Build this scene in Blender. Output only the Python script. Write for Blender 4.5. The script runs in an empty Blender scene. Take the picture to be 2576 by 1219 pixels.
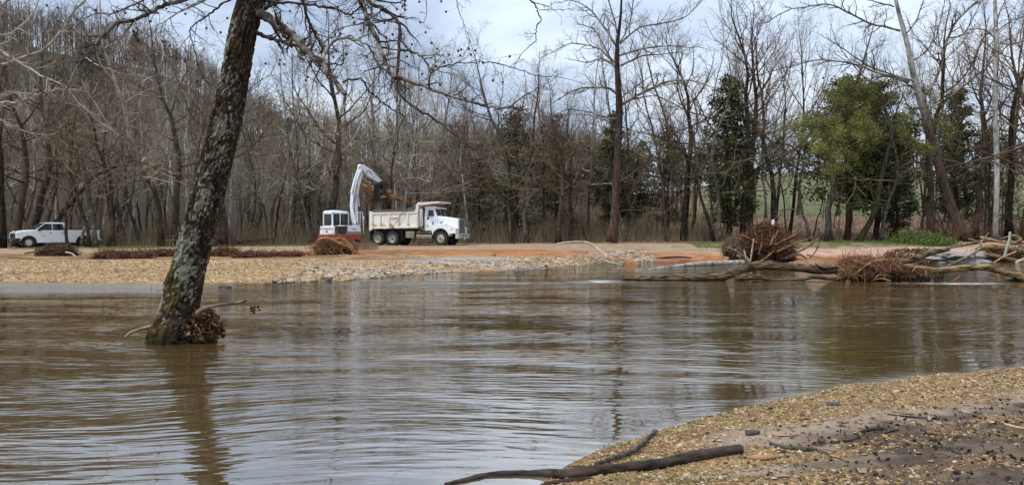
import bpy, bmesh, math, random
import numpy as np
from mathutils import Vector, Matrix, Euler

random.seed(7); rng = np.random.default_rng(7)
R = math.radians
scene = bpy.context.scene
C = scene.collection

# ------------------------------------------------------------------ camera
F = 1910.0            # focal length, in pixels of a 2576 px wide picture
CAMH = 2.0
TILT = math.atan(34.5 / F)
cam_d = bpy.data.cameras.new('camera'); cam = bpy.data.objects.new('camera', cam_d); C.objects.link(cam)
cam_d.sensor_width = 36.0; cam_d.lens = 36.0 * F / 2576.0
cam_d.clip_start = 0.1; cam_d.clip_end = 5000
cam.location = (0, 0, CAMH); cam.rotation_euler = (math.pi / 2 - TILT, 0, 0)
scene.camera = cam

# ------------------------------------------------------------------ sky and sun
w = bpy.data.worlds.new('World'); scene.world = w; w.use_nodes = True
nt = w.node_tree; nt.nodes.clear(); N = nt.nodes.new; LK = nt.links.new
SUN_EL, SUN_AZ = R(52), R(-118)      # light from the left and a little behind the camera
sky = N('ShaderNodeTexSky'); sky.sky_type = 'NISHITA'; sky.sun_disc = False
sky.sun_elevation = SUN_EL; sky.sun_rotation = SUN_AZ
bg1 = N('ShaderNodeBackground'); bg1.inputs[1].default_value = 0.07; LK(sky.outputs[0], bg1.inputs[0])
tc = N('ShaderNodeTexCoord'); mp = N('ShaderNodeMapping'); mp.inputs['Scale'].default_value = (1.0, 1.0, 3.2)
mp.inputs['Location'].default_value = (0.35, 0.1, 0.12)
LK(tc.outputs['Generated'], mp.inputs[0])
nz = N('ShaderNodeTexNoise'); nz.inputs['Scale'].default_value = 2.6; nz.inputs['Detail'].default_value = 6; nz.inputs['Roughness'].default_value = 0.5
nz.inputs['Distortion'].default_value = 0.4
LK(mp.outputs[0], nz.inputs[0])
rp = N('ShaderNodeValToRGB'); e = rp.color_ramp.elements
e[0].position = 0.36; e[0].color = (0.32, 0.39, 0.52, 1); e[1].position = 0.70; e[1].color = (0.78, 0.84, 0.91, 1)
m_ = e.new(0.52); m_.color = (0.52, 0.61, 0.75, 1)
LK(nz.outputs[0], rp.inputs[0])
sep = N('ShaderNodeSeparateXYZ'); LK(tc.outputs['Generated'], sep.inputs[0])
mr = N('ShaderNodeMapRange'); mr.inputs[1].default_value = 0.0; mr.inputs[2].default_value = 0.9
mr.inputs[3].default_value = 0.78; mr.inputs[4].default_value = 1.95      # an overcast sky is brighter overhead
LK(sep.outputs[2], mr.inputs[0])
bg2 = N('ShaderNodeBackground'); LK(rp.outputs[0], bg2.inputs[0]); LK(mr.outputs[0], bg2.inputs[1])
mx = N('ShaderNodeMixShader'); mx.inputs[0].default_value = 0.86
LK(bg1.outputs[0], mx.inputs[1]); LK(bg2.outputs[0], mx.inputs[2])
wo = N('ShaderNodeOutputWorld'); LK(mx.outputs[0], wo.inputs[0])

sd = bpy.data.lights.new('sun', 'SUN'); sd.energy = 1.5; sd.angle = R(14); sd.color = (1.0, 0.96, 0.9)
sun = bpy.data.objects.new('sun', sd); C.objects.link(sun)
sun_dir = Vector((math.sin(SUN_AZ) * math.cos(SUN_EL), math.cos(SUN_AZ) * math.cos(SUN_EL), math.sin(SUN_EL)))
sun.rotation_euler = sun_dir.to_track_quat('Z', 'Y').to_euler()

vs = scene.view_settings; vs.view_transform = 'Standard'; vs.look = 'None'; vs.gamma = 1; vs.use_curve_mapping = False
vs.exposure = 0.55
scene.render.engine = 'CYCLES'
scene.cycles.max_bounces = 6; scene.cycles.diffuse_bounces = 3; scene.cycles.glossy_bounces = 3
scene.cycles.transmission_bounces = 4; scene.cycles.transparent_max_bounces = 6
scene.cycles.caustics_reflective = False; scene.cycles.caustics_refractive = False

# ------------------------------------------------------------------ picture <-> place
COS_T, SIN_T = math.cos(TILT), math.sin(TILT)
def ray(x, y):
    a = (x - 1288.0) / F; b = -(y - 609.5) / F
    return Vector((a, COS_T + b * SIN_T, -SIN_T + b * COS_T))
def at(x, y, Y):
    d = ray(x, y); s = Y / d.y
    return Vector((d.x * s, Y, CAMH + d.z * s))
def on_z(x, y, z=0.0):
    d = ray(x, y); s = (z - CAMH) / d.z
    return Vector((d.x * s, d.y * s, z))
def hit(x, y, fn):
    d = ray(x, y); s = (0.2 - CAMH) / min(d.z, -0.004)
    for _ in range(25):
        z = float(fn(d.x * s, d.y * s)); s = 0.5 * s + 0.5 * (z - CAMH) / min(d.z, -0.004)
    return Vector((d.x * s, d.y * s, float(fn(d.x * s, d.y * s))))

# ------------------------------------------------------------------ noise (numpy)
_tab = np.random.default_rng(3).random((256, 256))
def vnoise(x, y):
    x = np.asarray(x, float); y = np.asarray(y, float)
    xi = np.floor(x).astype(int); yi = np.floor(y).astype(int); fx = x - xi; fy = y - yi
    fx = fx * fx * (3 - 2 * fx); fy = fy * fy * (3 - 2 * fy)
    a = _tab[xi & 255, yi & 255]; b = _tab[(xi + 1) & 255, yi & 255]
    c = _tab[xi & 255, (yi + 1) & 255]; d = _tab[(xi + 1) & 255, (yi + 1) & 255]
    return (a * (1 - fx) + b * fx) * (1 - fy) + (c * (1 - fx) + d * fx) * fy
def fbm(x, y, o=4, g=0.5):
    s = 0; a = 1; t = 0
    x = np.asarray(x, float); y = np.asarray(y, float)
    for i in range(o):
        s = s + a * vnoise(x * 2 ** i + 17.3 * i, y * 2 ** i + 9.1 * i); t += a; a *= g
    return s / t
def sst(a, b, x):
    t = np.clip((np.asarray(x, float) - a) / (b - a), 0, 1); return t * t * (3 - 2 * t)

# ------------------------------------------------------------------ the lie of the land
_sp = [(0, 712), (350, 714), (700, 711), (880, 705), (1000, 693), (1150, 685), (1300, 678), (1400, 672), (1500, 664),
       (1650, 656), (1850, 653), (2000, 652), (2250, 653), (2400, 657), (2576, 653)]
_s = [on_z(*p) for p in _sp]
SX = np.array([-400, -60] + [p.x for p in _s] + [60, 400]); SY = np.array([25, 27] + [p.y for p in _s] + [52, 60])
def shore(X): return np.interp(X, SX, SY) + 0.5 * (fbm(np.asarray(X) * 0.6, 3.0, 3) - 0.5)
def far_z(X, Y):
    X = np.asarray(X, float); Y = np.asarray(Y, float)
    P = np.interp(X, [-60, -40, -30, -7, 5, 30, 80], [0.4, 0.42, 0.48, 0.70, 0.8, 0.95, 1.2])
    ys = shore(X); s = Y - ys
    t = np.clip(s / np.maximum(56 - ys, 5), 0, 1)
    z = P * t ** 0.8 + (fbm(X * 0.5, Y * 0.5, 3) - 0.5) * 0.10 * sst(0, 3, s) * (1 - 0.7 * sst(48, 52, Y) * (1 - sst(60, 63, Y)))
    z = z + 0.05 * np.tanh(s)                                # small lip at the water
    z = np.where(s < 0, np.maximum(-1.2, s * 0.12 - 0.02), z)
    ratio = X / np.maximum(Y, 1)
    z = z + 2.5 * sst(59, 92, Y) * sst(-0.3, 0.2, ratio) + 0.8 * sst(60, 95, Y) * (1 - sst(-0.3, 0.2, ratio))
    fld = 0.118 * np.clip(Y - 92, 0, 130) * sst(0.12, 0.42, ratio) + 0.06 * np.clip(Y - 92, 0, 130) * (1 - sst(0.12, 0.42, ratio)) * sst(-0.1, 0.1, ratio)
    px = 1288 + ratio * F
    top = np.interp(px, [-900, -300, 0, 300, 500, 600, 700, 850, 1000, 1200, 1400, 1600], [72, 62, 58, 50, 42, 33, 26, 22, 20, 17, 10, 0])
    hill = top * sst(85, 235, Y) * (0.93 + 0.14 * fbm(X * 0.03, Y * 0.03, 3))
    z = z + fld + hill
    z = z + (fbm(X * 0.12, Y * 0.12, 3) - 0.5) * 0.5 * sst(62, 75, Y)
    return z
_np = [(1430, 1165), (1520, 1125), (1640, 1090), (1750, 1055), (1850, 1030), (1970, 1005), (2100, 975), (2250, 955), (2400, 938), (2576, 925)]
_n = [on_z(*p) for p in _np]
NX = np.array([-200, -15, -5, -1.5, 0.25] + [p.x for p in _n] + [12, 30, 200]); NY = np.array([-20, -3, 1, 3.5, 5.93] + [p.y for p in _n] + [12.2, 15, 25])
def near_s(X, Y):
    X = np.asarray(X, float); Y = np.asarray(Y, float)
    return (np.interp(X, NX, NY) + 0.22 * (fbm(X * 2.2, 5.0, 3) - 0.5) - Y) * 0.8
def near_z(X, Y):
    s = near_s(X, Y)
    z = np.where(s > 0, 0.004 + 0.055 * s / (1 + 0.06 * np.maximum(s, 0)), np.maximum(-1.2, 0.08 * s))
    return z + (fbm(X * 1.3, Y * 1.3, 4) - 0.5) * 0.07 * sst(0.1, 1.2, s) + (fbm(np.asarray(X) * 9, np.asarray(Y) * 9, 3) - 0.5) * 0.012

# ------------------------------------------------------------------ objects and tags
def tag(o, label=None, cat=None, group=None, kind=None):
    if label: o['label'] = label
    if cat: o['category'] = cat
    if group: o['group'] = group
    if kind: o['kind'] = kind
    return o
def link(name, me, parent=None, mat=None):
    o = bpy.data.objects.new(name, me); C.objects.link(o)
    if parent: o.parent = parent
    if mat and me and not me.materials: me.materials.append(mat)
    return o
def empty(name, loc=(0, 0, 0), rz=0, label=None, cat=None, group=None):
    o = bpy.data.objects.new(name, None); C.objects.link(o); o.location = loc; o.rotation_euler = (0, 0, rz)
    o.empty_display_size = 0.2
    return tag(o, label, cat, group)

class MB:
    """collects tubes, triangles and quads; builds them as one mesh"""
    def __init__(s): s.t = {}; s.v = []; s.f3 = []; s.f4 = []; s.n = 0
    def tube(s, pts, rad, k=5): s.t.setdefault((len(pts), k), []).append((pts, rad))
    def raw(s, v, f3=None, f4=None):
        v = np.asarray(v, float).reshape(-1, 3)
        if f3 is not None and len(f3): s.f3.append(np.asarray(f3, int) + s.n)
        if f4 is not None and len(f4): s.f4.append(np.asarray(f4, int) + s.n)
        s.v.append(v); s.n += len(v)
    def _flush(s):
        for (n, k), L in s.t.items():
            P = np.array([[tuple(p) for p in a] for a, _ in L], float); Rd = np.array([b for _, b in L], float)
            M = len(L); T = np.gradient(P, axis=1); T /= np.linalg.norm(T, axis=2, keepdims=True) + 1e-9
            mean = np.abs(P[:, -1] - P[:, 0]); ref = np.eye(3)[np.argmin(mean, axis=1)][:, None, :]
            U = np.cross(T, np.broadcast_to(ref, T.shape)); U /= np.linalg.norm(U, axis=2, keepdims=True) + 1e-9
            V = np.cross(T, U); th = np.arange(k) * 2 * np.pi / k
            ring = P[:, :, None, :] + Rd[:, :, None, None] * (np.cos(th)[None, None, :, None] * U[:, :, None, :] + np.sin(th)[None, None, :, None] * V[:, :, None, :])
            base = (np.arange(M) * n * k)[:, None, None]; i = np.arange(n - 1)[None, :, None] * k; j = np.arange(k)[None, None, :]; j2 = (j + 1) % k
            q = np.stack([base + i + j, base + i + j2, base + i + k + j2, base + i + k + j], -1).reshape(-1, 4)
            f3 = []
            f4 = [q]
            if k >= 4:
                cap = np.arange(k)
                for e0, rev in ((0, True), (n - 1, False)):
                    for c in range(1, k - 1):
                        a = base[:, 0, 0] + e0 * k
                        tri = np.stack([a, a + c, a + c + 1], -1)
                        f3.append(tri[:, ::-1] if rev else tri)
            s.raw(ring.reshape(-1, 3), np.concatenate(f3) if f3 else None, np.concatenate(f4))
        s.t = {}
    def mesh(s, name, smooth=True):
        s._flush()
        me = bpy.data.meshes.new(name)
        if not s.v: return me
        v = np.concatenate(s.v)
        f3 = np.concatenate(s.f3) if s.f3 else np.zeros((0, 3), int); f4 = np.concatenate(s.f4) if s.f4 else np.zeros((0, 4), int)
        me.vertices.add(len(v)); me.vertices.foreach_set('co', v.astype(np.float32).ravel())
        idx = np.concatenate([f3.ravel(), f4.ravel()]); me.loops.add(len(idx)); me.loops.foreach_set('vertex_index', idx.astype(np.int32))
        nf = len(f3) + len(f4); me.polygons.add(nf)
        stt = np.concatenate([np.arange(len(f3)) * 3, len(f3) * 3 + np.arange(len(f4)) * 4])
        me.polygons.foreach_set('loop_start', stt.astype(np.int32))
        me.polygons.foreach_set('use_smooth', np.full(nf, smooth)); me.update(calc_edges=True)
        return me
    def build(s, name, mat, parent=None, smooth=True): return link(name, s.mesh(name, smooth), parent, mat)

def bez(pts, n):
    """resample a polyline smoothly (Catmull-Rom) to n points"""
    P = [Vector(p) for p in pts]
    if len(P) < 3: return [P[0].lerp(P[-1], i / (n - 1)) for i in range(n)]
    out = []
    m = len(P) - 1
    for i in range(n):
        u = i / (n - 1) * m; k = min(int(u), m - 1); t = u - k
        a, b, c, d = P[max(k - 1, 0)], P[k], P[k + 1], P[min(k + 2, m)]
        out.append(0.5 * ((2 * b) + (c - a) * t + (2 * a - 5 * b + 4 * c - d) * t * t + (3 * b - a - 3 * c + d) * t ** 3))
    return out

# ------------------------------------------------------------------ materials
def mat_new(name):
    m = bpy.data.materials.new(name); m.use_nodes = True; nt = m.node_tree
    b = nt.nodes['Principled BSDF']; return m, nt, b
def rgba(c): return (c[0], c[1], c[2], 1)
def noise_mat(name, c1, c2, scale=5, rough=0.8, stretch=(1, 1, 1), bump=0.3, dist=0.02, c3=None, contrast=(0.35, 0.65), detail=5, spec=0.08, metallic=0, rand=0.0, coord='Object'):
    m, nt, b = mat_new(name); N = nt.nodes.new; L = nt.links.new
    tc = N('ShaderNodeTexCoord'); mp = N('ShaderNodeMapping'); mp.inputs['Scale'].default_value = stretch
    L(tc.outputs[coord], mp.inputs[0])
    nz = N('ShaderNodeTexNoise'); nz.inputs['Scale'].default_value = scale; nz.inputs['Detail'].default_value = detail
    L(mp.outputs[0], nz.inputs[0])
    rp = N('ShaderNodeValToRGB'); e = rp.color_ramp.elements; e[0].position, e[1].position = contrast; e[0].color = rgba(c1); e[1].color = rgba(c2)
    if c3: x = e.new(sum(contrast) / 2); x.color = rgba(c3)
    L(nz.outputs[0], rp.inputs[0]); col = rp.outputs[0]
    if rand:
        oi = N('ShaderNodeObjectInfo'); mr = N('ShaderNodeMapRange'); mr.inputs[3].default_value = 1 - rand; mr.inputs[4].default_value = 1 + rand
        L(oi.outputs['Random'], mr.inputs[0]); hv = N('ShaderNodeHueSaturation'); L(mr.outputs[0], hv.inputs['Value']); L(col, hv.inputs['Color']); col = hv.outputs[0]
    L(col, b.inputs['Base Color']); b.inputs['Roughness'].default_value = rough; b.inputs['Specular IOR Level'].default_value = spec; b.inputs['Metallic'].default_value = metallic
    if bump:
        bp = N('ShaderNodeBump'); bp.inputs['Strength'].default_value = bump; bp.inputs['Distance'].default_value = dist
        L(nz.outputs[0], bp.inputs['Height']); L(bp.outputs[0], b.inputs['Normal'])
    return m
def island_mat(name, cols, rough=0.8, spec=0.1, transl=0.0):
    """loose pieces, each its own colour"""
    m, nt, b = mat_new(name); N = nt.nodes.new; L = nt.links.new
    g = N('ShaderNodeNewGeometry'); rp = N('ShaderNodeValToRGB'); e = rp.color_ramp.elements
    n = len(cols); e[0].position = 0; e[0].color = rgba(cols[0]); e[1].position = 1; e[1].color = rgba(cols[-1])
    for i in range(1, n - 1): x = e.new(i / (n - 1)); x.color = rgba(cols[i])
    L(g.outputs['Random Per Island'], rp.inputs[0]); L(rp.outputs[0], b.inputs['Base Color'])
    b.inputs['Roughness'].default_value = rough; b.inputs['Specular IOR Level'].default_value = spec
    return m
def plain(name, c, rough=0.5, metallic=0.0, spec=0.5, coat=0.0, dirt=0.12):
    """painted or moulded surface with slight unevenness"""
    m, nt, b = mat_new(name); N = nt.nodes.new; L = nt.links.new
    tc = N('ShaderNodeTexCoord'); nz = N('ShaderNodeTexNoise'); nz.inputs['Scale'].default_value = 2.5; nz.inputs['Detail'].default_value = 6
    L(tc.outputs['Object'], nz.inputs[0])
    rp = N('ShaderNodeValToRGB'); e = rp.color_ramp.elements; e[0].position = 0.35; e[1].position = 0.6
    d = [c[i] * (1 - dirt) + (0.20, 0.15, 0.09)[i] * dirt for i in range(3)]
    e[0].color = rgba(d); e[1].color = rgba(c); L(nz.outputs[0], rp.inputs[0]); L(rp.outputs[0], b.inputs['Base Color'])
    b.inputs['Roughness'].default_value = rough; b.inputs['Metallic'].default_value = metallic; b.inputs['Specular IOR Level'].default_value = spec
    b.inputs['Coat Weight'].default_value = coat; b.inputs['Coat Roughness'].default_value = 0.08
    return m
def trunk_mat(name, low, high, spot, z0, z1, scale=6, bump=0.6):
    """bark: one colour low on the trunk, another above z1, lichen / peeled patches"""
    m, nt, b = mat_new(name); N = nt.nodes.new; L = nt.links.new
    tc = N('ShaderNodeTexCoord'); mp = N('ShaderNodeMapping'); mp.inputs['Scale'].default_value = (1, 1, 0.25); L(tc.outputs['Object'], mp.inputs[0])
    nz = N('ShaderNodeTexNoise'); nz.inputs['Scale'].default_value = scale; nz.inputs['Detail'].default_value = 6; L(mp.outputs[0], nz.inputs[0])
    sx = N('ShaderNodeSeparateXYZ'); L(tc.outputs['Object'], sx.inputs[0])
    n2 = N('ShaderNodeTexNoise'); n2.inputs['Scale'].default_value = 2.2; n2.inputs['Detail'].default_value = 4; L(tc.outputs['Object'], n2.inputs[0])
    ad = N('ShaderNodeMath'); ad.operation = 'MULTIPLY_ADD'; ad.inputs[1].default_value = (z1 - z0) * 1.4; L(n2.outputs[0], ad.inputs[0]); L(sx.outputs[2], ad.inputs[2])
    mr = N('ShaderNodeMapRange'); mr.inputs[1].default_value = z0 + (z1 - z0) * 0.7; mr.inputs[2].default_value = z1 + (z1 - z0) * 0.7; L(ad.outputs[0], mr.inputs[0])
    m1 = N('ShaderNodeMix'); m1.data_type = 'RGBA'; m1.inputs[6].default_value = rgba(low); m1.inputs[7].default_value = rgba(high); L(mr.outputs[0], m1.inputs[0])
    r2 = N('ShaderNodeValToRGB'); r2.color_ramp.elements[0].position = 0.56; r2.color_ramp.elements[1].position = 0.62; L(n2.outputs[0], r2.inputs[0])
    f2 = N('ShaderNodeMath'); f2.operation = 'MULTIPLY'; f2.inputs[1].default_value = 0.6; L(r2.outputs[0], f2.inputs[0])
    m2 = N('ShaderNodeMix'); m2.data_type = 'RGBA'; m2.inputs[7].default_value = rgba(spot); L(f2.outputs[0], m2.inputs[0]); L(m1.outputs[2], m2.inputs[6])
    m3 = N('ShaderNodeMix'); m3.data_type = 'RGBA'; m3.blend_type = 'MULTIPLY'; m3.inputs[0].default_value = 0.75
    r3 = N('ShaderNodeValToRGB'); r3.color_ramp.elements[0].position = 0.38; r3.color_ramp.elements[0].color = (0.35, 0.33, 0.3, 1); r3.color_ramp.elements[1].position = 0.6
    L(nz.outputs[0], r3.inputs[0]); L(m2.outputs[2], m3.inputs[6]); L(r3.outputs[0], m3.inputs[7]); L(m3.outputs[2], b.inputs['Base Color'])
    b.inputs['Roughness'].default_value = 0.95; b.inputs['Specular IOR Level'].default_value = 0.06
    bp = N('ShaderNodeBump'); bp.inputs['Strength'].default_value = bump; bp.inputs['Distance'].default_value = 0.03; L(nz.outputs[0], bp.inputs['Height']); L(bp.outputs[0], b.inputs['Normal'])
    return m

# ================================================================== GROUND
def axis(segs):
    out = []
    for a, b, d in segs: out += list(np.arange(a, b, d))
    return np.array(out + [segs[-1][1]])
def grid_mesh(name, xs, ys, zf):
    X, Y = np.meshgrid(xs, ys); Z = zf(X, Y); v = np.stack([X, Y, Z], -1).reshape(-1, 3)
    nx = len(xs); i, j = np.meshgrid(np.arange(nx - 1), np.arange(len(ys) - 1)); a = (j * nx + i).ravel()
    mb = MB(); mb.raw(v, None, np.stack([a, a + 1, a + nx + 1, a + nx], -1)); return mb.mesh(name), X.ravel(), Y.ravel()
def set_color(me, name, col):
    at_ = me.color_attributes.new(name, 'FLOAT_COLOR', 'POINT'); c = np.ones((len(col), 4), np.float32); c[:, :3] = col; at_.data.foreach_set('color', c.ravel())
def set_float(me, name, val):
    a = me.attributes.new(name, 'FLOAT', 'POINT'); a.data.foreach_set('value', np.asarray(val, np.float32))
def blend(c, col, m): return c * (1 - m[:, None]) + np.array(col)[None, :] * m[:, None]

xs = axis([(-1500, -300, 100), (-300, -90, 7), (-90, -48, 1.2), (-48, 46, 0.3), (46, 110, 1.2), (110, 300, 7), (300, 1500, 100)])
ys = axis([(-60, 24, 7), (24, 66, 0.25), (66, 110, 1.2), (110, 330, 5), (330, 2500, 120)])
me, GX, GY = grid_mesh('ground', xs, ys, far_z)
GS = GY - shore(GX); n1 = fbm(GX * 0.35, GY * 0.8, 4); n2 = fbm(GX * 1.1 + 40, GY * 1.6, 4); ratio = GX / np.maximum(GY, 1)
col = np.tile(np.array([0.33, 0.215, 0.105]), (len(GX), 1))                                    # gravel bar
col = blend(col, (0.38, 0.25, 0.125), sst(0.45, 0.6, n1) * 0.8)
col = blend(col, (0.32, 0.285, 0.255), sst(0.50, 0.56, fbm(GX * 0.16 + 0.25 * GY, GY * 0.55, 3)) * sst(-12, -6, GX) * (1 - sst(9, 13, GX)) * (1 - sst(8, 11, GS)))   # grey silt
col = blend(col, (0.13, 0.085, 0.055), (1 - sst(0.0, 0.35, GS)) * 0.7)                        # wet edge
col = blend(col, (0.37, 0.26, 0.165), sst(48.5, 51, GY + 2 * (n1 - 0.5)) * (1 - sst(-2, 0, -GS)))   # dirt road
band = sst(43.5, 45.5, GY + 3 * (n1 - 0.5)) * (1 - sst(49.0, 51.5, GY + 3 * (n2 - 0.5))) * sst(-17, -11, GX)
col = blend(col, (0.42, 0.15, 0.05), band * (0.65 + 0.35 * sst(0.4, 0.6, n2)))               # orange subsoil
col = blend(col, (0.20, 0.085, 0.04), band * sst(0.55, 0.66, n2) * 0.7)
brown = sst(38.5, 41, GY + 3 * (n1 - 0.5)) * (1 - sst(46.5, 49, GY + 3 * (n2 - 0.5))) * (1 - sst(-7, -3, GX))
col = blend(col, (0.17, 0.09, 0.045), brown * sst(0.36, 0.52, n2) * 0.85)
col = blend(col, (0.52, 0.33, 0.24), sst(12, 17, GX) * (1 - sst(53, 55, GY)) * sst(0.4, 1.5, GS) * 0.85)   # pink sand
for k_, (yc, am, ph) in enumerate([(50.2, .5, 0.2), (51.9, .5, 0.3), (47.6, .7, 1.5), (49.2, .7, 1.6), (53.6, .3, 0.5)]):
    col = blend(col, (0.16, 0.085, 0.045) if k_ in (2, 3) else (0.22, 0.145, 0.09), np.exp(-((GY - yc - am * np.sin(GX * 0.13 + ph)) / 0.24) ** 2) * sst(.35, .55, n2) * 0.75 * (GX < 20))   # tyre ruts
g1 = sst(52.8, 53.6, GY + 1.5 * (n2 - 0.5)) * sst(13, 16, GX) * (1 - sst(57, 59, GY)) * (1 - sst(30, 34, GX))
g2 = sst(58.5, 60, GY + 2 * (n2 - 0.5)) * (1 - sst(63, 66, GY)) * sst(-24, -20, GX) * (1 - sst(-14, -11, GX))
g3 = sst(55, 56.5, GY) * (1 - sst(60, 62, GY)) * (1 - sst(-28, -26, GX)) * sst(-35.5, -34, GX)
gm = np.clip(g1 + g2 + g3, 0, 1)
litter = sst(58.5, 60.5, GY + 2.5 * (n1 - 0.5)) * sst(-5, 0, GX) + sst(61, 64, GY + 2 * (n1 - 0.5)) * (1 - sst(-5, 0, GX))
litter = np.clip(litter + sst(56.5, 57.5, GY + 1.5 * (n2 - 0.5)) * sst(12, 16, GX), 0, 1)
col = blend(col, (0.25, 0.155, 0.105), litter)
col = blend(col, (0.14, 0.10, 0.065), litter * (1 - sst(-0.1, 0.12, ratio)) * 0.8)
col = blend(col, (0.12, 0.15, 0.045), gm * sst(0.40, 0.56, fbm(GX * 1.3, GY * 2.2, 3)) * 0.9)
field = sst(84, 92, GY + 8 * (n1 - 0.5)) * sst(0.19, 0.30, ratio + 0.05 * (n2 - 0.5))
col = blend(col, (0.125, 0.14, 0.06), field); col = blend(col, (0.19, 0.165, 0.09), field * sst(0.45, 0.65, fbm(GX * 0.05, GY * 0.1, 3)) * 0.6)
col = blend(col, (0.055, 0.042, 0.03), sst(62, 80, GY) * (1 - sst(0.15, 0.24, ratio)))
col = blend(col, (0.34, 0.30, 0.24), sst(82, 83, GY) * (1 - sst(86, 87, GY)) * sst(-30, -27, GX) * (1 - sst(-4, 0, GX)))   # lane behind the trees
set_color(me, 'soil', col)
def soil_mat(name, fine=14, bump=0.5, dist=0.04, wet=None):
    m, nt, b = mat_new(name); N = nt.nodes.new; L = nt.links.new
    a = N('ShaderNodeVertexColor'); a.layer_name = 'soil'; tc = N('ShaderNodeTexCoord')
    n = N('ShaderNodeTexNoise'); n.inputs['Scale'].default_value = fine; n.inputs['Detail'].default_value = 6; n.inputs['Roughness'].default_value = 0.7; L(tc.outputs['Object'], n.inputs[0])
    n_ = N('ShaderNodeTexNoise'); n_.inputs['Scale'].default_value = fine * 0.12; n_.inputs['Detail'].default_value = 5; L(tc.outputs['Object'], n_.inputs[0])
    vo = N('ShaderNodeTexVoronoi'); vo.inputs['Scale'].default_value = fine * 0.8; L(tc.outputs['Object'], vo.inputs[0])
    r = N('ShaderNodeMapRange'); r.inputs[1].default_value = 0.3; r.inputs[2].default_value = 0.7; r.inputs[3].default_value = 0.55; r.inputs[4].default_value = 1.35; L(n.outputs[0], r.inputs[0])
    r2 = N('ShaderNodeMapRange'); r2.inputs[1].default_value = 0.3; r2.inputs[2].default_value = 0.7; r2.inputs[3].default_value = 0.78; r2.inputs[4].default_value = 1.2; L(n_.outputs[0], r2.inputs[0])
    mu = N('ShaderNodeMath'); mu.operation = 'MULTIPLY'; L(r.outputs[0], mu.inputs[0]); L(r2.outputs[0], mu.inputs[1])
    h = N('ShaderNodeHueSaturation'); L(a.outputs[0], h.inputs['Color']); L(mu.outputs[0], h.inputs['Value']); L(h.outputs[0], b.inputs['Base Color'])
    b.inputs['Roughness'].default_value = 0.9; b.inputs['Specular IOR Level'].default_value = 0.1
    bp = N('ShaderNodeBump'); bp.inputs['Strength'].default_value = bump; bp.inputs['Distance'].default_value = dist
    ad = N('ShaderNodeMath'); ad.operation = 'SUBTRACT'; L(n.outputs[0], ad.inputs[0]); L(vo.outputs[0], ad.inputs[1]); L(ad.outputs[0], bp.inputs['Height']); L(bp.outputs[0], b.inputs['Normal'])
    if wet:
        w_ = N('ShaderNodeAttribute'); w_.attribute_name = wet; rr = N('ShaderNodeMapRange'); rr.inputs[3].default_value = 0.9; rr.inputs[4].default_value = 0.45
        L(w_.outputs['Fac'], rr.inputs[0]); L(rr.outputs[0], b.inputs['Roughness'])
    return m
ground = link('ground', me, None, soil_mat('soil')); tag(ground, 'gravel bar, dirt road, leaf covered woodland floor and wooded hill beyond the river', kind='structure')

# near bank, under the photographer
xs = axis([(-120, -6, 4), (-6, -1, 0.25), (-1, 9, 0.035), (9, 14, 0.25), (14, 120, 5)])
ys = axis([(-60, 2, 2.0), (2, 4.5, 0.25), (4.5, 11.6, 0.035), (11.6, 30, 1.2)])
me, BX, BY = grid_mesh('near_bank', xs, ys, near_z)
bs = near_s(BX, BY); n1 = fbm(BX * 1.1 + 9, BY * 2.6, 4); n2 = fbm(BX * 5, BY * 7, 4)
def pxy(X, Y): return 1288 + X / np.maximum(Y, 0.5) * F, 575 + (CAMH - 0.1) / np.maximum(Y, 0.5) * F
PX, PY = pxy(BX, BY)
def silt_mask(X, Y):
    PX, PY = pxy(X, Y); n = fbm(np.asarray(X) * 1.1 + 9, np.asarray(Y) * 2.6, 4) - 0.5
    line1 = 1085 - (PX - 1900) * 0.11            # upper silt tongue rising to the right
    m = np.exp(-((PY - line1 - 60 * n) / 26) ** 2) * sst(1700, 1900, PX)
    m = np.maximum(m, np.exp(-((PY - 1185 + (PX - 1800) * 0.06 - 70 * n) / 16) ** 2) * sst(1580, 1700, PX))
    m = np.maximum(m, sst(0.04, 0.16, n) * sst(1050, 1120, PY) * sst(1900, 2200, PX))
    return np.clip(m * 1.25, 0, 1)
def mud_mask(X, Y):
    PX, PY = pxy(X, Y); n = fbm(np.asarray(X) * 1.6, np.asarray(Y) * 3.1 + 5, 4) - 0.5; base_ = 0.9 * sst(1960, 2250, PX + 200 * n) * sst(1040, 1100, PY + (PX - 2200) * 0.10 + 60 * n)
    line = 1118 - (PX - 1960) * 0.145
    m = np.exp(-((PY - line - 70 * n) / 24) ** 2) * sst(1930, 2080, PX) * sst(-0.14, 0.02, n + 0.04)
    m = np.maximum(m, sst(0.0, 0.14, -n) * sst(1110, 1170, PY) * sst(1900, 2150, PX) * 0.75)
    return np.clip(np.maximum(m, base_), 0, 1)
sm = silt_mask(BX, BY); mm = mud_mask(BX, BY)
col = np.tile(np.array([0.17, 0.11, 0.055]), (len(BX), 1)); col = blend(col, (0.24, 0.16, 0.08), sst(0.45, 0.6, n1))
col = blend(col, (0.29, 0.215, 0.155), sm); col = blend(col, (0.105, 0.07, 0.045), mm * 0.9); col = blend(col, (0.05, 0.034, 0.024), mm * sst(0.48, 0.6, fbm(BX * 3.2, BY * 5.5, 4)) * 0.7)
col = blend(col, (0.15, 0.11, 0.07), (1 - sst(0.0, 0.12, bs)) * 0.8)
set_color(me, 'soil', col); set_float(me, 'wet', np.clip(mm * 0.4 + sm * 0.1 + (1 - sst(0, 0.15, bs)), 0, 1))
near_bank = link('near_bank', me, None, soil_mat('bank_soil', 42, 0.6, 0.012, 'wet')); tag(near_bank, 'near bank of small tan gravel, pale silt and dark mud', kind='structure')

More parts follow.
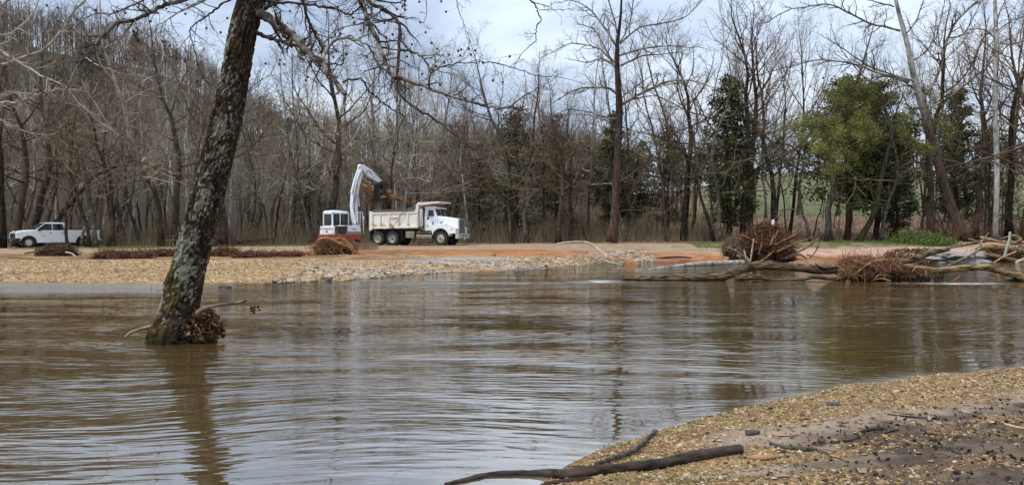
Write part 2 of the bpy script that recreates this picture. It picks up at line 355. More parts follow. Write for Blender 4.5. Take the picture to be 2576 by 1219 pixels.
# ================================================================== WATER
xs = axis([(-900, -60, 30), (-60, -24, 2), (-24, 30, 0.3), (30, 60, 1.5), (60, 900, 30)])
ys = axis([(-60, 4, 4), (4, 30, 0.2), (30, 56, 0.35), (56, 70, 4)])
me, WX, WY = grid_mesh('water', xs, ys, lambda X, Y: X * 0.0)
wy = np.maximum(WY, 1.0); WPX = 1288 + WX / wy * F; WPY = 575 + CAMH / wy * F
def blob(x, y, rx, ry): return np.exp(-(((WPX - x) / rx) ** 2 + ((WPY - y) / ry) ** 2))
d_far = shore(WX) - WY; d_near = WY - np.interp(WX, NX, NY)
fn0 = fbm(WX * 0.4, WY * 1.2, 3)
calm = (1 - sst(0.4, 2.2, d_near + 0.6 * (fn0 - 0.5))) * 0.75                       # slack water against the near bank
shal = np.clip(sst(660, 380, WPX) * (1 - sst(732, 752, WPY + 14 * (fn0 - 0.5))) * (WPY > 600), 0, 1)
shal = np.maximum(shal, (1 - sst(-0.1, 0.28, d_near + 0.3 * (fbm(WX * 2.2, WY * 2.2, 3) - 0.5))) * 0.8)
lift = sst(-0.06, 0.10, (fbm(WX * 0.05 + 3, WY * 0.22, 3) - 0.5)) * 0.6
fn = fbm(WX * 0.5, WY * 3.0, 4)
foam = blob(1250, 712, 380, 5) * 0.9 + blob(1130, 722, 180, 4) * 0.6 + blob(2440, 713, 160, 4) * 1.1 + blob(2230, 711, 120, 3) * 0.5 + blob(120, 848, 170, 6) * 0.55 + blob(1520, 706, 90, 5) * 0.9 + blob(1600, 690, 110, 4) * 0.7 + blob(2000, 703, 160, 3) * 0.5 + blob(640, 742, 110, 10) * 0.5 + blob(900, 718, 160, 7) * 0.5
foam = foam + np.exp(-((d_far - 0.4) / 0.6) ** 2) * sst(-5, -1, WX) * (1 - sst(9, 12, WX)) * 0.9
foam = np.clip(foam, 0, 1.2)
set_float(me, 'calm', np.clip(calm, 0, 1)); set_float(me, 'shallow', shal); set_float(me, 'foam', foam); set_float(me, 'lift', lift)
m, nt, b = mat_new('river_water'); N = nt.nodes.new; L = nt.links.new
tc = N('ShaderNodeTexCoord')
warp = []
def attr(n):
    a = N('ShaderNodeAttribute'); a.attribute_name = n; return a.outputs['Fac']
def nz_(sc, det, dist, loc=(0, 0, 0), rot=0):
    mp = N('ShaderNodeMapping'); mp.inputs['Scale'].default_value = (sc[0], sc[1], 1); mp.inputs['Location'].default_value = loc; mp.inputs['Rotation'].default_value = (0, 0, rot)
    L(warp[0] if warp else tc.outputs['Object'], mp.inputs[0]); n = N('ShaderNodeTexNoise'); n.inputs['Scale'].default_value = 1; n.inputs['Detail'].default_value = det; n.inputs['Distortion'].default_value = dist
    L(mp.outputs[0], n.inputs[0]); return n.outputs[0]
def math_(op, a, b_=None, c=None):
    n = N('ShaderNodeMath'); n.operation = op
    for i, v in enumerate((a, b_, c)):
        if v is None: continue
        if isinstance(v, (int, float)): n.inputs[i].default_value = v
        else: L(v, n.inputs[i])
    return n.outputs[0]
wn = nz_((0.11, 0.16), 1, 0.0, (4, 1, 0)); cx_ = N('ShaderNodeCombineXYZ'); L(math_('MULTIPLY_ADD', wn, 3.0, -1.5), cx_.inputs[1]); va = N('ShaderNodeVectorMath'); va.operation = 'ADD'; L(tc.outputs['Object'], va.inputs[0]); L(cx_.outputs[0], va.inputs[1]); warp.append(va.outputs[0])   # bends the crests
ds = N('ShaderNodeVectorMath'); ds.operation = 'DISTANCE'; L(tc.outputs['Object'], ds.inputs[0]); ds.inputs[1].default_value = (-6.0, 13.5, 0)
ring = math_('MULTIPLY', math_('SINE', math_('MULTIPLY_ADD', nz_((0.5, 0.5), 2, 0), 5.0, math_('MULTIPLY', ds.outputs['Value'], 21.0))), math_('MULTIPLY', math_('POWER', 2.718, math_('MULTIPLY', ds.outputs['Value'], -0.55)), 0.0022))
w1 = nz_((0.7, 4.0), 0.6, 0.4); w2 = nz_((1.7, 9.0), 0.4, 0.4, (3, 8, 0), 0.07); w3 = nz_((5.0, 20.0), 1, 0.3, (1, 2, 0), -0.12); w4 = nz_((0.22, 0.8), 1, 0.2, (9, 2, 0))
w5 = nz_((3.2, 17.0), 0.5, 0.3, (5, 2, 0), -0.05); h = math_('MULTIPLY', w1, 0.0135); h = math_('MULTIPLY_ADD', w2, 0.0112, h); h = math_('MULTIPLY_ADD', w5, 0.0056, h); h = math_('MULTIPLY_ADD', w3, 0.0010, h)
calm_o = attr('calm'); amp = math_('MULTIPLY_ADD', calm_o, -0.80, 1.0)
patch = N('ShaderNodeMapRange'); patch.inputs[1].default_value = 0.35; patch.inputs[2].default_value = 0.62; patch.inputs[3].default_value = 0.30; patch.inputs[4].default_value = 1.3; L(w4, patch.inputs[0])
h = math_('MULTIPLY', h, amp); ring_h = ring; h = math_('ADD', math_('MULTIPLY', h, patch.outputs[0]), ring_h)
bp = N('ShaderNodeBump'); bp.inputs['Strength'].default_value = 1.0; bp.inputs['Distance'].default_value = 1.0; L(h, bp.inputs['Height']); L(bp.outputs[0], b.inputs['Normal'])
cm = N('ShaderNodeMix'); cm.data_type = 'RGBA'; cm.inputs[6].default_value = (0.062, 0.050, 0.018, 1); cm.inputs[7].default_value = (0.30, 0.27, 0.23, 1); L(attr('shallow'), cm.inputs[0])
c0 = N('ShaderNodeMix'); c0.data_type = 'RGBA'; c0.inputs[6].default_value = (0.070, 0.045, 0.013, 1); c0.inputs[7].default_value = (0.105, 0.067, 0.024, 1); L(nz_((0.12, 0.25), 3, 0.5), c0.inputs[0]); L(c0.outputs[2], cm.inputs[6])
fnz = nz_((1.6, 14), 4, 0.6); ff = math_('MULTIPLY_ADD', attr('foam'), 0.40, fnz); fm = N('ShaderNodeMapRange'); fm.inputs[1].default_value = 0.84; fm.inputs[2].default_value = 1.05; L(ff, fm.inputs[0])
c2 = N('ShaderNodeMix'); c2.data_type = 'RGBA'; c2.inputs[7].default_value = (0.58, 0.60, 0.61, 1); L(fm.outputs[0], c2.inputs[0]); L(cm.outputs[2], c2.inputs[6]); L(c2.outputs[2], b.inputs['Base Color'])
ro = N('ShaderNodeMapRange'); ro.inputs[3].default_value = 0.035; ro.inputs[4].default_value = 0.6; L(fm.outputs[0], ro.inputs[0]); L(math_('MULTIPLY_ADD', attr('foam'), math_('MULTIPLY', fnz, 0.55), math_('MULTIPLY_ADD', attr('shallow'), 0.22, ro.outputs[0])), b.inputs['Roughness'])
b.inputs['IOR'].default_value = 2.2
gl = N('ShaderNodeBsdfGlossy'); gl.inputs['Color'].default_value = (1, 0.98, 0.94, 1); L(ro.outputs[0], gl.inputs['Roughness']); L(bp.outputs[0], gl.inputs['Normal'])
mxs = N('ShaderNodeMixShader'); mxs.inputs[0].default_value = 0.27; L(b.outputs[0], mxs.inputs[1]); L(gl.outputs[0], mxs.inputs[2]); L(mxs.outputs[0], nt.nodes['Material Output'].inputs['Surface'])
water = link('water', me, None, m); tag(water, 'brown rippled river in slight flood', kind='structure')
# ================================================================== TREES
bark_brown = trunk_mat('brown_bark', (0.085, 0.058, 0.042), (0.10, 0.078, 0.06), (0.17, 0.165, 0.135), 2, 9)
bark_grey = trunk_mat('lichen_grey_bark', (0.115, 0.105, 0.082), (0.13, 0.115, 0.09), (0.30, 0.31, 0.26), 2, 9)
bark_syc = trunk_mat('sycamore_bark', (0.095, 0.068, 0.05), (0.42, 0.39, 0.33), (0.22, 0.185, 0.14), 4, 9)
bark_white = trunk_mat('white_sycamore_bark', (0.36, 0.33, 0.28), (0.60, 0.60, 0.56), (0.26, 0.22, 0.17), 1, 4, bump=0.2)
bark_dark = trunk_mat('dark_bark', (0.035, 0.026, 0.019), (0.06, 0.048, 0.037), (0.09, 0.085, 0.055), 2, 9)
bark_moss = trunk_mat('mossy_bark', (0.06, 0.06, 0.02), (0.10, 0.085, 0.06), (0.08, 0.085, 0.03), 1.5, 5)
bark_cedar = trunk_mat('cedar_bark', (0.085, 0.05, 0.034), (0.085, 0.05, 0.034), (0.13, 0.085, 0.055), 2, 9)
twig_brown = noise_mat('brown_twigs', (0.085, 0.058, 0.036), (0.21, 0.15, 0.10), 1.5, 0.9, bump=0, rand=0.3)
twig_pale = noise_mat('pale_twigs', (0.20, 0.155, 0.11), (0.50, 0.445, 0.35), 1.2, 0.85, bump=0, rand=0.25)
twig_grey = noise_mat('grey_twigs', (0.11, 0.09, 0.058), (0.27, 0.23, 0.16), 1.2, 0.9, bump=0, rand=0.3)
twig_red = noise_mat('reddish_twigs', (0.12, 0.068, 0.045), (0.23, 0.145, 0.10), 1.5, 0.9, bump=0, rand=0.25)

def rv(rn): 
    return Vector((rn.gauss(0, 1), rn.gauss(0, 1), rn.gauss(0, 1)))
NP_ = (8, 7, 5, 4, 3); KS = (6, 5, 4, 3, 3)
def branch(mb, p, d, L, r, lev, cfg, rn):
    n = NP_[lev]; pts = [p.copy()]; seg = L / (n - 1); d = d.normalized(); ds = [d]
    for i in range(n - 1):
        d = (d + rv(rn) * cfg['wig'] + Vector((0, 0, cfg['up'][lev]))).normalized(); p = p + d * seg; pts.append(p); ds.append(d)
    rmin = cfg['rmin']; rad = [max(r * (1 - 0.78 * i / (n - 1)), rmin * 0.7) for i in range(n)]
    mb.tube(pts, rad, KS[lev])
    if lev < cfg['max']: spawn(mb, pts, rad, L, lev, cfg, rn)
def spawn(mb, pts, rad, L, lev, cfg, rn, k=None, t0=0.18):
    k = cfg['kids'][lev] if k is None else k; n = len(pts)
    for j in range(k):
        t = t0 + (1 - t0) * (j + rn.random()) / k; u = t * (n - 1); i = min(int(u), n - 2); f = u - i
        q = pts[i].lerp(pts[i + 1], f); d = (pts[i + 1] - pts[i]).normalized(); rr = rad[i] * (1 - f) + rad[i + 1] * f
        perp = d.cross(rv(rn)).normalized(); a = cfg['ang'] * rn.uniform(0.65, 1.3)
        nd = d * math.cos(a) + perp * math.sin(a)
        branch(mb, q, nd, L * cfg['ratio'][lev] * (1 - 0.45 * t) * rn.uniform(0.6, 1.25), max(min(rr * 0.62, rr), cfg['rmin']), lev + 1, cfg, rn)
def cfg_(**k):
    c = dict(wig=0.16, up=(0.05, 0.07, 0.06, 0.04, 0.02), kids=(0, 8, 6, 4, 0), max=3, ang=0.85, ratio=(0.5, 0.5, 0.55, 0.6, 0.6), rmin=0.006); c.update(k); return c
def make_tree(name, H, r0, cfg, nb, hb, seed, tm, cm, limb=0.42, lean=(0, 0), sweep=0.5, fork=0):
    """returns trunk mesh, crown mesh (origin at the foot)"""
    rn = random.Random(seed); tb = MB(); cb = MB()
    n = 14; pts = []; rad = []; off = Vector((0, 0, 0)); v = Vector((0, 0, 0))
    for i in range(n):
        t = i / (n - 1); v = v * 0.7 + Vector((rn.gauss(0, 1), rn.gauss(0, 1), 0)) * 0.012 * H * cfg['wig'] / 0.16; off += v * 0.6
        pts.append(Vector((off.x + lean[0] * t * H, off.y + lean[1] * t * H, t * H - 0.25 if i == 0 else t * H)))
        rad.append(max(r0 * (1 - t) ** 0.8 * (1 + 0.55 * max(0, 1 - t * 16)), 0.012))
    tb.tube(pts, rad, 9)
    for j in range(nb):
        t = hb + (1 - hb) * ((j + rn.random() * 0.8) / nb); u = t * (n - 1); i = min(int(u), n - 2); f = u - i
        q = pts[i].lerp(pts[i + 1], f); rr = rad[i] * (1 - f) + rad[i + 1] * f
        az = rn.uniform(0, 2 * math.pi) if j % 2 else j * 2.4 + rn.uniform(-.5, .5); el = R(18 + 50 * (t - hb) / (1 - hb) * sweep * 2 + rn.uniform(-14, 14))
        d = Vector((math.cos(az) * math.cos(el), math.sin(az) * math.cos(el), math.sin(el)))
        L = H * limb * (1 - 0.72 * ((t - hb) / (1 - hb)) ** 1.3) * rn.uniform(0.7, 1.15)
        branch(cb, q, d, L, max(rr * 0.55, 0.02), 1, cfg, rn)
    a, c = tb.mesh(name + '_trunk'), cb.mesh(name + '_crown'); a.materials.append(tm); c.materials.append(cm)
    return dict(t=a, c=c, H=H)
P_ = {}
P_['oak1'] = make_tree('oak1', 17, 0.20, cfg_(), 17, 0.28, 11, bark_brown, twig_brown)
P_['oak2'] = make_tree('oak2', 15, 0.17, cfg_(wig=0.22, ang=1.0), 15, 0.22, 12, bark_grey, twig_grey)
P_['oak3'] = make_tree('oak3', 18, 0.22, cfg_(wig=0.18, ang=0.7), 16, 0.38, 13, bark_dark, twig_brown, sweep=0.8)
P_['oak4'] = make_tree('oak4', 14, 0.14, cfg_(wig=0.2, up=(.05, .12, .10, .06, .02)), 15, 0.25, 14, bark_brown, twig_red, sweep=0.9)
P_['syc1'] = make_tree('syc1', 18, 0.19, cfg_(wig=0.2, ang=0.95, up=(0, .05, .03, .0, 0)), 14, 0.25, 15, bark_syc, twig_pale)
P_['syc2'] = make_tree('syc2', 17, 0.15, cfg_(wig=0.24, ang=0.9, up=(0, .03, .03, .0, 0)), 14, 0.2, 16, bark_syc, twig_pale, limb=0.5)
P_['syc3'] = make_tree('syc3', 20, 0.17, cfg_(wig=0.15, ang=0.8), 13, 0.35, 17, bark_white, twig_pale, limb=0.3)
P_['pole1'] = make_tree('pole1', 13, 0.09, cfg_(kids=(0, 6, 5, 3, 0)), 13, 0.3, 18, bark_brown, twig_brown, limb=0.28, sweep=0.9)
P_['pole2'] = make_tree('pole2', 12, 0.08, cfg_(kids=(0, 6, 5, 3, 0), wig=0.25), 12, 0.22, 19, bark_grey, twig_grey, limb=0.33)
P_['pole3'] = make_tree('pole3', 9, 0.06, cfg_(kids=(0, 6, 5, 3, 0), wig=0.28), 12, 0.18, 20, bark_brown, twig_red, limb=0.36)
P_['snag'] = make_tree('snag', 11, 0.15, cfg_(kids=(0, 3, 2, 0, 0), max=2, wig=0.3), 7, 0.35, 21, bark_dark, twig_brown, limb=0.25)

def place_tree(kind, X, Y, H, rz, name, label, group=None, lean=(0, 0), zoff=0, cat='tree', fat=1.0):
    p = P_[kind]; s = H / p['H']; z = float(far_z(X, Y)) - 0.05 + zoff
    e = empty(name, (X, Y, z), rz, label, cat, group); e.rotation_euler = Euler((lean[1], lean[0], rz), 'ZYX') if lean != (0, 0) else (0, 0, rz)
    if lean != (0, 0):
        M = Matrix.Rotation(lean[0], 4, 'Y') @ Matrix.Rotation(-lean[1], 4, 'X') @ Matrix.Rotation(rz, 4, 'Z'); e.rotation_euler = M.to_euler()
    e.scale = (s * fat, s * fat, s)
    link('trunk', p['t'], e)
    if 'f' in p:
        link('crown', p['c'], e); link('foliage', p['f'], e)
    else: link('crown', p['c'], e)
    return e

# evergreens: trunk, limbs and sprays of foliage
def cards(mb, centers, size, rn, aspect=2.2, droop=0.0):
    """small leaf-shaped faces, random directions"""
    c = np.asarray(centers, float); n = len(c)
    a = rn.normal(size=(n, 3)); a[:, 2] -= droop; a /= np.linalg.norm(a, axis=1, keepdims=True)
    b = np.cross(a, rn.normal(size=(n, 3))); b /= np.linalg.norm(b, axis=1, keepdims=True)
    s = size * rn.uniform(0.6, 1.4, (n, 1)); A = a * s * aspect * 0.5; B = b * s * 0.5
    v = np.stack([c - A, c + B, c + A, c - B], 1).reshape(-1, 3); i = np.arange(n)[:, None] * 4
    mb.raw(v, None, i + np.array([[0, 1, 2, 3]]))
def make_cedar(name, H, Wd, seed, mat, nl=120, base=0.1, per=100, leaf=0.095, shape=0.75):
    rn = random.Random(seed); nr = np.random.default_rng(seed); tb = MB(); cb = MB(); fb = MB()
    pts = [Vector((0.01 * H * math.sin(i), 0.01 * H * math.cos(i * 1.7), H * i / 9 - (0.2 if i == 0 else 0))) for i in range(10)]
    tb.tube(pts, [max(0.024 * H * 0.75 * (1 - i / 9), 0.01) for i in range(10)], 8); cen = []
    for j in range(nl):
        t = base + (1 - base) * (j + rn.random()) / nl; az = rn.uniform(0, 6.283)
        Lm = Wd * (1 - t) ** shape * rn.uniform(0.35, 1.35) + 0.2
        if t < base + 0.12: Lm *= rn.uniform(0.4, 0.9)
        q = Vector((0, 0, t * H)); d = Vector((math.cos(az), math.sin(az), rn.uniform(-0.05, 0.55)))
        pp = [q + d * Lm * u + Vector((0, 0, 0.22 * Lm * u * u * rn.uniform(-0.6, 1.2))) for u in (0, .35, .7, 1)]
        cb.tube(pp, [0.03, 0.022, 0.014, 0.007], 4)
        m = int(per * (0.35 + Lm / Wd)); u = nr.uniform(0.25, 1.05, m) ** 0.8
        base_ = np.array([tuple(x) for x in pp]); ui = np.clip(u * 3, 0, 2.999); k = ui.astype(int); f = (ui - k)[:, None]
        c = base_[k] * (1 - f) + base_[np.minimum(k + 1, 3)] * f
        c += nr.normal(size=(m, 3)) * np.array([0.22, 0.22, 0.2]) * (0.5 + Lm * 0.28); cen.append(c)
    cards(fb, np.concatenate(cen), leaf, nr, 2.4)
    a, c, f = tb.mesh(name + '_trunk'), cb.mesh(name + '_limbs'), fb.mesh(name + '_foliage', False)
    a.materials.append(bark_cedar); c.materials.append(bark_dark); f.materials.append(mat); return dict(t=a, c=c, f=f, H=H)
cedar_leaf = island_mat('cedar_foliage', [(0.035, 0.045, 0.018), (0.06, 0.075, 0.028), (0.075, 0.092, 0.034), (0.10, 0.105, 0.042), (0.085, 0.07, 0.042)], 0.9, 0.15)
green_leaf = island_mat('green_cedar_foliage', [(0.035, 0.045, 0.016), (0.07, 0.085, 0.028), (0.10, 0.118, 0.036), (0.14, 0.15, 0.05), (0.055, 0.06, 0.025)], 0.9, 0.15)
olive_leaf = island_mat('olive_cedar_foliage', [(0.065, 0.056, 0.03), (0.11, 0.095, 0.045), (0.14, 0.12, 0.06), (0.13, 0.095, 0.06)], 0.9, 0.15)
bud_leaf = island_mat('young_leaves', [(0.11, 0.12, 0.03), (0.19, 0.20, 0.05), (0.27, 0.27, 0.075), (0.15, 0.14, 0.045)], 0.8, 0.2)
P_['cedar1'] = make_cedar('cedar1', 10, 2.3, 31, cedar_leaf, per=72)
P_['cedar2'] = make_cedar('cedar2', 9, 2.6, 32, green_leaf, shape=0.6, base=0.2, per=80)
P_['cedar3'] = make_cedar('cedar3', 10, 2.9, 33, olive_leaf, per=44, shape=0.55)

# shrubs: many stems from one root
def make_shrub(name, H, seed, tm, n=14, spread=0.5):
    rn = random.Random(seed); sb = MB(); tw = MB(); c = cfg_(kids=(0, 7, 5, 0, 0), max=3, wig=0.25, ratio=(.5, .5, .5, .5, .5), rmin=0.004)
    for j in range(n):
        az = rn.uniform(0, 6.283); d = Vector((math.cos(az) * spread, math.sin(az) * spread, rn.uniform(0.5, 1.1))).normalized()
        L = H * rn.uniform(0.6, 1.1); p = Vector((rn.gauss(0, .12), rn.gauss(0, .12), -0.05)); pts = [p]; q = d.copy()
        for i in range(6): q = (q + rv(rn) * 0.14 + Vector((0, 0, 0.03))).normalized(); p = p + q * L / 6; pts.append(p)
        rad = [0.02 * (1 - 0.12 * i) for i in range(7)]; sb.tube(pts, rad, 4)
        spawn(tw, pts, rad, L, 1, dict(c, kids=(0, 8, 4, 0, 0), max=2), rn)
        spawn(tw, pts, rad, L * 0.6, 1, dict(c, kids=(0, 5, 4, 0, 0), max=3), rn)
    a, b = sb.mesh(name + '_stems'), tw.mesh(name + '_twigs'); a.materials.append(tm); b.materials.append(tm); return dict(t=a, c=b, H=H)
P_['shrub1'] = make_shrub('shrub1', 2.6, 41, twig_brown); P_['shrub2'] = make_shrub('shrub2', 2.2, 42, twig_red, spread=0.8); P_['shrub3'] = make_shrub('shrub3', 3.2, 43, twig_grey, 10)
def place_shrub(kind, X, Y, H, label, group=None, name='bare_shrub'):
    p = P_[kind]; s = H / p['H']; e = empty(name, (X, Y, float(far_z(X, Y))), random.uniform(0, 6.28), label, 'shrub', group); e.scale = (s, s, s)
    link('stems', p['t'], e); link('twigs', p['c'], e); return e

def xy(px, Y): return (px - 1288) / F * Y
def H_at(px, topy, Y): return CAMH + (575 - topy) / F * Y - float(far_z(xy(px, Y), Y))

# ---- the trees that can be told apart: px, depth, top (px), kind, fatness, lean (rad, + right), label
DT = [
 (14, 60, 60, 'oak3', 1.2, 0.03, 'thick brown trunk at the left edge of the wood, left of the white pickup'),
 (36, 63, 70, 'oak1', 1.5, 0.03, 'broad reddish brown tree behind the bonnet of the white pickup'),
 (70, 66, 60, 'oak1', 1.5, 0.14, 'broad brown tree leaning right behind the cab of the white pickup'),
 (82, 62, 320, 'snag', 1.6, 0.62, 'dark tree leaning far to the right over the white pickup'),
 (112, 65, 250, 'oak4', 1.3, 0.12, 'slender brown tree behind the rear doors of the white pickup'),
 (182, 58.6, 330, 'pole1', 2.1, 0.0, 'grey trunk in front of the pickup bed, just behind its cab'),
 (219, 60.0, 200, 'pole1', 1.9, 0.02, 'straight dark trunk in front of the rear wheel of the pickup'),
 (226, 60.6, 240, 'pole2', 1.5, 0.03, 'thin grey trunk close beside the dark one by the pickup rear wheel'),
 (249, 58.8, 190, 'oak2', 1.35, -0.03, 'pale lichen grey tree at the tail of the white pickup'),
 (262, 60.5, 130, 'pole1', 2.0, 0.01, 'brown trunk just right of the pickup tail'),
 (272, 64, 260, 'pole3', 1.5, 0.12, 'mossy green stem leaning right beyond the pickup tail'),
 (322, 63, 180, 'syc2', 1.1, 0.0, 'white sycamore with a dark foot between the pickup and the leaning sycamore'),
 (330, 67, 170, 'syc3', 1.0, 0.0, 'slender white sycamore behind the one with the dark foot'),
 (357, 66, 120, 'syc2', 0.9, 0.02, 'thin pale sycamore left of the paired dark trunks'),
 (408, 61, 5, 'syc1', 1.2, 0.01, 'tall sycamore, dark below and white above, left of the leaning sycamore'),
 (434, 61.5, 20, 'oak1', 1.3, -0.05, 'brown trunk leaning left beside the tall dark and white sycamore'),
 (470, 66, 180, 'syc3', 1.0, 0.02, 'pale trunk half hidden by the leaning sycamore'),
 (552, 59.5, 170, 'oak2', 1.5, 0.02, 'grey trunk on the gravel bar right behind the leaning sycamore'),
 (566, 60.5, 110, 'oak1', 1.6, 0.03, 'brown trunk beside the grey one behind the leaning sycamore'),
 (596, 64, 200, 'pole2', 1.4, 0.0, 'thin grey tree right of the pair behind the leaning sycamore'),
 (640, 66, 260, 'syc2', 0.8, -0.06, 'thin pale sycamore leaning left over the brush right of the leaning sycamore'),
 (795, 62, 60, 'syc1', 1.35, -0.08, 'sycamore leaning left behind the excavator cab'),
 (826, 63, 40, 'oak1', 1.5, 0.04, 'brown tree rising straight behind the excavator cab'),
 (905, 66, 200, 'syc2', 0.9, 0.03, 'pale sycamore just right of the excavator boom'),
 (985, 66, 190, 'syc1', 2.1, -0.01, 'thick brown sycamore behind the tipper body of the dump truck'),
 (1004, 69, 180, 'syc3', 1.1, 0.02, 'white sycamore right of the thick one behind the tipper body'),
 (1072, 66, 230, 'syc2', 1.2, 0.05, 'crooked pale sycamore above the dump truck cab'),
 (1124, 65, 260, 'oak2', 1.2, 0.0, 'grey tree rising above the dump truck bonnet'),
 (1290, 63, 110, 'oak1', 1.2, -0.16, 'brown tree leaning left, right of the dump truck'),
 (1316, 61, 150, 'oak2', 1.3, -0.04, 'lichen covered tree leaning slightly left, second from the dump truck'),
 (1400, 60, 200, 'oak1', 1.4, 0.0, 'brown tree left of the tall central sycamore'),
 (1438, 62, 240, 'oak3', 1.2, 0.0, 'dark trunk close left of the tall central sycamore'),
 (1713, 63, 90, 'oak3', 1.5, 0.02, 'dark ivy clad trunk right of the tall central sycamore'),
 (1796, 58.6, 260, 'oak3', 1.0, -0.30, 'thin dark tree leaning left over the grass, left of the big root wad'),
 (1823, 58.3, 130, 'oak2', 1.1, -0.01, 'lichen grey trunk at the grass edge left of the root wad'),
 (1863, 60, 10, 'oak3', 1.3, -0.01, 'tall dark tree behind the left side of the root wad'),
 (1884, 63, 20, 'oak1', 1.4, 0.02, 'tall brown tree behind the middle of the root wad'),
 (1940, 64, 60, 'oak4', 1.3, 0.03, 'reddish brown tree behind the right side of the root wad'),
 (2034, 58.2, 280, 'oak2', 1.0, -0.24, 'slim tree leaning left at the right end of the root wad'),
 (2082, 58.4, 60, 'oak2', 1.4, -0.02, 'pale grey trunk on the grass edge right of the root wad'),
 (2202, 57.8, 250, 'oak2', 1.3, 0.12, 'grey split trunk leaning right beside the mossy one on the grass'),
 (2250, 61, 190, 'oak3', 1.2, 0.0, 'dark trunk between the budding tree and the leaning right sycamore'),
 (2343, 60, 20, 'oak1', 1.4, 0.02, 'brown tree just left of the big leaning sycamore at the right'),
 (2450, 62, 10, 'oak1', 1.2, 0.06, 'brown tree between the leaning sycamore and the white sycamore'),
 (2540, 60, 5, 'oak3', 1.3, 0.03, 'dark tree right of the white sycamore'),
 (2572, 58, 0, 'oak1', 1.3, -0.02, 'brown tree at the right edge of the picture'),
]
for (px, Y, ty, kind, fat, ln, lab) in DT:
    nm = {'syc': 'sycamore_tree', 'oak': 'bare_tree', 'pol': 'young_tree', 'sna': 'leaning_tree'}[kind[:3]]
    place_tree(kind, xy(px, Y), Y, max(H_at(px, ty, Y), 4) / math.cos(ln), random.uniform(0, 6.28) if abs(ln) < 0.5 else 0.4, nm, lab, None, (ln, random.uniform(-.03, .03)), 0, 'tree', fat)
cedars = [
 (1832, 61.5, 195, 'cedar1', 'dark cedar behind the lichen grey trunk left of the root wad'),
 (1545, 68, 285, 'cedar1', 'dark cedar behind the trunk of the tall central sycamore'),
 (1585, 70, 380, 'cedar2', 'low dark cedar right of the tall central sycamore'),
 (1680, 70, 320, 'cedar3', 'olive cedar between the central sycamore and the dark ivy clad trunk'),
 (1300, 64, 270, 'cedar3', 'olive cedar right of the dump truck'),
 (1400, 67, 290, 'cedar3', 'brownish cedar behind the brown tree left of the central sycamore'),
 (1205, 66, 400, 'cedar3', 'short brownish cedar beyond the dump truck bonnet'),
 (2130, 61.5, 200, 'cedar2', 'big dark cedar with two trunks behind the budding tree'),
 (2205, 63, 215, 'cedar2', 'dark cedar touching the big one behind the budding tree'),
 (2255, 62, 330, 'cedar1', 'shorter cedar right of the budding tree'),
 (2405, 66, 230, 'cedar1', 'narrow cedar right of the leaning right sycamore'),
 (780, 70, 420, 'cedar3', 'small dark cedar behind the excavator cab'),
 (2500, 68, 320, 'cedar3', 'olive cedar behind the white sycamore'),
 (1150, 72, 330, 'cedar3', 'olive cedar above the dump truck cab roof'),
]
for (px, Y, ty, kind, lab) in cedars:
    place_tree(kind, xy(px, Y), Y, H_at(px, ty, Y), random.uniform(0, 6), 'cedar_tree', lab, None, (0, 0), 0, 'tree', 1.15)

# ---- the wood behind: trees nobody could tell apart by words
grp = 'bare trees of the wood behind the gravel bar'
kinds_l = ['oak1', 'oak2', 'oak4', 'syc1', 'syc2', 'syc2', 'syc3', 'pole1', 'pole2', 'syc2', 'syc1']
kinds_r = ['oak1', 'oak2', 'oak3', 'oak4', 'pole1', 'pole2', 'pole1', 'oak2', 'syc1']
cnt = 0
for i in range(190):
    Yb = 62 + 38 * ((i * 0.618) % 1.0) ** 1.1; px = -60 + 2700 * ((i * 0.754877 + 0.13) % 1.0); X = xy(px, Yb)
    left = px < 1180
    if not left and (i % 10) < 3: continue
    if 2030 < px < 2310 and Yb < 75: continue
    if left: ty = random.uniform(110, 300) if px < 700 else random.uniform(90, 330)
    elif px < 1450: ty = random.uniform(190, 360)
    else: ty = random.uniform(20, 330)
    k = random.choice(kinds_l if left else kinds_r); Ht = min(max(H_at(px, ty, Yb), 6), 23)
    place_tree(k, X, Yb, Ht, random.uniform(0, 6.28), 'woodland_tree', 'leafless tree standing among many others in the wood behind the gravel bar', grp, (random.gauss(0, .06), random.gauss(0, .04)), 0, 'tree', random.uniform(0.6, 0.95)); cnt += 1
for i in range(110):
    Yb = 60.5 + 22 * ((i * 0.618 + .3) % 1.0); px = -30 + 2640 * ((i * 0.5698 + 0.41) % 1.0)
    if 2110 < px < 2200 or px < 262 and Yb < 67: continue
    place_tree(random.choice(['pole3', 'pole1', 'pole2', 'pole3', 'snag']), xy(px, Yb), Yb, random.uniform(5, 10.5), random.uniform(0, 6.28), 'sapling', 'thin leafless sapling at the edge of the wood behind the gravel bar', 'saplings along the edge of the wood', (random.gauss(0, .12), random.gauss(0, .05)), 0, 'sapling')
for i in range(74):
    Yb = 60.0 + 9 * ((i * 0.618 + .1) % 1.0); px = -20 + 2620 * ((i * 0.7548 + 0.21) % 1.0)
    if px < 268: Yb = 67 + (Yb - 60) * 0.5
    place_shrub(random.choice(['shrub1', 'shrub2', 'shrub3', 'shrub1']), xy(px, Yb), Yb, random.uniform(1.4, 3.4) * (.55 if 1820 < px < 2330 else 1), 'leafless brown shrub growing along the edge of the wood', 'shrubs along the edge of the wood')
for i, (px, Y, h) in enumerate([(2350, 57.5, 2.9), (2385, 56.5, 3.4), (2425, 58, 3.2)]):
    place_shrub('shrub2', xy(px, Y), Y, h, ['pinkish brown thicket left of the foot of the big leaning sycamore', 'tall pinkish brown thicket in front of the big leaning sycamore', 'pinkish brown thicket right of the foot of the big leaning sycamore'][i])

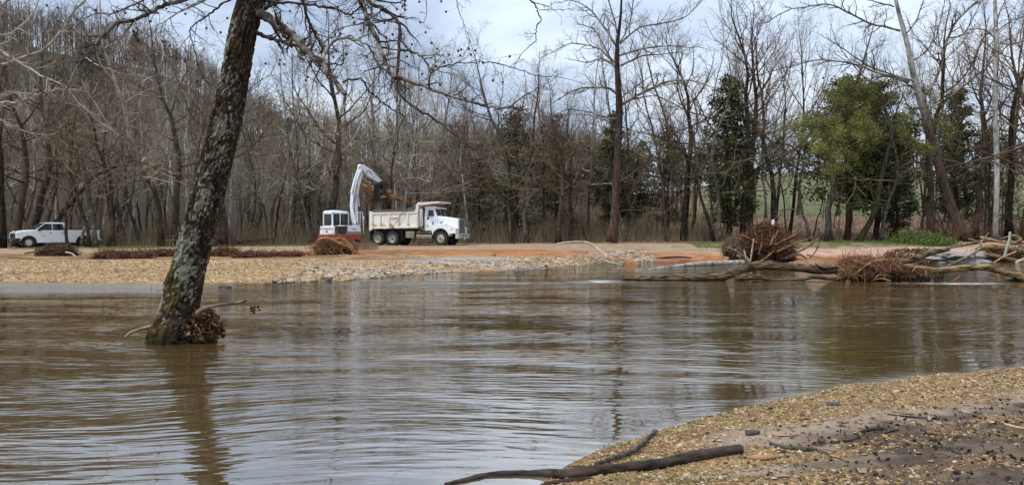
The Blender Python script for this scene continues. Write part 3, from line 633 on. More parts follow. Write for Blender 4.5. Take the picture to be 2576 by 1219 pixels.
# ---- far wooded hill and far field edge: one mass
hb_ = MB(); hf = MB()
hr = random.Random(5); nr = np.random.default_rng(5); tri_c = []; ev = []
def far_tree(X, Y, H, z):
    p = Vector((X, Y, z - 0.3)); lean = Vector((hr.gauss(0, .05), 0, 1)); top = p + lean * H; r = 0.011 * H
    hb_.tube([p, p.lerp(top, .5), top], [r, r * .7, 0.02], 3)
    for j in range(13):
        t = hr.uniform(0.3, 0.97); q = p.lerp(top, t); az = hr.uniform(0, 6.283); e = hr.uniform(0.3, 1.2); L = H * 0.3 * (1.15 - t) + 0.8
        d = Vector((math.cos(az) * math.cos(e), math.sin(az) * math.cos(e), math.sin(e))); a = q + d * L * 0.5; b_ = q + (d + Vector((0, 0, .25))) * L
        hb_.tube([q, a, b_], [0.05, 0.035, 0.015], 3)
        for m in range(9):
            s0 = a.lerp(b_, hr.uniform(-.6, 1)); dd = (d + rv(hr) * 0.6 + Vector((0, 0, 0.3))).normalized() * hr.uniform(0.6, 1.5); tri_c.append((tuple(s0), tuple(s0 + dd)))
for i in range(1280):
    ratio = -0.80 + 0.93 * hr.random(); Y = 96 + 160 * hr.random() ** 0.45; X = ratio * Y; far_tree(X, Y, hr.uniform(9, 15), float(far_z(X, Y)))
for i in range(110):
    ratio = 0.1 + 0.75 * hr.random(); Y = 215 + 45 * hr.random(); X = ratio * Y; far_tree(X, Y, hr.uniform(8, 14), float(far_z(X, Y)))
for i in range(90):
    ratio = 0.02 + 0.72 * hr.random(); Y = 96 + 60 * hr.random()
    if ratio > 0.27: continue
    far_tree(ratio * Y, Y, hr.uniform(7, 12), float(far_z(ratio * Y, Y)))
n = 9000; Yn = nr.uniform(78, 150, n); Xn = nr.uniform(-0.8, 0.24, n) * Yn; zn = far_z(Xn, Yn); hn = nr.uniform(2.0, 7, n)
tri_c += [((x, y, z - .1), (x + l * h * .12, y, z + h)) for x, y, z, h, l in zip(Xn, Yn, zn, hn, nr.normal(size=n))]
T = np.array(tri_c); a = T[:, 0]; b_ = T[:, 1]; side = nr.normal(size=a.shape); side /= np.linalg.norm(side, axis=1, keepdims=True); wv = side * 0.022
v = np.stack([a - wv, a + wv, b_], 1).reshape(-1, 3); hb_.raw(v, np.arange(len(v)).reshape(-1, 3))
far_twig = noise_mat('far_wood', (0.095, 0.068, 0.046), (0.21, 0.158, 0.112), 0.08, 0.95, bump=0, contrast=(0.4, 0.6), detail=6)
o = hb_.build('far_wood', far_twig); tag(o, 'far leafless wood covering the hill behind the gravel bar', kind='stuff')
for i in range(50):
    if i < 14:
        px = hr.choice([hr.uniform(150, 760), hr.uniform(220, 460), hr.uniform(700, 1400)]); Y = hr.uniform(150, 245)
    else: px = hr.uniform(1420, 2600); Y = hr.uniform(120, 250)
    if i >= 14 and px > 1900: Y = hr.uniform(222, 255)
    X = xy(px, Y); z = float(far_z(X, Y)); H = hr.uniform(7, 12); n = 420
    t = nr.random(n) ** 0.8; rr = (1 - t) ** 0.5 * H * 0.24 * nr.random(n) ** 0.5 + .1; az = nr.random(n) * 6.283
    ev.append(np.stack([X + rr * np.cos(az), Y + rr * np.sin(az), z + H * (0.25 + 0.75 * t)], -1))
cards(hf, np.concatenate(ev), 0.55, nr, 1.8)
o = hf.build('far_evergreens', island_mat('far_evergreen', [(0.055, 0.062, 0.042), (0.08, 0.088, 0.06), (0.10, 0.105, 0.075)], 0.9, 0.1), None, False); tag(o, 'far dark evergreens scattered through the hillside wood', kind='stuff')  # distance haze is mixed into this lighter foliage colour

# ---- undergrowth, leaf litter, grass
ub = MB(); L_ = []
n = 30000; px = nr.uniform(-60, 2640, n); Y = 60.5 + 30 * nr.random(n) ** 1.3; Y = np.where(px < 275, np.maximum(Y, 66.5 + (Y - 60) * .3), Y); X = (px - 1288) / F * Y; z = far_z(X, Y)
hh = nr.uniform(0.3, 2.0, n) * (0.6 + fbm(X * .3, Y * .3, 3)); dx = nr.normal(size=(n, 3)) * 0.28; dx[:, 2] = 1; hh *= np.where(px > 1820, .55, 1.0) * np.where((px > 1820) & (nr.random(n) < .6), 0.15, 1); tip = np.stack([X, Y, z], -1) + dx * hh[:, None]
b0 = np.stack([X - 0.012, Y, z - .02], -1); b1 = np.stack([X + 0.012, Y, z - .02], -1)
ub.raw(np.stack([b0, b1, tip], 1).reshape(-1, 3), np.arange(3 * n).reshape(-1, 3))
o = ub.build('underbrush', island_mat('dry_stems', [(0.09, 0.066, 0.04), (0.19, 0.145, 0.085), (0.30, 0.235, 0.14), (0.13, 0.105, 0.05)], 0.9), None, False); tag(o, 'dry brown undergrowth on the woodland floor', kind='stuff')
lb = MB(); n = 34000; px = nr.uniform(-40, 2620, n); Y = 57 + 30 * nr.random(n) ** 1.5; X = (px - 1288) / F * Y
keep = (Y > 60.5) | ((X > 13) & (Y > 57.2)); X, Y = X[keep], Y[keep]
cards(lb, np.stack([X, Y, far_z(X, Y) + 0.03], -1), 0.11, nr, 1.3)
o = lb.build('leaf_litter', island_mat('dead_leaves', [(0.14, 0.08, 0.05), (0.28, 0.17, 0.115), (0.44, 0.31, 0.22), (0.22, 0.14, 0.095)], 0.85), None, False); tag(o, 'dead brown leaves covering the woodland floor', kind='stuff')
gb = MB(); n = 26000
reg = nr.random(n); X = np.where(reg < .6, nr.uniform(13, 33, n), np.where(reg < .85, nr.uniform(-24, -11, n), nr.uniform(-37, -27, n)))
Y = np.where(reg < .6, nr.uniform(53, 58.5, n), np.where(reg < .85, nr.uniform(59, 65, n), nr.uniform(55.5, 61, n))); keep = fbm(X * .4, Y * .6, 3) > 0.44; X, Y = X[keep], Y[keep]; n = len(X); z = far_z(X, Y)
tip = np.stack([X + nr.normal(0, .04, n), Y + nr.normal(0, .03, n), z + nr.uniform(.05, .16, n)], -1)
gb.raw(np.stack([np.stack([X - .015, Y, z - .01], -1), np.stack([X + .015, Y, z - .01], -1), tip], 1).reshape(-1, 3), np.arange(3 * n).reshape(-1, 3))
o = gb.build('grass', island_mat('grass', [(0.09, 0.13, 0.03), (0.15, 0.21, 0.05), (0.24, 0.25, 0.09)], 0.8), None, False); tag(o, 'short green grass along the far edge of the road', kind='stuff')
# green bush under the leaning right sycamore
def leafy_bush(px, Y, w_, h_, label):
    e = empty('green_bush', (xy(px, Y), Y, float(far_z(xy(px, Y), Y))), 0, label, 'bush'); n = 2600
    c = nr.normal(size=(n, 3)) * np.array([w_ * .4, w_ * .3, h_ * .3]); c[:, 2] = np.abs(c[:, 2]) + 0.05 * nr.random(n); mb = MB(); cards(mb, c, 0.075, nr, 2.0); mb.build('foliage', bush_leaf, e, False)
    s_ = MB(); rn = random.Random(2)
    for j in range(22): s_.tube([Vector((0, 0, -.05)), Vector((rn.gauss(0, w_ * .2), rn.gauss(0, w_ * .2), h_ * .4)), Vector((rn.gauss(0, w_ * .45), rn.gauss(0, w_ * .35), h_ * rn.uniform(.5, 1)))], [0.015, 0.01, 0.005], 3)
    s_.build('stems', twig_brown, e)
bush_leaf = island_mat('bush_leaves', [(0.06, 0.09, 0.025), (0.10, 0.15, 0.04), (0.16, 0.19, 0.06)], 0.8)
leafy_bush(2305, 55.5, 2.2, 1.2, 'low green bush left of the foot of the big leaning sycamore')
leafy_bush(2355, 54.2, 1.6, 0.9, 'smaller green bush nearer the driftwood pile')

# ---- trees built branch by branch from the photograph
def custom_tree(name, label, Y, base, trunk, tw, branches, tm, bm, cfg, seed, kids=9, dz=1.2, kk=10, child=0.42, cat='tree', cover=()):
    """trunk: [(x, y, width px)], branches: [( [(x,y)...], w0, w1, depth change )]"""
    rn = random.Random(seed); bx_ = at(base[0], base[1], Y); e = empty(name, bx_, 0, label, cat)
    tb = MB(); pts = [at(x, y, Y) - bx_ for x, y, _ in trunk]; ws = [ww / F * Y / 2 for _, _, ww in trunk]
    nn = 24; P = bez(pts, nn); W = [np.interp(i / (nn - 1) * (len(ws) - 1), range(len(ws)), ws) for i in range(nn)]
    tb.tube(P, W, 14); tb.build('trunk', tm, e)
    bb = MB(); cb = MB()
    for (pl, w0, w1, dd) in branches:
        m = len(pl); p3 = [at(x, y, Y + dd * i / (m - 1)) - bx_ for i, (x, y) in enumerate(pl)]
        n_ = 16; Q = bez(p3, n_); Q = [q + rv(rn) * 0.015 * (1 if 0 < i < n_ - 1 else 0) for i, q in enumerate(Q)]
        rad = [(w0 + (w1 - w0) * i / (n_ - 1)) / F * Y / 2 for i in range(n_)]
        bb.tube(Q, rad, 7); Ln = sum((Q[i + 1] - Q[i]).length for i in range(n_ - 1))
        k = max(2, int(kids * Ln / 4)); spawn(cb, Q, rad, min(Ln, 5) * child * 2, 1, dict(cfg, kids=cfg['kids']), rn, k, 0.12)
        branch(cb, Q[-1], Q[-1] - Q[-2], min(Ln, 5) * 0.3, rad[-1], 2, cfg, rn)
    bb.build('limbs', bm, e); cb.build('twigs', cfg['tw'], e)['kind'] = 'stuff'
    return e, bx_
cen_tw = noise_mat('central_twigs', (0.07, 0.05, 0.038), (0.26, 0.22, 0.18), 0.8, 0.85, bump=0)
cA = cfg_(kids=(0, 5, 5, 4, 0), ratio=(0.5, 0.5, 0.55, 0.6, 0.6), max=4, wig=0.2, up=(0, .02, .05, .05, .03), rmin=0.006, tw=cen_tw)
cent_limb = noise_mat('central_limb', (0.085, 0.062, 0.048), (0.36, 0.32, 0.27), 1.5, 0.85, (1, 1, 1), 0.3)
custom_tree('sycamore_tree', 'tall straight sycamore in the middle of the picture with long level lower limbs', 56.5, (1538, 606),
    [(1538, 610, 30), (1545, 560, 22), (1549, 500, 20), (1553, 420, 19), (1556, 330, 18), (1558, 265, 18), (1554, 200, 14), (1552, 150, 12), (1553, 110, 10), (1558, 70, 8), (1562, 30, 6), (1565, -40, 4), (1568, -90, 3)], 0,
    [([(1553, 238), (1530, 222), (1508, 220), (1480, 221), (1453, 224), (1425, 237), (1408, 248)], 7, 2.5, -2),
     ([(1566, 262), (1588, 248), (1613, 234), (1640, 222), (1668, 209), (1695, 202), (1738, 203), (1780, 216)], 9, 2.5, -2),
     ([(1550, 300), (1508, 292), (1478, 281), (1428, 275), (1400, 288)], 4, 2, -1),
     ([(1548, 168), (1530, 155), (1510, 148), (1478, 157), (1450, 152)], 6, 2, 1),
     ([(1562, 165), (1590, 152), (1620, 140), (1660, 137), (1700, 132)], 6, 2, 2),
     ([(1558, 140), (1600, 128), (1640, 118), (1690, 116), (1740, 120)], 5, 2, -2),
     ([(1553, 120), (1530, 85), (1510, 55), (1490, 30), (1463, 10), (1435, 0)], 6, 2.5, 1),
     ([(1553, 115), (1575, 80), (1588, 45), (1592, 10), (1600, -40)], 5, 2, -1),
     ([(1552, 180), (1538, 150), (1500, 80), (1480, 68), (1455, 60)], 5, 2, 2),
     ([(1556, 95), (1545, 50), (1530, 0), (1520, -50)], 5, 2, -1),
     ([(1560, 110), (1610, 70), (1660, 60), (1720, 45), (1760, 10)], 5, 2, 2),
     ([(1558, 250), (1590, 225), (1640, 190), (1660, 185)], 3.5, 1.5, 2),
     ([(1555, 350), (1580, 330), (1610, 333)], 2.5, 1.5, -2),
     ([(1551, 160), (1500, 120), (1440, 110), (1400, 125)], 4.5, 2, -1)],
    trunk_mat('central_bark', (0.095, 0.062, 0.046), (0.06, 0.045, 0.036), (0.13, 0.11, 0.09), 4, 9), cent_limb, cA, 51)
cB = dict(cA, kids=(0, 5, 4, 3, 0), tw=twig_brown, up=(0, .04, .06, .04, .02))
custom_tree('sycamore_tree', 'big sycamore leaning left at the right, its lower trunk brown and its upper trunk white', 57.5, (2428, 604),
    [(2434, 610, 34), (2412, 565, 27), (2396, 530, 25), (2384, 495, 24), (2371, 455, 22), (2360, 410, 20), (2347, 360, 19), (2334, 315, 18), (2322, 272, 18), (2311, 235, 17), (2301, 200, 15), (2292, 160, 14), (2284, 115, 12), (2270, 65, 11), (2258, 20, 9), (2245, -40, 7), (2235, -90, 4)], 0,
    [([(2264, 78), (2230, 68), (2197, 63), (2165, 48), (2132, 30), (2100, 15), (2072, 10), (2030, 18), (1982, 25), (1932, 55)], 5.5, 2.5, -2),
     ([(2250, 17), (2215, 8), (2190, 2), (2150, -8)], 4, 2, 1),
     ([(2287, 207), (2250, 195), (2212, 185), (2170, 168), (2132, 158), (2085, 153), (2042, 153), (1990, 168)], 6, 2.5, -3),
     ([(2327, 235), (2345, 215), (2362, 180), (2372, 140), (2385, 95), (2402, 60), (2430, 30), (2452, 10), (2480, -20)], 8, 4, 2),
     ([(2340, 272), (2365, 258), (2385, 248), (2410, 225), (2440, 200), (2457, 130), (2475, 95), (2500, 70)], 6, 2.5, -2),
     ([(2300, 150), (2330, 130), (2350, 90), (2355, 40)], 4, 2, 2), ([(2275, 90), (2300, 60), (2320, 10), (2330, -40)], 4, 2, -1),
     ([(2372, 140), (2360, 90), (2368, 40), (2380, -10)], 4, 2, 1), ([(2385, 95), (2420, 90), (2440, 60), (2460, 20)], 4, 2, 1),
     ([(2300, 205), (2250, 190), (2182, 165), (2132, 130), (2085, 100)], 5, 2, -1), ([(2310, 230), (2260, 200), (2200, 195), (2150, 220)], 3.5, 1.5, 1)],
    trunk_mat('leaning_bark', (0.115, 0.078, 0.062), (0.42, 0.41, 0.36), (0.08, 0.075, 0.04), 8.5, 11.5), cent_limb, cB, 52)
custom_tree('sycamore_tree', 'slim straight sycamore with white bark near the right edge', 59, (2503, 596),
    [(2503, 604, 14), (2506, 520, 12), (2508, 440, 12), (2506, 350, 12), (2503, 260, 12), (2505, 180, 11), (2507, 100, 10), (2504, 40, 9), (2502, -40, 7), (2500, -90, 4)], 0,
    [([(2502, 95), (2480, 78), (2455, 72), (2440, 85), (2425, 75)], 4, 1.5, -1), ([(2507, 108), (2540, 112), (2576, 105), (2610, 98)], 3.5, 1.5, 1),
     ([(2508, 80), (2540, 55), (2580, 40)], 4, 1.5, -1), ([(2506, 275), (2480, 280), (2455, 283), (2432, 275)], 5, 1.5, -1), ([(2505, 60), (2520, 20), (2540, -20)], 4, 1.5, 0)],
    bark_white, cent_limb, cB, 53)
# budding tree, mossy forked trunk, drooping sprays of young leaves
e, b0 = custom_tree('budding_tree', 'mossy trunked tree with sprays of fresh yellow green leaves', 57.2, (2160, 606),
    [(2158, 610, 20), (2172, 585, 16), (2188, 560, 14), (2203, 520, 12), (2212, 470, 11), (2225, 410, 10), (2240, 350, 9), (2236, 300, 7), (2220, 260, 5), (2200, 215, 3)], 0,
    [([(2240, 345), (2200, 322), (2150, 312), (2100, 312), (2050, 325), (2010, 330)], 4.5, 2, -2), ([(2238, 320), (2190, 300), (2140, 285), (2090, 285), (2040, 300)], 4, 2, -1),
     ([(2230, 390), (2190, 375), (2140, 370), (2100, 385), (2080, 400)], 4, 1.5, -2), ([(2236, 300), (2200, 270), (2150, 250), (2110, 250)], 4, 1.5, 1),
     ([(2238, 330), (2280, 310), (2330, 300), (2370, 310)], 4, 1.5, 1), ([(2225, 270), (2180, 235), (2140, 225), (2100, 232)], 3.5, 1.5, -1), ([(2220, 260), (2250, 225), (2290, 215), (2320, 230)], 3.5, 1.5, 1),
     ([(2235, 360), (2280, 350), (2320, 365)], 3, 1.5, -1), ([(2205, 220), (2160, 180), (2120, 130), (2100, 100)], 3, 1.5, 0), ([(2240, 350), (2180, 340), (2120, 345), (2070, 360)], 4, 1.5, -3)],
    bark_moss, bark_moss, dict(cB, kids=(0, 4, 4, 3, 0), up=(0, -.01, -.02, -.02, 0)), 54, kids=8)
tw = [c for c in e.children if c.name.startswith('twigs')][0].data; co = np.zeros(len(tw.vertices) * 3, np.float32); tw.vertices.foreach_get('co', co); co = co.reshape(-1, 3)
lo = co[nr.integers(0, len(co), 52000)]; hgt = lo[:, 2] + b0.z; pxx = 1288 + (lo[:, 0] + b0.x) / 57.2 * F
lo = lo[(fbm(lo[:, 0] * 1.1, lo[:, 2] * 1.6, 3) > 0.36) & (hgt < CAMH + (575 - 205) / F * 57.2)]
mb = MB(); cards(mb, lo + nr.normal(size=lo.shape) * 0.16, 0.055, nr, 1.8, 0.5); mb.build('leaves', bud_leaf, e, False)
# ================================================================== VEHICLES
def bm_obj(name, bm, mat, parent, bevel=0.0, smooth=True, seg=2):
    if bevel:
        ed = [e for e in bm.edges if len(e.link_faces) == 2 and e.calc_face_angle(0) > 0.35]
        bmesh.ops.bevel(bm, geom=ed, offset=bevel, segments=seg, affect='EDGES', profile=0.6)
    bmesh.ops.recalc_face_normals(bm, faces=bm.faces[:])
    me = bpy.data.meshes.new(name); bm.to_mesh(me); bm.free()
    if smooth:
        me.shade_smooth()
        try: me.set_sharp_from_angle(angle=R(38))
        except Exception: pass
    return link(name, me, parent, mat)
def prism_bm(prof, y0, y1, bm=None, inset=None):
    """profile in (x, z) extruded from y0 to y1; inset = profile for the y1 side"""
    bm = bm or bmesh.new(); a = [bm.verts.new((x, y0, z)) for x, z in prof]; b = [bm.verts.new((x, y1, z)) for x, z in (inset or prof)]
    n = len(prof); bm.faces.new(a); bm.faces.new(b[::-1])
    for i in range(n): bm.faces.new((a[i], a[(i + 1) % n], b[(i + 1) % n], b[i]))
    return bm
def prism(name, prof, y0, y1, mat, parent, bevel=0.0): return bm_obj(name, prism_bm(prof, y0, y1), mat, parent, bevel)
def box_bm(c, s, bm=None, rot=None):
    bm = bm or bmesh.new(); M = Matrix.Translation(c) @ (rot.to_matrix().to_4x4() if rot else Matrix()) @ Matrix.Diagonal((s[0], s[1], s[2], 1))
    bmesh.ops.create_cube(bm, size=1, matrix=M); return bm
def box(name, c, s, mat, parent, bevel=0.0, rot=None): return bm_obj(name, box_bm(c, s, None, rot), mat, parent, bevel)
def cyl_bm(a, b, r, bm=None, k=16, r2=None):
    bm = bm or bmesh.new(); a = Vector(a); b = Vector(b); q = (b - a).to_track_quat('Z', 'Y')
    bmesh.ops.create_cone(bm, cap_ends=True, segments=k, radius1=r, radius2=r if r2 is None else r2, depth=(b - a).length, matrix=Matrix.Translation((a + b) / 2) @ q.to_matrix().to_4x4()); return bm
def cyl(name, a, b, r, mat, parent, bevel=0.0, k=16, r2=None): return bm_obj(name, cyl_bm(a, b, r, None, k, r2), mat, parent, bevel)
def tube_o(name, pts, r, mat, parent, k=6):
    mb = MB(); P = bez(pts, max(len(pts) * 3, 4)) if len(pts) > 2 else [Vector(p) for p in pts]; mb.tube(P, [r] * len(P), k); return mb.build(name, mat, parent)
def lathe_bm(prof, axis_c, k=28):
    """prof (r, y) turned about the y axis through axis_c"""
    bm = bmesh.new(); rings = []
    for r, y in prof: rings.append([bm.verts.new((axis_c[0] + r * math.cos(t * 2 * math.pi / k), axis_c[1] + y, axis_c[2] + r * math.sin(t * 2 * math.pi / k))) for t in range(k)])
    for a, b in zip(rings, rings[1:]):
        for i in range(k): bm.faces.new((a[i], a[(i + 1) % k], b[(i + 1) % k], b[i]))
    return bm
def text_o(name, s, size, loc, rot, mat, parent):
    cu = bpy.data.curves.new(name, 'FONT'); cu.body = s; cu.size = size; cu.extrude = 0.004; cu.align_x = 'CENTER'; cu.align_y = 'CENTER'
    t = bpy.data.objects.new(name, cu); me = bpy.data.meshes.new_from_object(t); bpy.data.objects.remove(t)
    o = link(name, me, parent, mat); o.location = loc; o.rotation_euler = rot; return o
white = plain('white_paint', (0.88, 0.90, 0.90), 0.25, coat=0.6, dirt=0.02)
cream = plain('cream_paint', (0.82, 0.79, 0.68), 0.45, dirt=0.08)
def rust_cream():
    m = noise_mat('rust_streaked_cream', (0.50, 0.33, 0.15), (0.86, 0.83, 0.74), 2.2, 0.55, (0.8, 1, 1.5), 0.0, contrast=(0.30, 0.40))
    return m
rusty = rust_cream(); rusty_pl = noise_mat('rust_stain', (0.40, 0.17, 0.05), (0.70, 0.50, 0.28), 6, .7, bump=0)
grey_white = plain('grey_white_paint', (0.72, 0.75, 0.76), 0.35, coat=0.3, dirt=0.1)
blackm = plain('black_paint', (0.018, 0.018, 0.02), 0.5, dirt=0.06)
dusty_black = plain('dusty_black', (0.03, 0.028, 0.027), 0.8, dirt=0.25)
rubber = plain('tyre_rubber', (0.022, 0.021, 0.021), 0.85, dirt=0.12)
chrome = plain('chrome', (0.62, 0.63, 0.64), 0.3, 0.45, dirt=0.12)
steel = plain('worn_steel', (0.30, 0.28, 0.26), 0.45, 0.7, dirt=0.35)
dull_alu = plain('dull_aluminium', (0.36, 0.33, 0.24), 0.5, 0.5, dirt=0.35)
redp = plain('red_paint', (0.42, 0.035, 0.03), 0.35, coat=0.4, dirt=0.08)
rim_w = plain('cream_rim', (0.62, 0.58, 0.46), 0.5, dirt=0.3)
rim_s = plain('silver_rim', (0.55, 0.56, 0.57), 0.3, 0.6, dirt=0.1)
woodm = noise_mat('grey_board', (0.10, 0.075, 0.065), (0.22, 0.175, 0.155), 4, 0.85, (0.2, 1, 3))
glass, nt, b = mat_new('dark_glass'); b.inputs['Base Color'].default_value = (0.015, 0.022, 0.022, 1); b.inputs['Roughness'].default_value = 0.04; b.inputs['IOR'].default_value = 1.6
clear, nt, b = mat_new('lamp_glass'); b.inputs['Base Color'].default_value = (0.7, 0.7, 0.68, 1); b.inputs['Roughness'].default_value = 0.1
amber, nt, b = mat_new('lit_amber_lens'); b.inputs['Base Color'].default_value = (0.7, 0.2, 0.1, 1); b.inputs['Emission Color'].default_value = (1, 0.45, 0.35, 1); b.inputs['Emission Strength'].default_value = 1.0
redl, nt, b = mat_new('red_reflector'); b.inputs['Base Color'].default_value = (0.28, 0.02, 0.015, 1); b.inputs['Roughness'].default_value = 0.3
darkred = plain('faded_marker', (0.05, 0.045, 0.04), 0.5)

def wheel(parent, x, y, side, r, wd, rimr, rimmat, dish, nuts, steer=0.0, dual=False):
    """side -1: outer face looks to -y"""
    w_ = empty('wheel', (x, y, r), steer); w_.parent = parent
    s = side; k = 32
    prof = [(rimr, 0), (r * 0.93, 0), (r, s * -0.05), (r, -s * (wd - 0.05)), (r * 0.93, -s * wd), (rimr, -s * wd)]
    t = bm_obj('tyre', lathe_bm(prof, (0, 0, 0), k), rubber, w_)
    # tread blocks
    bm = bmesh.new()
    for i in range(30):
        a = i * 2 * math.pi / 30; rot = Euler((0, -a, 0)); box_bm((math.cos(a) * r, -s * wd / 2, math.sin(a) * r), (0.03, wd * 0.86, r * 0.11), bm, rot)
    bm_obj('tread', bm, rubber, t, 0, False)
    if dual: bm_obj('tyre', lathe_bm([(a, q - s * (wd + 0.06)) for a, q in prof], (0, 0, 0), k), rubber, w_)
    rp_ = [(rimr * 1.02, s * 0.005), (rimr * 0.93, -s * 0.01), (rimr * 0.88, -s * dish), (rimr * 0.45, -s * dish), (rimr * 0.42, -s * (dish - 0.07)), (0.001, -s * (dish - 0.08))]
    rm = bm_obj('rim', lathe_bm(rp_, (0, 0, 0), k), rimmat, w_)
    bm = bmesh.new()
    for i in range(nuts):
        a = i * 2 * math.pi / nuts
        cyl_bm((math.cos(a) * rimr * .66, -s * (dish - 0.012), math.sin(a) * rimr * .66), (math.cos(a) * rimr * .66, -s * (dish + 0.01), math.sin(a) * rimr * .66), rimr * 0.12, bm, 10)
    bm_obj('hand_hole', bm, blackm, rm)
    bm_obj('hub', cyl_bm((0, -s * dish, 0), (0, -s * (dish - 0.1), 0), rimr * 0.28, None, 16), dusty_black if nuts > 6 else rimmat, rm, 0.01)
    return w_

# ---------------------------------------------------------------- dump truck (x forward, near side is -y)
PHI = R(-17)
Xr, Yr = -10.8, 57.5
T = empty('dump_truck', (Xr, Yr, 0.0), PHI, 'white bonneted dump truck with a cream rust stained tipper body parked on the dirt road', 'dump truck')
zt = [float(far_z(Xr + math.cos(PHI) * u, Yr + math.sin(PHI) * u)) for u in (0.8, 2, 6)]; T.location.z = sum(zt) / 3 + 0.0; T.scale = (0.955, 1, 1)
def q(cx, cy): return ((cx - 160) * 0.00374, (1040 - cy) * 0.0035)
WY = 1.2
# chassis
bm = box_bm((3.6, -0.42 + 1.2, 0.95), (6.9, 0.1, 0.26)); box_bm((3.6, 0.42 + 1.2, 0.95), (6.9, 0.1, 0.26), bm)
for x in (0.4, 1.3, 2.6, 3.9, 5.4, 6.6): box_bm((x, 1.2, 0.93), (0.12, 0.8, 0.16), bm)
for x in (0.72, 1.98, 6.05): cyl_bm((x, 0.2, 0.54), (x, 2.2, 0.54), 0.11, bm, 10)
box_bm((2.2, 1.2, 1.12), (4.0, 1.0, 0.24), bm); box_bm((5.9, 1.2, 0.95), (1.1, 0.9, 0.5), bm)
bm_obj('chassis', bm, dusty_black, T)
# near side y=0 ; far side y=2.4
for x in (0.72, 1.98):
    wheel(T, x, 0.02, -1, 0.53, 0.26, 0.29, rim_w, 0.14, 8, 0, True); wheel(T, x, 2.38, 1, 0.53, 0.26, 0.29, rim_w, 0.14, 8, 0, True)
wheel(T, 6.07, 0.04, -1, 0.55, 0.30, 0.29, rim_w, -0.02, 10, R(-4)); wheel(T, 6.07, 2.36, 1, 0.55, 0.30, 0.29, rim_w, -0.02, 10, R(-4))
prism('mud_flap', [(0.05, 0.35), (0.08, 0.35), (0.08, 1.2), (0.05, 1.2)], 0.02, 0.62, blackm, T); prism('mud_flap', [(2.75, 0.35), (2.78, 0.35), (2.78, 1.1), (2.75, 1.1)], 0.02, 0.62, blackm, T)
# tipper body
bm = bmesh.new()
prism_bm([(0.2, 1.30), (4.2, 1.36), (4.2, 2.42), (0.2, 2.42)], 0.06, 0.12, bm); prism_bm([(0.2, 1.30), (4.2, 1.36), (4.2, 2.42), (0.2, 2.42)], 2.28, 2.34, bm)
prism_bm([(0.2, 1.28), (4.2, 1.30), (4.2, 1.38), (0.2, 1.36)], 0.12, 2.28, bm); prism_bm([(4.14, 1.36), (4.2, 1.36), (4.2, 3.15), (4.14, 3.15)], 0.12, 2.28, bm)
tb_ = bm_obj('tipper_body', bm, rusty, T)
for y in (-0.01, 2.33):
    prism('top_rail', [(0.25, 2.36), (4.18, 2.42), (4.18, 2.53), (0.25, 2.48)], y, y + 0.13, cream, tb_, 0.02)
    prism('bottom_rail', [(0.25, 1.27), (4.2, 1.33), (4.2, 1.45), (0.25, 1.41)], y - 0.02, y + 0.13, rusty, tb_, 0.02)
    for cx in (400, 610, 825, 1035, 1240):
        x = (cx - 160) * 0.00374; prism('side_rib', [(x - 0.04, 1.44), (x + 0.07, 1.44), (x + 0.10, 2.38), (x - 0.01, 2.38)], y + 0.0, y + 0.09, cream, tb_, 0.012)
    prism('rear_post', [(0.0, 1.12), (0.14, 1.12), (0.28, 1.3), (0.28, 2.3), (0.38, 2.36), (0.2, 2.56), (0.0, 2.58)], y - 0.02, y + 0.14, cream, tb_, 0.015)
    prism('side_board', [(0.3, 2.485), (3.9, 2.54), (3.9, 2.74), (0.3, 2.70)], y + 0.04, y + 0.085, woodm, tb_, 0.008)
    prism('front_post', [(3.86, 2.53), (4.22, 2.53), (4.22, 3.12), (4.10, 3.12), (4.02, 3.0), (4.02, 2.75)], y + 0.0, y + 0.10, cream, tb_, 0.01)
for x0_, x1_ in ((0.3, 0.75), (0.95, 1.5), (1.75, 2.0)): box('rust_stain_plate', ((x0_ + x1_) / 2, -0.040, 1.50), (x1_ - x0_, 0.008, 0.09), rusty_pl, tb_)
prism('ladder_bar', [(1.73, 2.08), (2.42, 2.10), (2.42, 2.15), (1.73, 2.13)], -0.01, 0.05, cream, tb_, 0.008)
prism('tailgate', [(0.02, 1.3), (0.09, 1.3), (0.09, 2.45), (0.02, 2.45)], 0.15, 2.26, rusty, tb_, 0.01)
for i, cx in enumerate((262, 455, 662, 868, 1072)):
    x = (cx - 160) * 0.00374; box('side_marker', (x, -0.036, 1.585), (0.22, 0.012, 0.05), redl if i < 4 else darkred, tb_)
bm = bmesh.new(); prism_bm([(4.12, 3.10), (4.2, 3.0), (5.98, 3.18), (5.98, 3.27), (4.6, 3.22), (4.12, 3.22)], 0.05, 2.35, bm); bm_obj('cab_guard', bm, cream, tb_, 0.02)
for y in (0.4, 1.2, 2.0): prism('guard_brace', [(4.2, 2.9), (4.3, 2.9), (5.7, 3.12), (5.7, 3.17), (4.2, 3.04)], y - .03, y + .03, cream, tb_)
tube_o('tarp_arm', [(2.0, -0.06, 1.33), (2.95, -0.08, 2.45), (3.15, -0.05, 2.68)], 0.025, steel, T, 6); cyl('arm_pivot', (2.0, -0.12, 1.34), (2.0, 0.0, 1.34), 0.09, steel, T, 0.01)
tube_o('tarp_arm', [(3.15, -0.05, 2.68), (3.35, 1.1, 2.86), (3.15, 2.4, 2.68)], 0.02, steel, T, 6)
cyl('hinge_pin', (0.13, -0.03, 1.62), (0.13, 0.0, 1.62), 0.035, blackm, tb_)
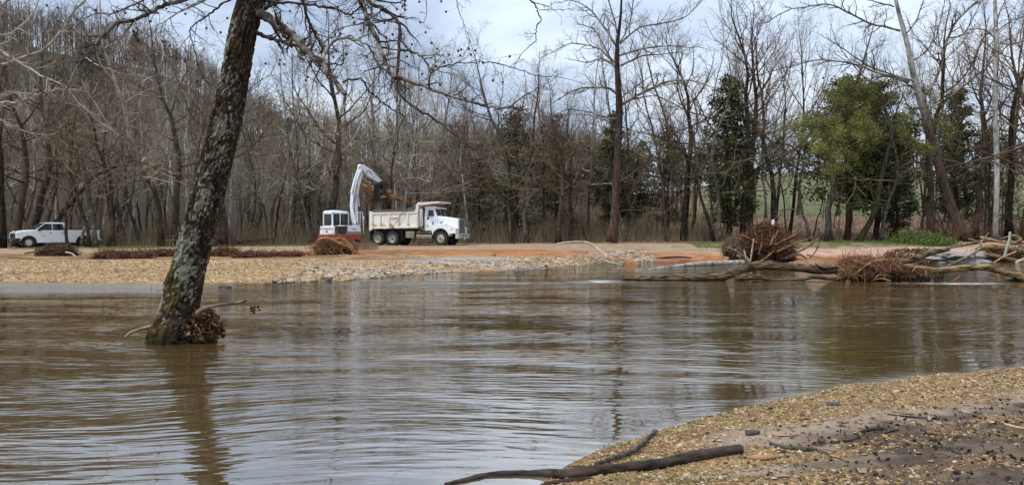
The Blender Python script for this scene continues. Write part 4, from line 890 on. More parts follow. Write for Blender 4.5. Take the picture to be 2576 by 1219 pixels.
# stack and air cleaner
cyl('air_cleaner', (4.40, 0.14, 1.42), (4.40, 0.14, 2.72), 0.14, chrome, T, 0.03, 20); cyl('air_cleaner_cap', (4.40, 0.14, 2.72), (4.40, 0.14, 2.77), 0.10, steel, T, 0.01)
tube_o('exhaust_pipe', [(4.42, 0.14, 1.42), (4.46, 0.15, 1.22), (4.62, 0.3, 1.12), (4.9, .5, 1.1)], 0.07, plain('rusty_pipe', (0.30, 0.16, 0.10), 0.6, dirt=0.2), T, 10)
# cab
cp = [(4.62, 1.10), (5.60, 1.12), (5.64, 2.16), (5.42, 2.78), (4.62, 2.80)]
bm = bmesh.new(); v0 = [bm.verts.new((x, 0.28, z)) for x, z in cp[:3]] + [bm.verts.new((5.40, 0.40, 2.78)), bm.verts.new((4.64, 0.40, 2.80))] + [bm.verts.new((4.62, 0.28, 2.16))]
v1 = [bm.verts.new((v.co.x, 2.4 - v.co.y, v.co.z)) for v in v0]; bm.faces.new(v0); bm.faces.new(v1[::-1])
for i in range(6): bm.faces.new((v0[i], v0[(i + 1) % 6], v1[(i + 1) % 6], v1[i]))
cab = bm_obj('cab', bm, white, T, 0.05)
prism('roof', [(4.60, 2.78), (5.3, 2.80), (5.72, 2.74), (5.74, 2.80), (5.5, 2.90), (4.9, 2.93), (4.62, 2.90)], 0.34, 2.06, white, cab, 0.035)
prism('windshield', [(5.655, 2.20), (5.665, 2.20), (5.455, 2.735), (5.445, 2.735)], 0.45, 1.95, glass, cab)
box('windshield_divider', (5.56, 1.2, 2.46), (0.03, 0.035, 0.57), white, cab, 0.0, Euler((0, R(-21), 0)))
for y, s in ((0.272, -1), (2.128, 1)):
    d = prism('door', [(4.72, 1.34), (5.50, 1.34), (5.53, 2.12), (5.42, 2.14), (4.72, 2.14)], y - 0.012, y + 0.012, white, cab, 0.01)
    prism('door_handle', [(4.80, 1.95), (4.95, 1.95), (4.95, 1.99), (4.80, 1.99)], y - 0.03 if s < 0 else y, y if s < 0 else y + 0.03, blackm, d)
    bm = bmesh.new(); vv = [(4.80, y - 0.005 * -s, 2.20), (5.40, y + 0.005 * s, 2.20), (5.33, y - s * 0.085, 2.64), (4.82, y - s * 0.085, 2.64)]
    a_ = [bm.verts.new((x, yy + s * 0.025, z)) for x, yy, z in vv]; b_ = [bm.verts.new((x, yy - s * 0.01, z)) for x, yy, z in vv]; bm.faces.new(a_); bm.faces.new(b_[::-1])
    for i in range(4): bm.faces.new((a_[i], a_[(i + 1) % 4], b_[(i + 1) % 4], b_[i]))
    bm_obj('side_window', bm, glass, cab)
    mr_ = box('wing_mirror', (5.0, y + s * 0.26, 2.42), (0.08, 0.16, 0.46), chrome, T, 0.02); tube_o('mirror_arm', [(5.0, y + s * 0.26, 2.2), (5.2, y, 2.05)], 0.012, blackm, mr_); tube_o('mirror_arm', [(5.0, y + s * 0.26, 2.62), (5.1, y, 2.74)], 0.012, blackm, mr_)
bm = lathe_bm([(0.0, 0), (0.055, 0), (0.055, 0.02), (0, 0.02)], (0, 0, 0), 16); bmesh.ops.scale(bm, vec=(0.9, 1, 2.6), verts=bm.verts[:]); bmesh.ops.translate(bm, vec=(5.34, 0.245, 1.66), verts=bm.verts[:]); bm_obj('peep_window', bm, glass, cab)
cyl('door_emblem', (4.93, 0.235, 2.05), (4.93, 0.25, 2.05), 0.09, blackm, cab); box('door_plate', (4.88, 0.25, 1.50), (0.14, 0.01, 0.11), plain('grey_plate', (0.25, 0.26, 0.25)), cab)
box('cab_step', (5.0, 0.25, 1.12), (0.3, 0.02, 0.03), blackm, cab)
for y in (0.55, 0.95, 1.45, 1.85): box('roof_marker', (5.52, y, 2.905), (0.06, 0.08, 0.04), plain('amber', (0.5, 0.2, 0.04)) if y == 0.55 else bpy.data.materials['amber'], cab, 0.01)
cyl('air_horn', (4.95, 0.8, 2.97), (5.4, 0.8, 2.97), 0.03, chrome, cab)
# bonnet: sloping, narrower ahead
def loft(name, secs, mat, parent, bevel=0):
    bm = bmesh.new(); rr = [[bm.verts.new(p) for p in s] for s in secs]
    bm.faces.new(rr[0]); bm.faces.new(rr[-1][::-1]); n = len(rr[0])
    for a, b in zip(rr, rr[1:]):
        for i in range(n): bm.faces.new((a[i], a[(i + 1) % n], b[(i + 1) % n], b[i]))
    return bm_obj(name, bm, mat, parent, bevel)
def sec(x, y0, y1, z0, z1, r): return [(x, y0, z0), (x, y0, z1 - r), (x, y0 + r, z1), (x, y1 - r, z1), (x, y1, z1 - r), (x, y1, z0)]
hood = loft('bonnet', [sec(5.62, 0.40, 2.0, 1.25, 2.22, 0.10), sec(6.3, 0.45, 1.95, 1.2, 2.14, 0.12), sec(7.0, 0.52, 1.88, 1.0, 2.03, 0.12), sec(7.30, 0.55, 1.85, 0.92, 1.96, 0.10)], white, T, 0.03)
def arch(cx, cz, r, a0, a1, n): return [(cx + r * math.cos(a0 + (a1 - a0) * i / n), cz + r * math.sin(a0 + (a1 - a0) * i / n)) for i in range(n + 1)]
for y0, y1 in ((0.0, 0.60), (1.80, 2.40)):
    inner = arch(6.07, 0.6, 0.68, R(10), R(168), 14)
    prof = [(6.8, 0.9), (7.30, 0.92), (7.32, 1.30), (7.1, 1.46), (6.6, 1.58), (6.1, 1.62), (5.6, 1.5), (5.34, 1.15)] 
    pr = prof + [(x, z) for x, z in inner[::-1]]
    f_ = prism('fender', pr, y0, y1, white, T, 0.03)
    prism('wheel_arch_trim', arch(6.07, 0.6, 0.70, R(8), R(170), 14) + arch(6.07, 0.6, 0.62, R(8), R(170), 14)[::-1], y0 - 0.02 if y0 < 1 else y1 - 0.06, y0 + 0.06 if y0 < 1 else y1 + 0.02, blackm, f_)
    yy = y0 - 0.005 if y0 < 1 else y1 + 0.005
    hl = box('headlight', (7.0, yy + (0.0), 1.27), (0.26, 0.03, 0.14), clear, f_, 0.01); box('turn_lamp', (6.84, yy - (0.008 if y0 < 1 else -0.008), 1.27), (0.12, 0.03, 0.12), amber, hl, 0.01)
    box('headlight', (7.315, (y0 + y1) / 2 - (0.05 if y0 < 1 else -.05), 1.22), (0.02, 0.34, 0.15), clear, f_, 0.005)
    box('side_turn_lamp', (6.55, yy, 1.60 - 0.06), (0.07, 0.03, 0.08), plain('orange_lens', (0.55, 0.2, 0.08)) if y0 < 1 else bpy.data.materials['orange_lens'], f_, 0.01)
prism('fender_vent', [(5.84, 1.65), (5.90, 1.65), (6.08, 1.80), (6.02, 1.80)], 0.36, 0.42, blackm, hood)
gr = prism('grille', [(7.30, 0.95), (7.33, 0.95), (7.33, 1.93), (7.30, 1.93)], 0.62, 1.78, blackm, T)
prism('grille_surround', [(7.28, 0.93), (7.38, 0.93), (7.38, 1.99), (7.28, 1.99)], 0.54, 0.62, chrome, gr, 0.015); prism('grille_surround', [(7.28, 0.93), (7.38, 0.93), (7.38, 1.99), (7.28, 1.99)], 1.78, 1.86, chrome, gr, 0.015)
prism('grille_surround', [(7.28, 1.92), (7.38, 1.92), (7.38, 2.0), (7.28, 2.0)], 0.62, 1.78, chrome, gr, 0.015)
for i in range(15): z = 0.98 + i * 0.064; prism('grille_bar', [(7.33, z), (7.37, z), (7.37, z + 0.022), (7.33, z + 0.022)], 0.63, 1.77, chrome, gr)
bp_ = prism('bumper', [(7.30, 0.54), (7.52, 0.54), (7.56, 0.6), (7.56, 0.86), (7.52, 0.9), (7.30, 0.9)], 0.0, 2.4, chrome, T, 0.02)
for y in (0.85, 1.55): box('tow_hole', (7.56, y, 0.72), (0.012, 0.16, 0.14), blackm, bp_)
box('licence_plate', (7.57, 1.25, 0.52), (0.01, 0.3, 0.15), plain('plate_white', (0.6, 0.62, 0.66), dirt=0.1), bp_)
# tanks
tk = cyl('fuel_tank', (4.02, 0.32, 0.66), (5.32, 0.32, 0.66), 0.27, dull_alu, T, 0.03, 24)
for x in (4.35, 4.98): bm_obj('tank_strap', lathe_bm([(0.275, 0), (0.285, 0), (0.285, 0.05), (0.275, 0.05)], (0, 0, 0), 24), steel, tk).matrix_local = Matrix.Translation((x, 0.32, 0.66)) @ Matrix.Rotation(R(90), 4, 'Z')
box('tank_step', (4.68, 0.12, 0.98), (1.3, 0.25, 0.04), dull_alu, T, 0.01); box('tank_step', (4.68, 0.08, 0.38), (1.3, 0.18, 0.03), dull_alu, T, 0.01)
for x in (4.25, 5.15): box('step_bracket', (x, 0.15, 1.02), (0.06, 0.2, 0.3), dull_alu, T)
box('battery_box', (3.45, 0.3, 0.82), (0.72, 0.4, 0.5), dull_alu, T, 0.02)
box('tool_box', (3.3, 2.1, 0.8), (0.9, 0.4, 0.5), dusty_black, T, 0.02)

# ---------------------------------------------------------------- excavator (x = forward of the house)
EX, EY = -11.65, 51.6; ez = float(far_z(EX, EY)) + 0.0; AL = R(56)
E_ = empty('excavator', (EX, EY, ez), AL, 'white and red tracked excavator with raised boom beside the heap of roots', 'excavator')
# counterweight and house
def rpoly(pts, r=0.0): return pts
red_b = bmesh.new()
outl = [(-1.28, -0.62), (-1.28, 0.62), (-1.08, 1.02), (-0.5, 1.12), (0.85, 1.12), (1.0, 0.95), (1.0, -0.95), (0.85, -1.12), (-0.5, -1.12), (-1.08, -1.02)]
def plan(o_, z0, z1, k0=1.0, k1=1.0):
    bm = bmesh.new(); a = [bm.verts.new((x * k0, y * k0, z0)) for x, y in o_]; b = [bm.verts.new((x * k1, y * k1, z1)) for x, y in o_]; n = len(o_)
    bm.faces.new(a[::-1]); bm.faces.new(b)
    for i in range(n): bm.faces.new((a[i], a[(i + 1) % n], b[(i + 1) % n], b[i]))
    return bm
house = bm_obj('house_base', plan(outl, 0.68, 1.0, 0.96, 1.0), redp, E_, 0.03)
cw = [(-1.26, -0.60), (-1.26, 0.60), (-1.06, 0.99), (-0.55, 1.0), (-0.55, -1.0), (-1.06, -0.99)]
bm_obj('engine_cover', plan(cw, 1.002, 1.55, 1.0, 0.97), grey_white, house, 0.05)
bm_obj('side_cover', plan([(-0.54, -1.08), (0.82, -1.08), (0.95, -0.95), (0.95, -0.25), (-0.54, -0.25)], 1.19, 1.60, 1.0, 0.98), grey_white, house, 0.05)
bm_obj('side_band', plan([(-0.54, -1.09), (0.83, -1.09), (0.97, -0.95), (0.97, -0.25), (-0.54, -0.25)], 1.002, 1.19), plain('mid_grey', (0.2, 0.2, 0.21)), house, 0.01)
bm_obj('step_cover', plan([(0.55, -1.07), (0.9, -1.07), (0.95, -0.9), (0.95, -0.5), (0.55, -0.5)], 1.60, 1.62), grey_white, house)
bm_obj('corner_guard', plan([(-1.09, -1.005), (-0.42, -1.10), (-0.42, -0.9), (-1.0, -0.85), (-1.20, -0.72), (-1.21, -0.78)], 1.01, 1.56), blackm, house, 0.03)
bm_obj('corner_guard', plan([(-1.21, 0.78), (-1.20, 0.72), (-1.0, 0.85), (-0.42, 0.9), (-0.42, 1.10), (-1.09, 1.005)], 1.01, 1.56), blackm, house, 0.03)
# lettering on the rear cover
text_o('maker_name', 'TAKEUCHI', 0.17, (-1.262, 0.0, 1.37), (R(90), 0, R(-90)), redp, house)
for y in (-0.56, 0.56): box('name_stripe', (-1.262, y, 1.37), (0.008, 0.16, 0.045), blackm, house)
text_o('company_mark', 'VB', 0.20, (-1.262, 0.0, 1.17), (R(90), 0, R(-90)), blackm, house)
text_o('type_mark', 'TB175', 0.15, (0.2, -1.088, 1.33), (R(90), 0, 0), redp, house)
box('side_reflector', (-0.38, -1.095, 0.98), (0.16, 0.03, 0.09), plain('orange_marker', (0.6, 0.25, 0.03)), house)
# cab: frame of posts around dark glass
cabx0, cabx1, caby0, caby1 = -0.62, 0.92, 0.12, 1.06
cabm = box('cab', ((cabx0 + cabx1) / 2, (caby0 + caby1) / 2, 1.30), (cabx1 - cabx0, caby1 - caby0, 0.58), grey_white, E_, 0.03)
bm = bmesh.new()
for x in (cabx0 + 0.05, cabx1 - 0.05):
    for y in (caby0 + 0.05, caby1 - 0.05): box_bm((x, y, 2.02), (0.09, 0.09, 0.92), bm)
for x in (cabx0 + 0.05,): box_bm((x, (caby0 + caby1) / 2, 2.44), (0.09, caby1 - caby0 - 0.01, 0.14), bm)
for y in (caby0 + 0.05, caby1 - 0.05): box_bm(((cabx0 + cabx1) / 2, y, 2.45), (cabx1 - cabx0 - 0.01, 0.09, 0.1), bm); box_bm(((cabx0 + cabx1) / 2 - 0.05, y, 2.02), (0.07, 0.08, 0.86), bm)
bm_obj('cab_frame', bm, grey_white, cabm, 0.015)
loft('cab_roof', [[(cabx0, caby0, 2.5), (cabx1, caby0, 2.48), (cabx1, caby1, 2.48), (cabx0, caby1, 2.5)], [(cabx0 + .1, caby0 + .1, 2.60), (cabx1 - .15, caby0 + .1, 2.58), (cabx1 - .15, caby1 - .1, 2.58), (cabx0 + .1, caby1 - .1, 2.60)]], grey_white, cabm, 0.03)
box('roof_hatch', (0.1, 0.6, 2.61), (0.6, 0.6, 0.05), grey_white, cabm, 0.02)
tint, nt, b = mat_new('cab_glass'); b.inputs['Base Color'].default_value = (0.10, 0.14, 0.13, 1); b.inputs['Roughness'].default_value = 0.05; b.inputs['Transmission Weight'].default_value = 0.75; b.inputs['IOR'].default_value = 1.45
box('rear_window', (cabx0 + 0.045, 0.59, 2.0), (0.012, 0.74, 0.74), tint, cabm, 0.003)
for xa, xb in ((cabx0 + 0.1, -0.0 + 0.05), (0.15, cabx1 - 0.1)): box('side_window', ((xa + xb) / 2, caby0 + 0.035, 2.0), (xb - xa, 0.012, 0.76), tint, cabm); box('side_window', ((xa + xb) / 2, caby1 - 0.035, 2.0), (xb - xa, 0.012, 0.76), tint, cabm)
box('front_window', (cabx1 - 0.045, 0.59, 2.0), (0.012, 0.74, 0.8), tint, cabm)
st_ = box('seat', (0.0, 0.6, 1.75), (0.42, 0.45, 0.12), blackm, cabm, 0.04); box('backrest', (-0.22, 0.6, 1.98), (0.12, 0.42, 0.42), blackm, st_, 0.04)
# handrails
tube_o('handrail', [(0.62, -1.0, 1.6), (0.62, -1.0, 2.42), (0.66, -1.0, 2.48), (1.05, -0.95, 2.48), (1.12, -0.95, 2.40), (1.2, -0.95, 1.7), (1.22, -0.95, 1.0)], 0.025, grey_white, E_)
tube_o('handrail', [(0.62, -1.0, 1.62), (0.3, -0.95, 1.6), (0.62, -1.0, 2.0)], 0.02, grey_white, E_); tube_o('handrail', [(0.85, -1.0, 1.6), (0.85, -1.0, 2.46)], 0.02, grey_white, E_)
tube_o('hydraulic_hose', [(0.9, -0.5, 1.6), (1.1, -0.55, 2.0), (1.2, -0.4, 1.7), (1.25, -0.3, 1.3)], 0.025, blackm, E_); box('mirror', (1.15, -1.0, 2.1), (0.04, 0.16, 0.24), chrome, E_, 0.02)
# boom in the plane y = -0.32
yb = -0.30
def plate(name, poly, w_, mat, parent, bev=0.02, y=yb): return prism(name, poly, y - w_ / 2, y + w_ / 2, mat, parent, bev)
piv = bm_obj('swing_post', cyl_bm((1.12, yb, 0.8), (1.12, yb, 1.75), 0.2, None, 14), dusty_black, E_, 0.02); box('swing_bracket', (1.05, yb, 1.2), (0.5, 0.5, 0.45), dusty_black, piv, 0.03)
boom_c = [(1.15, 1.55), (0.98, 2.3), (0.90, 3.1), (0.98, 3.9), (1.20, 4.7), (1.52, 5.45), (1.78, 5.85)]; bw = [0.34, 0.46, 0.50, 0.46, 0.42, 0.40, 0.24]
pl = []; pr_ = []
for i, (x, z) in enumerate(boom_c):
    a = boom_c[max(i - 1, 0)]; c = boom_c[min(i + 1, len(boom_c) - 1)]; t = Vector((c[0] - a[0], c[1] - a[1])).normalized(); nrm = Vector((-t.y, t.x)); pl.append((x + nrm.x * bw[i] / 2, z + nrm.y * bw[i] / 2)); pr_.append((x - nrm.x * bw[i] / 2, z - nrm.y * bw[i] / 2))
boom = plate('boom', pl + pr_[::-1], 0.34, grey_white, E_, 0.03)
text_o('boom_lettering', 'TAKEUCHI', 0.30, (1.0, yb - 0.176, 3.9), (R(90), R(-78), 0), redp, boom)
for dy in (-0.26, 0.26):
    cyl('boom_cylinder', (1.4, yb + dy, 1.45), (1.22, yb + dy, 3.0), 0.075, dusty_black, boom, 0.01); cyl('boom_ram', (1.22, yb + dy, 3.0), (1.08, yb + dy, 3.9), 0.045, chrome, boom)
cyl('arm_cylinder', (0.62, yb, 4.0), (1.05, yb, 5.15), 0.08, grey_white, boom, 0.01); cyl('arm_ram', (1.05, yb, 5.15), (1.48, yb, 6.02), 0.045, chrome, boom)
tube_o('boom_hose', [(0.7, yb - 0.19, 2.6), (0.55, yb - 0.2, 3.0), (0.62, yb - 0.2, 3.5), (0.6, yb - 0.2, 4.2)], 0.02, blackm, boom); tube_o('boom_hose', [(0.8, yb - 0.19, 2.4), (0.75, yb - 0.2, 3.2), (0.85, yb - 0.2, 4.2), (1.3, yb - 0.2, 5.2), (1.8, yb - .2, 5.7)], 0.02, blackm, boom)
arm = plate('arm', [(1.45, 6.05), (1.62, 6.18), (2.1, 6.05), (4.05, 5.10), (4.15, 4.90), (3.95, 4.80), (2.2, 5.45), (1.75, 5.55)], 0.26, grey_white, E_, 0.03)
cyl('bucket_cylinder', (2.0, yb, 6.12), (3.1, yb, 5.70), 0.07, grey_white, arm, 0.01); cyl('bucket_ram', (3.1, yb, 5.70), (3.75, yb, 5.42), 0.04, chrome, arm)
tube_o('arm_hose', [(1.7, yb - 0.15, 5.9), (1.95, yb - 0.2, 5.4), (2.4, yb - 0.16, 5.75), (2.9, yb - 0.15, 5.5)], 0.022, blackm, arm); tube_o('arm_hose', [(1.8, yb - 0.15, 5.7), (2.2, yb - 0.25, 5.1), (2.9, yb - 0.16, 5.0), (3.7, yb - .15, 4.7)], 0.022, blackm, arm)
cyl('arm_pin', (4.02, yb - 0.2, 4.95), (4.02, yb + 0.2, 4.95), 0.07, steel, arm)
bk = plate('bucket', [(3.75, 5.0), (4.25, 5.05), (4.55, 4.75), (4.62, 4.35), (4.35, 3.95), (4.22, 3.95), (4.42, 4.35), (4.35, 4.62), (4.1, 4.75), (3.75, 4.75)], 0.75, blackm, E_, 0.015)
for dy in (-0.37, 0.37): prism('bucket_side', [(3.8, 4.95), (4.25, 5.0), (4.55, 4.7), (4.58, 4.35), (4.3, 4.0), (3.85, 4.3)], yb + dy - 0.015, yb + dy + 0.015, blackm, bk)
for i in range(5): dy = -0.32 + i * 0.16; prism('bucket_tooth', [(4.25, 4.0), (4.40, 4.0), (4.22, 3.72), (4.15, 3.74)], yb + dy - 0.03, yb + dy + 0.03, steel, bk)
th = E_
for dy in (-0.25, -0.05, 0.15): prism('thumb_tine', [(3.55, 4.75), (3.72, 4.78), (3.62, 4.2), (3.75, 3.75), (4.1, 3.5), (4.05, 3.42), (3.62, 3.6), (3.42, 4.1)], yb + dy - 0.03, yb + dy + 0.03, blackm, th, 0.008)
cyl('thumb_cylinder', (2.9, yb, 5.1), (3.55, yb, 4.35), 0.05, blackm, E_)
for o in list(E_.children):
    if o.name.split('.')[0] in ('boom', 'arm', 'bucket', 'thumb_tine', 'thumb_cylinder'): o.location = (0.2, 0, 1.55 * 0.075); o.scale = (0.83, 1, 0.925)
# undercarriage, turned towards the river
UA = R(-41)
uc = empty('undercarriage', (0, 0, 0), 0); uc.parent = E_; uc.rotation_euler = (0, 0, UA - AL)
tr_prof = []
Lh, rr_ = 1.05, 0.31
for i in range(9): a = R(90) - R(180) * i / 8; tr_prof.append((Lh + rr_ * math.cos(a), rr_ + rr_ * math.sin(a)))
for i in range(9): a = R(270) - R(180) * i / 8; tr_prof.append((-Lh + rr_ * math.cos(a), rr_ + rr_ * math.sin(a)))
for y in (-0.9, 0.9):
    tk_ = prism('track', tr_prof, y - 0.22, y + 0.22, dusty_black, uc, 0.02); bm = bmesh.new()
    per = 2 * Lh * 2 + 2 * math.pi * rr_
    for i in range(38):
        s_ = i / 38 * per
        if s_ < 2 * Lh: p = (-Lh + s_, 2 * rr_ + 0.01); a = 0
        elif s_ < 2 * Lh + math.pi * rr_: th_ = (s_ - 2 * Lh) / rr_; p = (Lh + (rr_ + .01) * math.sin(th_), rr_ + (rr_ + .01) * math.cos(th_)); a = th_
        elif s_ < 4 * Lh + math.pi * rr_: p = (Lh - (s_ - 2 * Lh - math.pi * rr_), 0.0); a = 0
        else: th_ = (s_ - 4 * Lh - math.pi * rr_) / rr_; p = (-Lh - (rr_ + .01) * math.sin(th_), rr_ - (rr_ + .01) * math.cos(th_)); a = th_
        box_bm((p[0], y, p[1]), (0.07, 0.46, 0.04), bm, Euler((0, a, 0)))
    bm_obj('track_shoes', bm, plain('muddy_steel', (0.12, 0.08, 0.055), 0.85, dirt=0.4) if y < 0 else bpy.data.materials['muddy_steel'], tk_)
box('car_body', (0, 0, 0.42), (1.5, 1.4, 0.35), dusty_black, uc, 0.03); bm_obj('slew_ring', cyl_bm((0, 0, 0.5), (0, 0, 0.69), 0.5, None, 24), steel, uc)
for y in (-0.45, 0.45): prism('blade_arm', [(0.6, 0.35), (2.4, 0.22), (2.4, 0.38), (0.6, 0.5)], y - 0.08, y + 0.08, dusty_black, uc, 0.01)
cyl('blade_cylinder', (0.7, 0, 0.55), (2.35, 0, 0.35), 0.06, steel, uc)
rustb = noise_mat('rusty_blade', (0.30, 0.14, 0.05), (0.26, 0.22, 0.18), 2.5, 0.6, (1, 1, 1), 0.2, contrast=(0.4, 0.6), metallic=0.2)
prism('dozer_blade', [(2.48, -0.04), (2.54, -0.04), (2.45, 0.1), (2.42, 0.26), (2.46, 0.46), (2.42, 0.46), (2.37, 0.26), (2.40, 0.1)], -1.22, 1.22, rustb, uc, 0.008)

# the bundle of wood in its grip (hangs from the thumb): its own thing
orange_wood = noise_mat('orange_wood', (0.08, 0.032, 0.012), (0.33, 0.165, 0.055), 3.5, 0.8, (1, 1, 1), 0.4, contrast=(0.35, 0.62))
root_brown = noise_mat('root_brown', (0.075, 0.032, 0.018), (0.22, 0.108, 0.058), 4, 0.9, bump=0.4)
root_orange = noise_mat('root_orange', (0.20, 0.095, 0.045), (0.40, 0.22, 0.11), 4, 0.85, bump=0.3)
gy = EY + 3.85 * math.sin(AL) + 0.05
g0 = at(955, 488, gy); G = empty('log_bundle', g0, 0, 'orange brown log with roots gripped in the raised excavator bucket', 'log')
def lg(name, pts, ws, mat, parent, org, k=10, dep=0, n=14, wob=0.0):
    m_ = len(pts); P = [at(x, y, gy + (dep * i / (m_ - 1))) - org for i, (x, y) in enumerate(pts)]; Q = bez(P, n); ww = [np.interp(i / (n - 1) * (len(ws) - 1), range(len(ws)), ws) / F * gy / 2 * (1 + wob * random.uniform(-1, 1)) for i in range(n)]
    mb = MB(); mb.tube(Q, ww, k); return mb.build(name, mat, parent)
lg('log', [(904, 461), (922, 470), (938, 480), (955, 486), (980, 494), (1005, 502), (1020, 505)], [6, 9, 12, 14, 11, 9, 6], orange_wood, G, g0, dep=0.4, wob=.1)
lg('log', [(938, 468), (950, 482), (968, 480), (984, 484)], [8, 13, 14, 9], orange_wood, G, g0, dep=-0.5, wob=.1)
lg('branch', [(1005, 500), (1022, 507), (1036, 508), (1075, 498), (1130, 488)], [6, 4, 2, 1.6, 1], orange_wood, G, g0, dep=1)
rn = random.Random(8); mb = MB()
for i in range(46):
    x, y = rn.uniform(928, 975), rn.uniform(482, 500); L = rn.uniform(8, 30)
    pts = [at(x + rn.gauss(0, 3) * j, y + L * j / 4, gy + rn.uniform(-.3, .3)) - g0 for j in range(5)]; mb.tube(pts, [0.03, 0.025, 0.02, 0.012, 0.006], 4)
pts = [at(945 + 1 * j + rn.gauss(0, 1), 490 + 9 * j, gy) - g0 for j in range(5)]; mb.tube(pts, [0.09, 0.07, 0.05, 0.04, 0.02], 6)
o = mb.build('roots', root_brown, G); o['kind'] = 'stuff'

# ---------------------------------------------------------------- pickup (x forward, near side = +y)
PP = R(180 + 47)
Xf, Yf = -38.75, 59.3           # near front corner
hd = Vector((math.cos(PP), math.sin(PP), 0)); lf = Vector((-math.sin(PP), math.cos(PP), 0))
PL = 6.1
orig = Vector((Xf, Yf, 0)) - hd * PL - lf * 1.0
pk = empty('pickup_truck', (orig.x, orig.y, 0), PP, 'white four door pickup parked under the trees at the left end of the road', 'pickup truck')
pk.location.z = float(far_z(*(orig + hd * 5.3).xy)) + 0.01
prof = [(0.05, 0.62), (0.02, 1.36), (0.06, 1.42), (2.42, 1.42), (2.42, 1.38), (4.75, 1.36), (5.7, 1.30), (5.98, 1.22), (6.06, 1.05), (6.06, 0.62), (5.86, 0.50)]
af = arch(5.22, 0.42, 0.53, R(8), R(172), 12); ar = arch(1.28, 0.42, 0.53, R(8), R(172), 12)
prof += af + [(4.65, 0.40), (1.84, 0.40)] + ar + [(0.7, 0.52)]
body = prism('body', prof, -0.98, 0.98, white, pk, 0.035)
hoodp = loft('bonnet', [sec(4.60, -0.86, 0.86, 1.30, 1.42, 0.04), sec(5.2, -0.86, 0.86, 1.28, 1.42, 0.06), sec(5.92, -0.82, 0.82, 1.16, 1.32, 0.06)], white, pk, 0.03)
loft('cab', [[(2.44, -0.93, 1.36), (2.44, 0.93, 1.36), (4.85, 0.93, 1.36), (4.85, -0.93, 1.36)], [(2.60, -0.78, 1.96), (2.60, 0.78, 1.96), (4.02, 0.78, 1.96), (4.02, -0.78, 1.96)]], white, pk, 0.03)
cabp = [c for c in pk.children if c.name.startswith('cab')][0]
loft('roof', [[(2.55, -0.79, 1.94), (2.55, 0.79, 1.94), (4.08, 0.79, 1.94), (4.08, -0.79, 1.94)], [(2.72, -0.68, 2.02), (2.72, 0.68, 2.02), (3.85, 0.68, 2.02), (3.85, -0.68, 2.02)]], white, cabp, 0.02)
def sidewin(x0, x1, x0t, x1t, s):
    za, zb = 1.39, 1.91
    def yy(z): return s * (0.93 - (z - 1.36) / 0.6 * 0.15)
    bm = bmesh.new(); V = [(x0, yy(za), za), (x1, yy(za), za), (x1t, yy(zb), zb), (x0t, yy(zb), zb)]
    a = [bm.verts.new((x, y + s * 0.008, z)) for x, y, z in V]; b = [bm.verts.new((x, y - s * 0.02, z)) for x, y, z in V]; bm.faces.new(a); bm.faces.new(b[::-1])
    for i in range(4): bm.faces.new((a[i], a[(i + 1) % 4], b[(i + 1) % 4], b[i]))
    return bm_obj('side_window', bm, glass, cabp)
for s in (1, -1):
    sidewin(2.64, 3.50, 2.76, 3.50, s); sidewin(3.56, 4.64, 3.56, 4.02, s)
    for x0, x1 in ((2.62, 3.52), (3.55, 4.56)):
        d = prism('door', [(x0, 0.55), (x1, 0.55), (x1, 1.33), (x0, 1.33)], s * 0.982 - 0.006, s * 0.982 + 0.006, white, body, 0.004)
        box('door_handle', (x0 + 0.14, s * 1.0, 1.18), (0.2, 0.03, 0.045), blackm, d, 0.01)
    m_ = box('wing_mirror', (4.45, s * 1.14, 1.50), (0.14, 0.22, 0.28), blackm, pk, 0.04); box('mirror_foot', (4.48, s * 1.0, 1.36), (0.12, 0.1, 0.08), blackm, m_, 0.01)
    for cx in (5.22, 1.28): prism('wheel_arch_trim', arch(cx, 0.42, 0.56, R(4), R(176), 14) + arch(cx, 0.42, 0.50, R(4), R(176), 14)[::-1], s * 0.985 - 0.02, s * 0.985 + 0.02, blackm, body)
    prism('bed_cap', [(0.08, 1.415), (2.40, 1.415), (2.40, 1.50), (0.08, 1.50)], s * 0.93 - 0.05, s * 0.93 + 0.05, blackm, body)
    hl = box('headlight', (5.97, s * 0.78, 1.10), (0.22, 0.42, 0.10), clear, body, 0.02); box('lower_headlight', (6.05, s * 0.88, 0.84), (0.1, 0.16, 0.2), clear, body, 0.02)
    box('tail_lamp', (0.03, s * 0.9, 1.15), (0.08, 0.14, 0.4), redl, body, 0.01)
    box('rocker', (3.6, s * 0.9, 0.42), (2.1, 0.1, 0.08), dusty_black, body)
ws = bmesh.new(); V = [(4.86, -0.80, 1.40), (4.86, 0.80, 1.40), (4.07, 0.70, 1.93), (4.07, -0.70, 1.93)]
a_ = [ws.verts.new((x + 0.012, y, z + 0.018)) for x, y, z in V]; b_ = [ws.verts.new((x - 0.03, y, z - 0.03)) for x, y, z in V]; ws.faces.new(a_); ws.faces.new(b_[::-1])
for i in range(4): ws.faces.new((a_[i], a_[(i + 1) % 4], b_[(i + 1) % 4], b_[i]))
bm_obj('windshield', ws, glass, cabp)
grl = prism('grille', [(6.03, 0.78), (6.10, 0.78), (6.10, 1.02), (6.06, 1.16), (6.0, 1.16)], -0.72, 0.72, blackm, body, 0.01)
for z in (0.84, 0.92, 1.0, 1.08): box('grille_bar', (6.10, 0, z), (0.012, 1.3, 0.02), dusty_black, grl)
bmp = prism('bumper', [(5.78, 0.42), (6.16, 0.42), (6.20, 0.5), (6.20, 0.70), (6.14, 0.76), (5.78, 0.76)], -0.99, 0.99, blackm, pk, 0.03); box('licence_plate', (6.21, 0.0, 0.58), (0.01, 0.3, 0.15), bpy.data.materials['plate_white'], bmp)
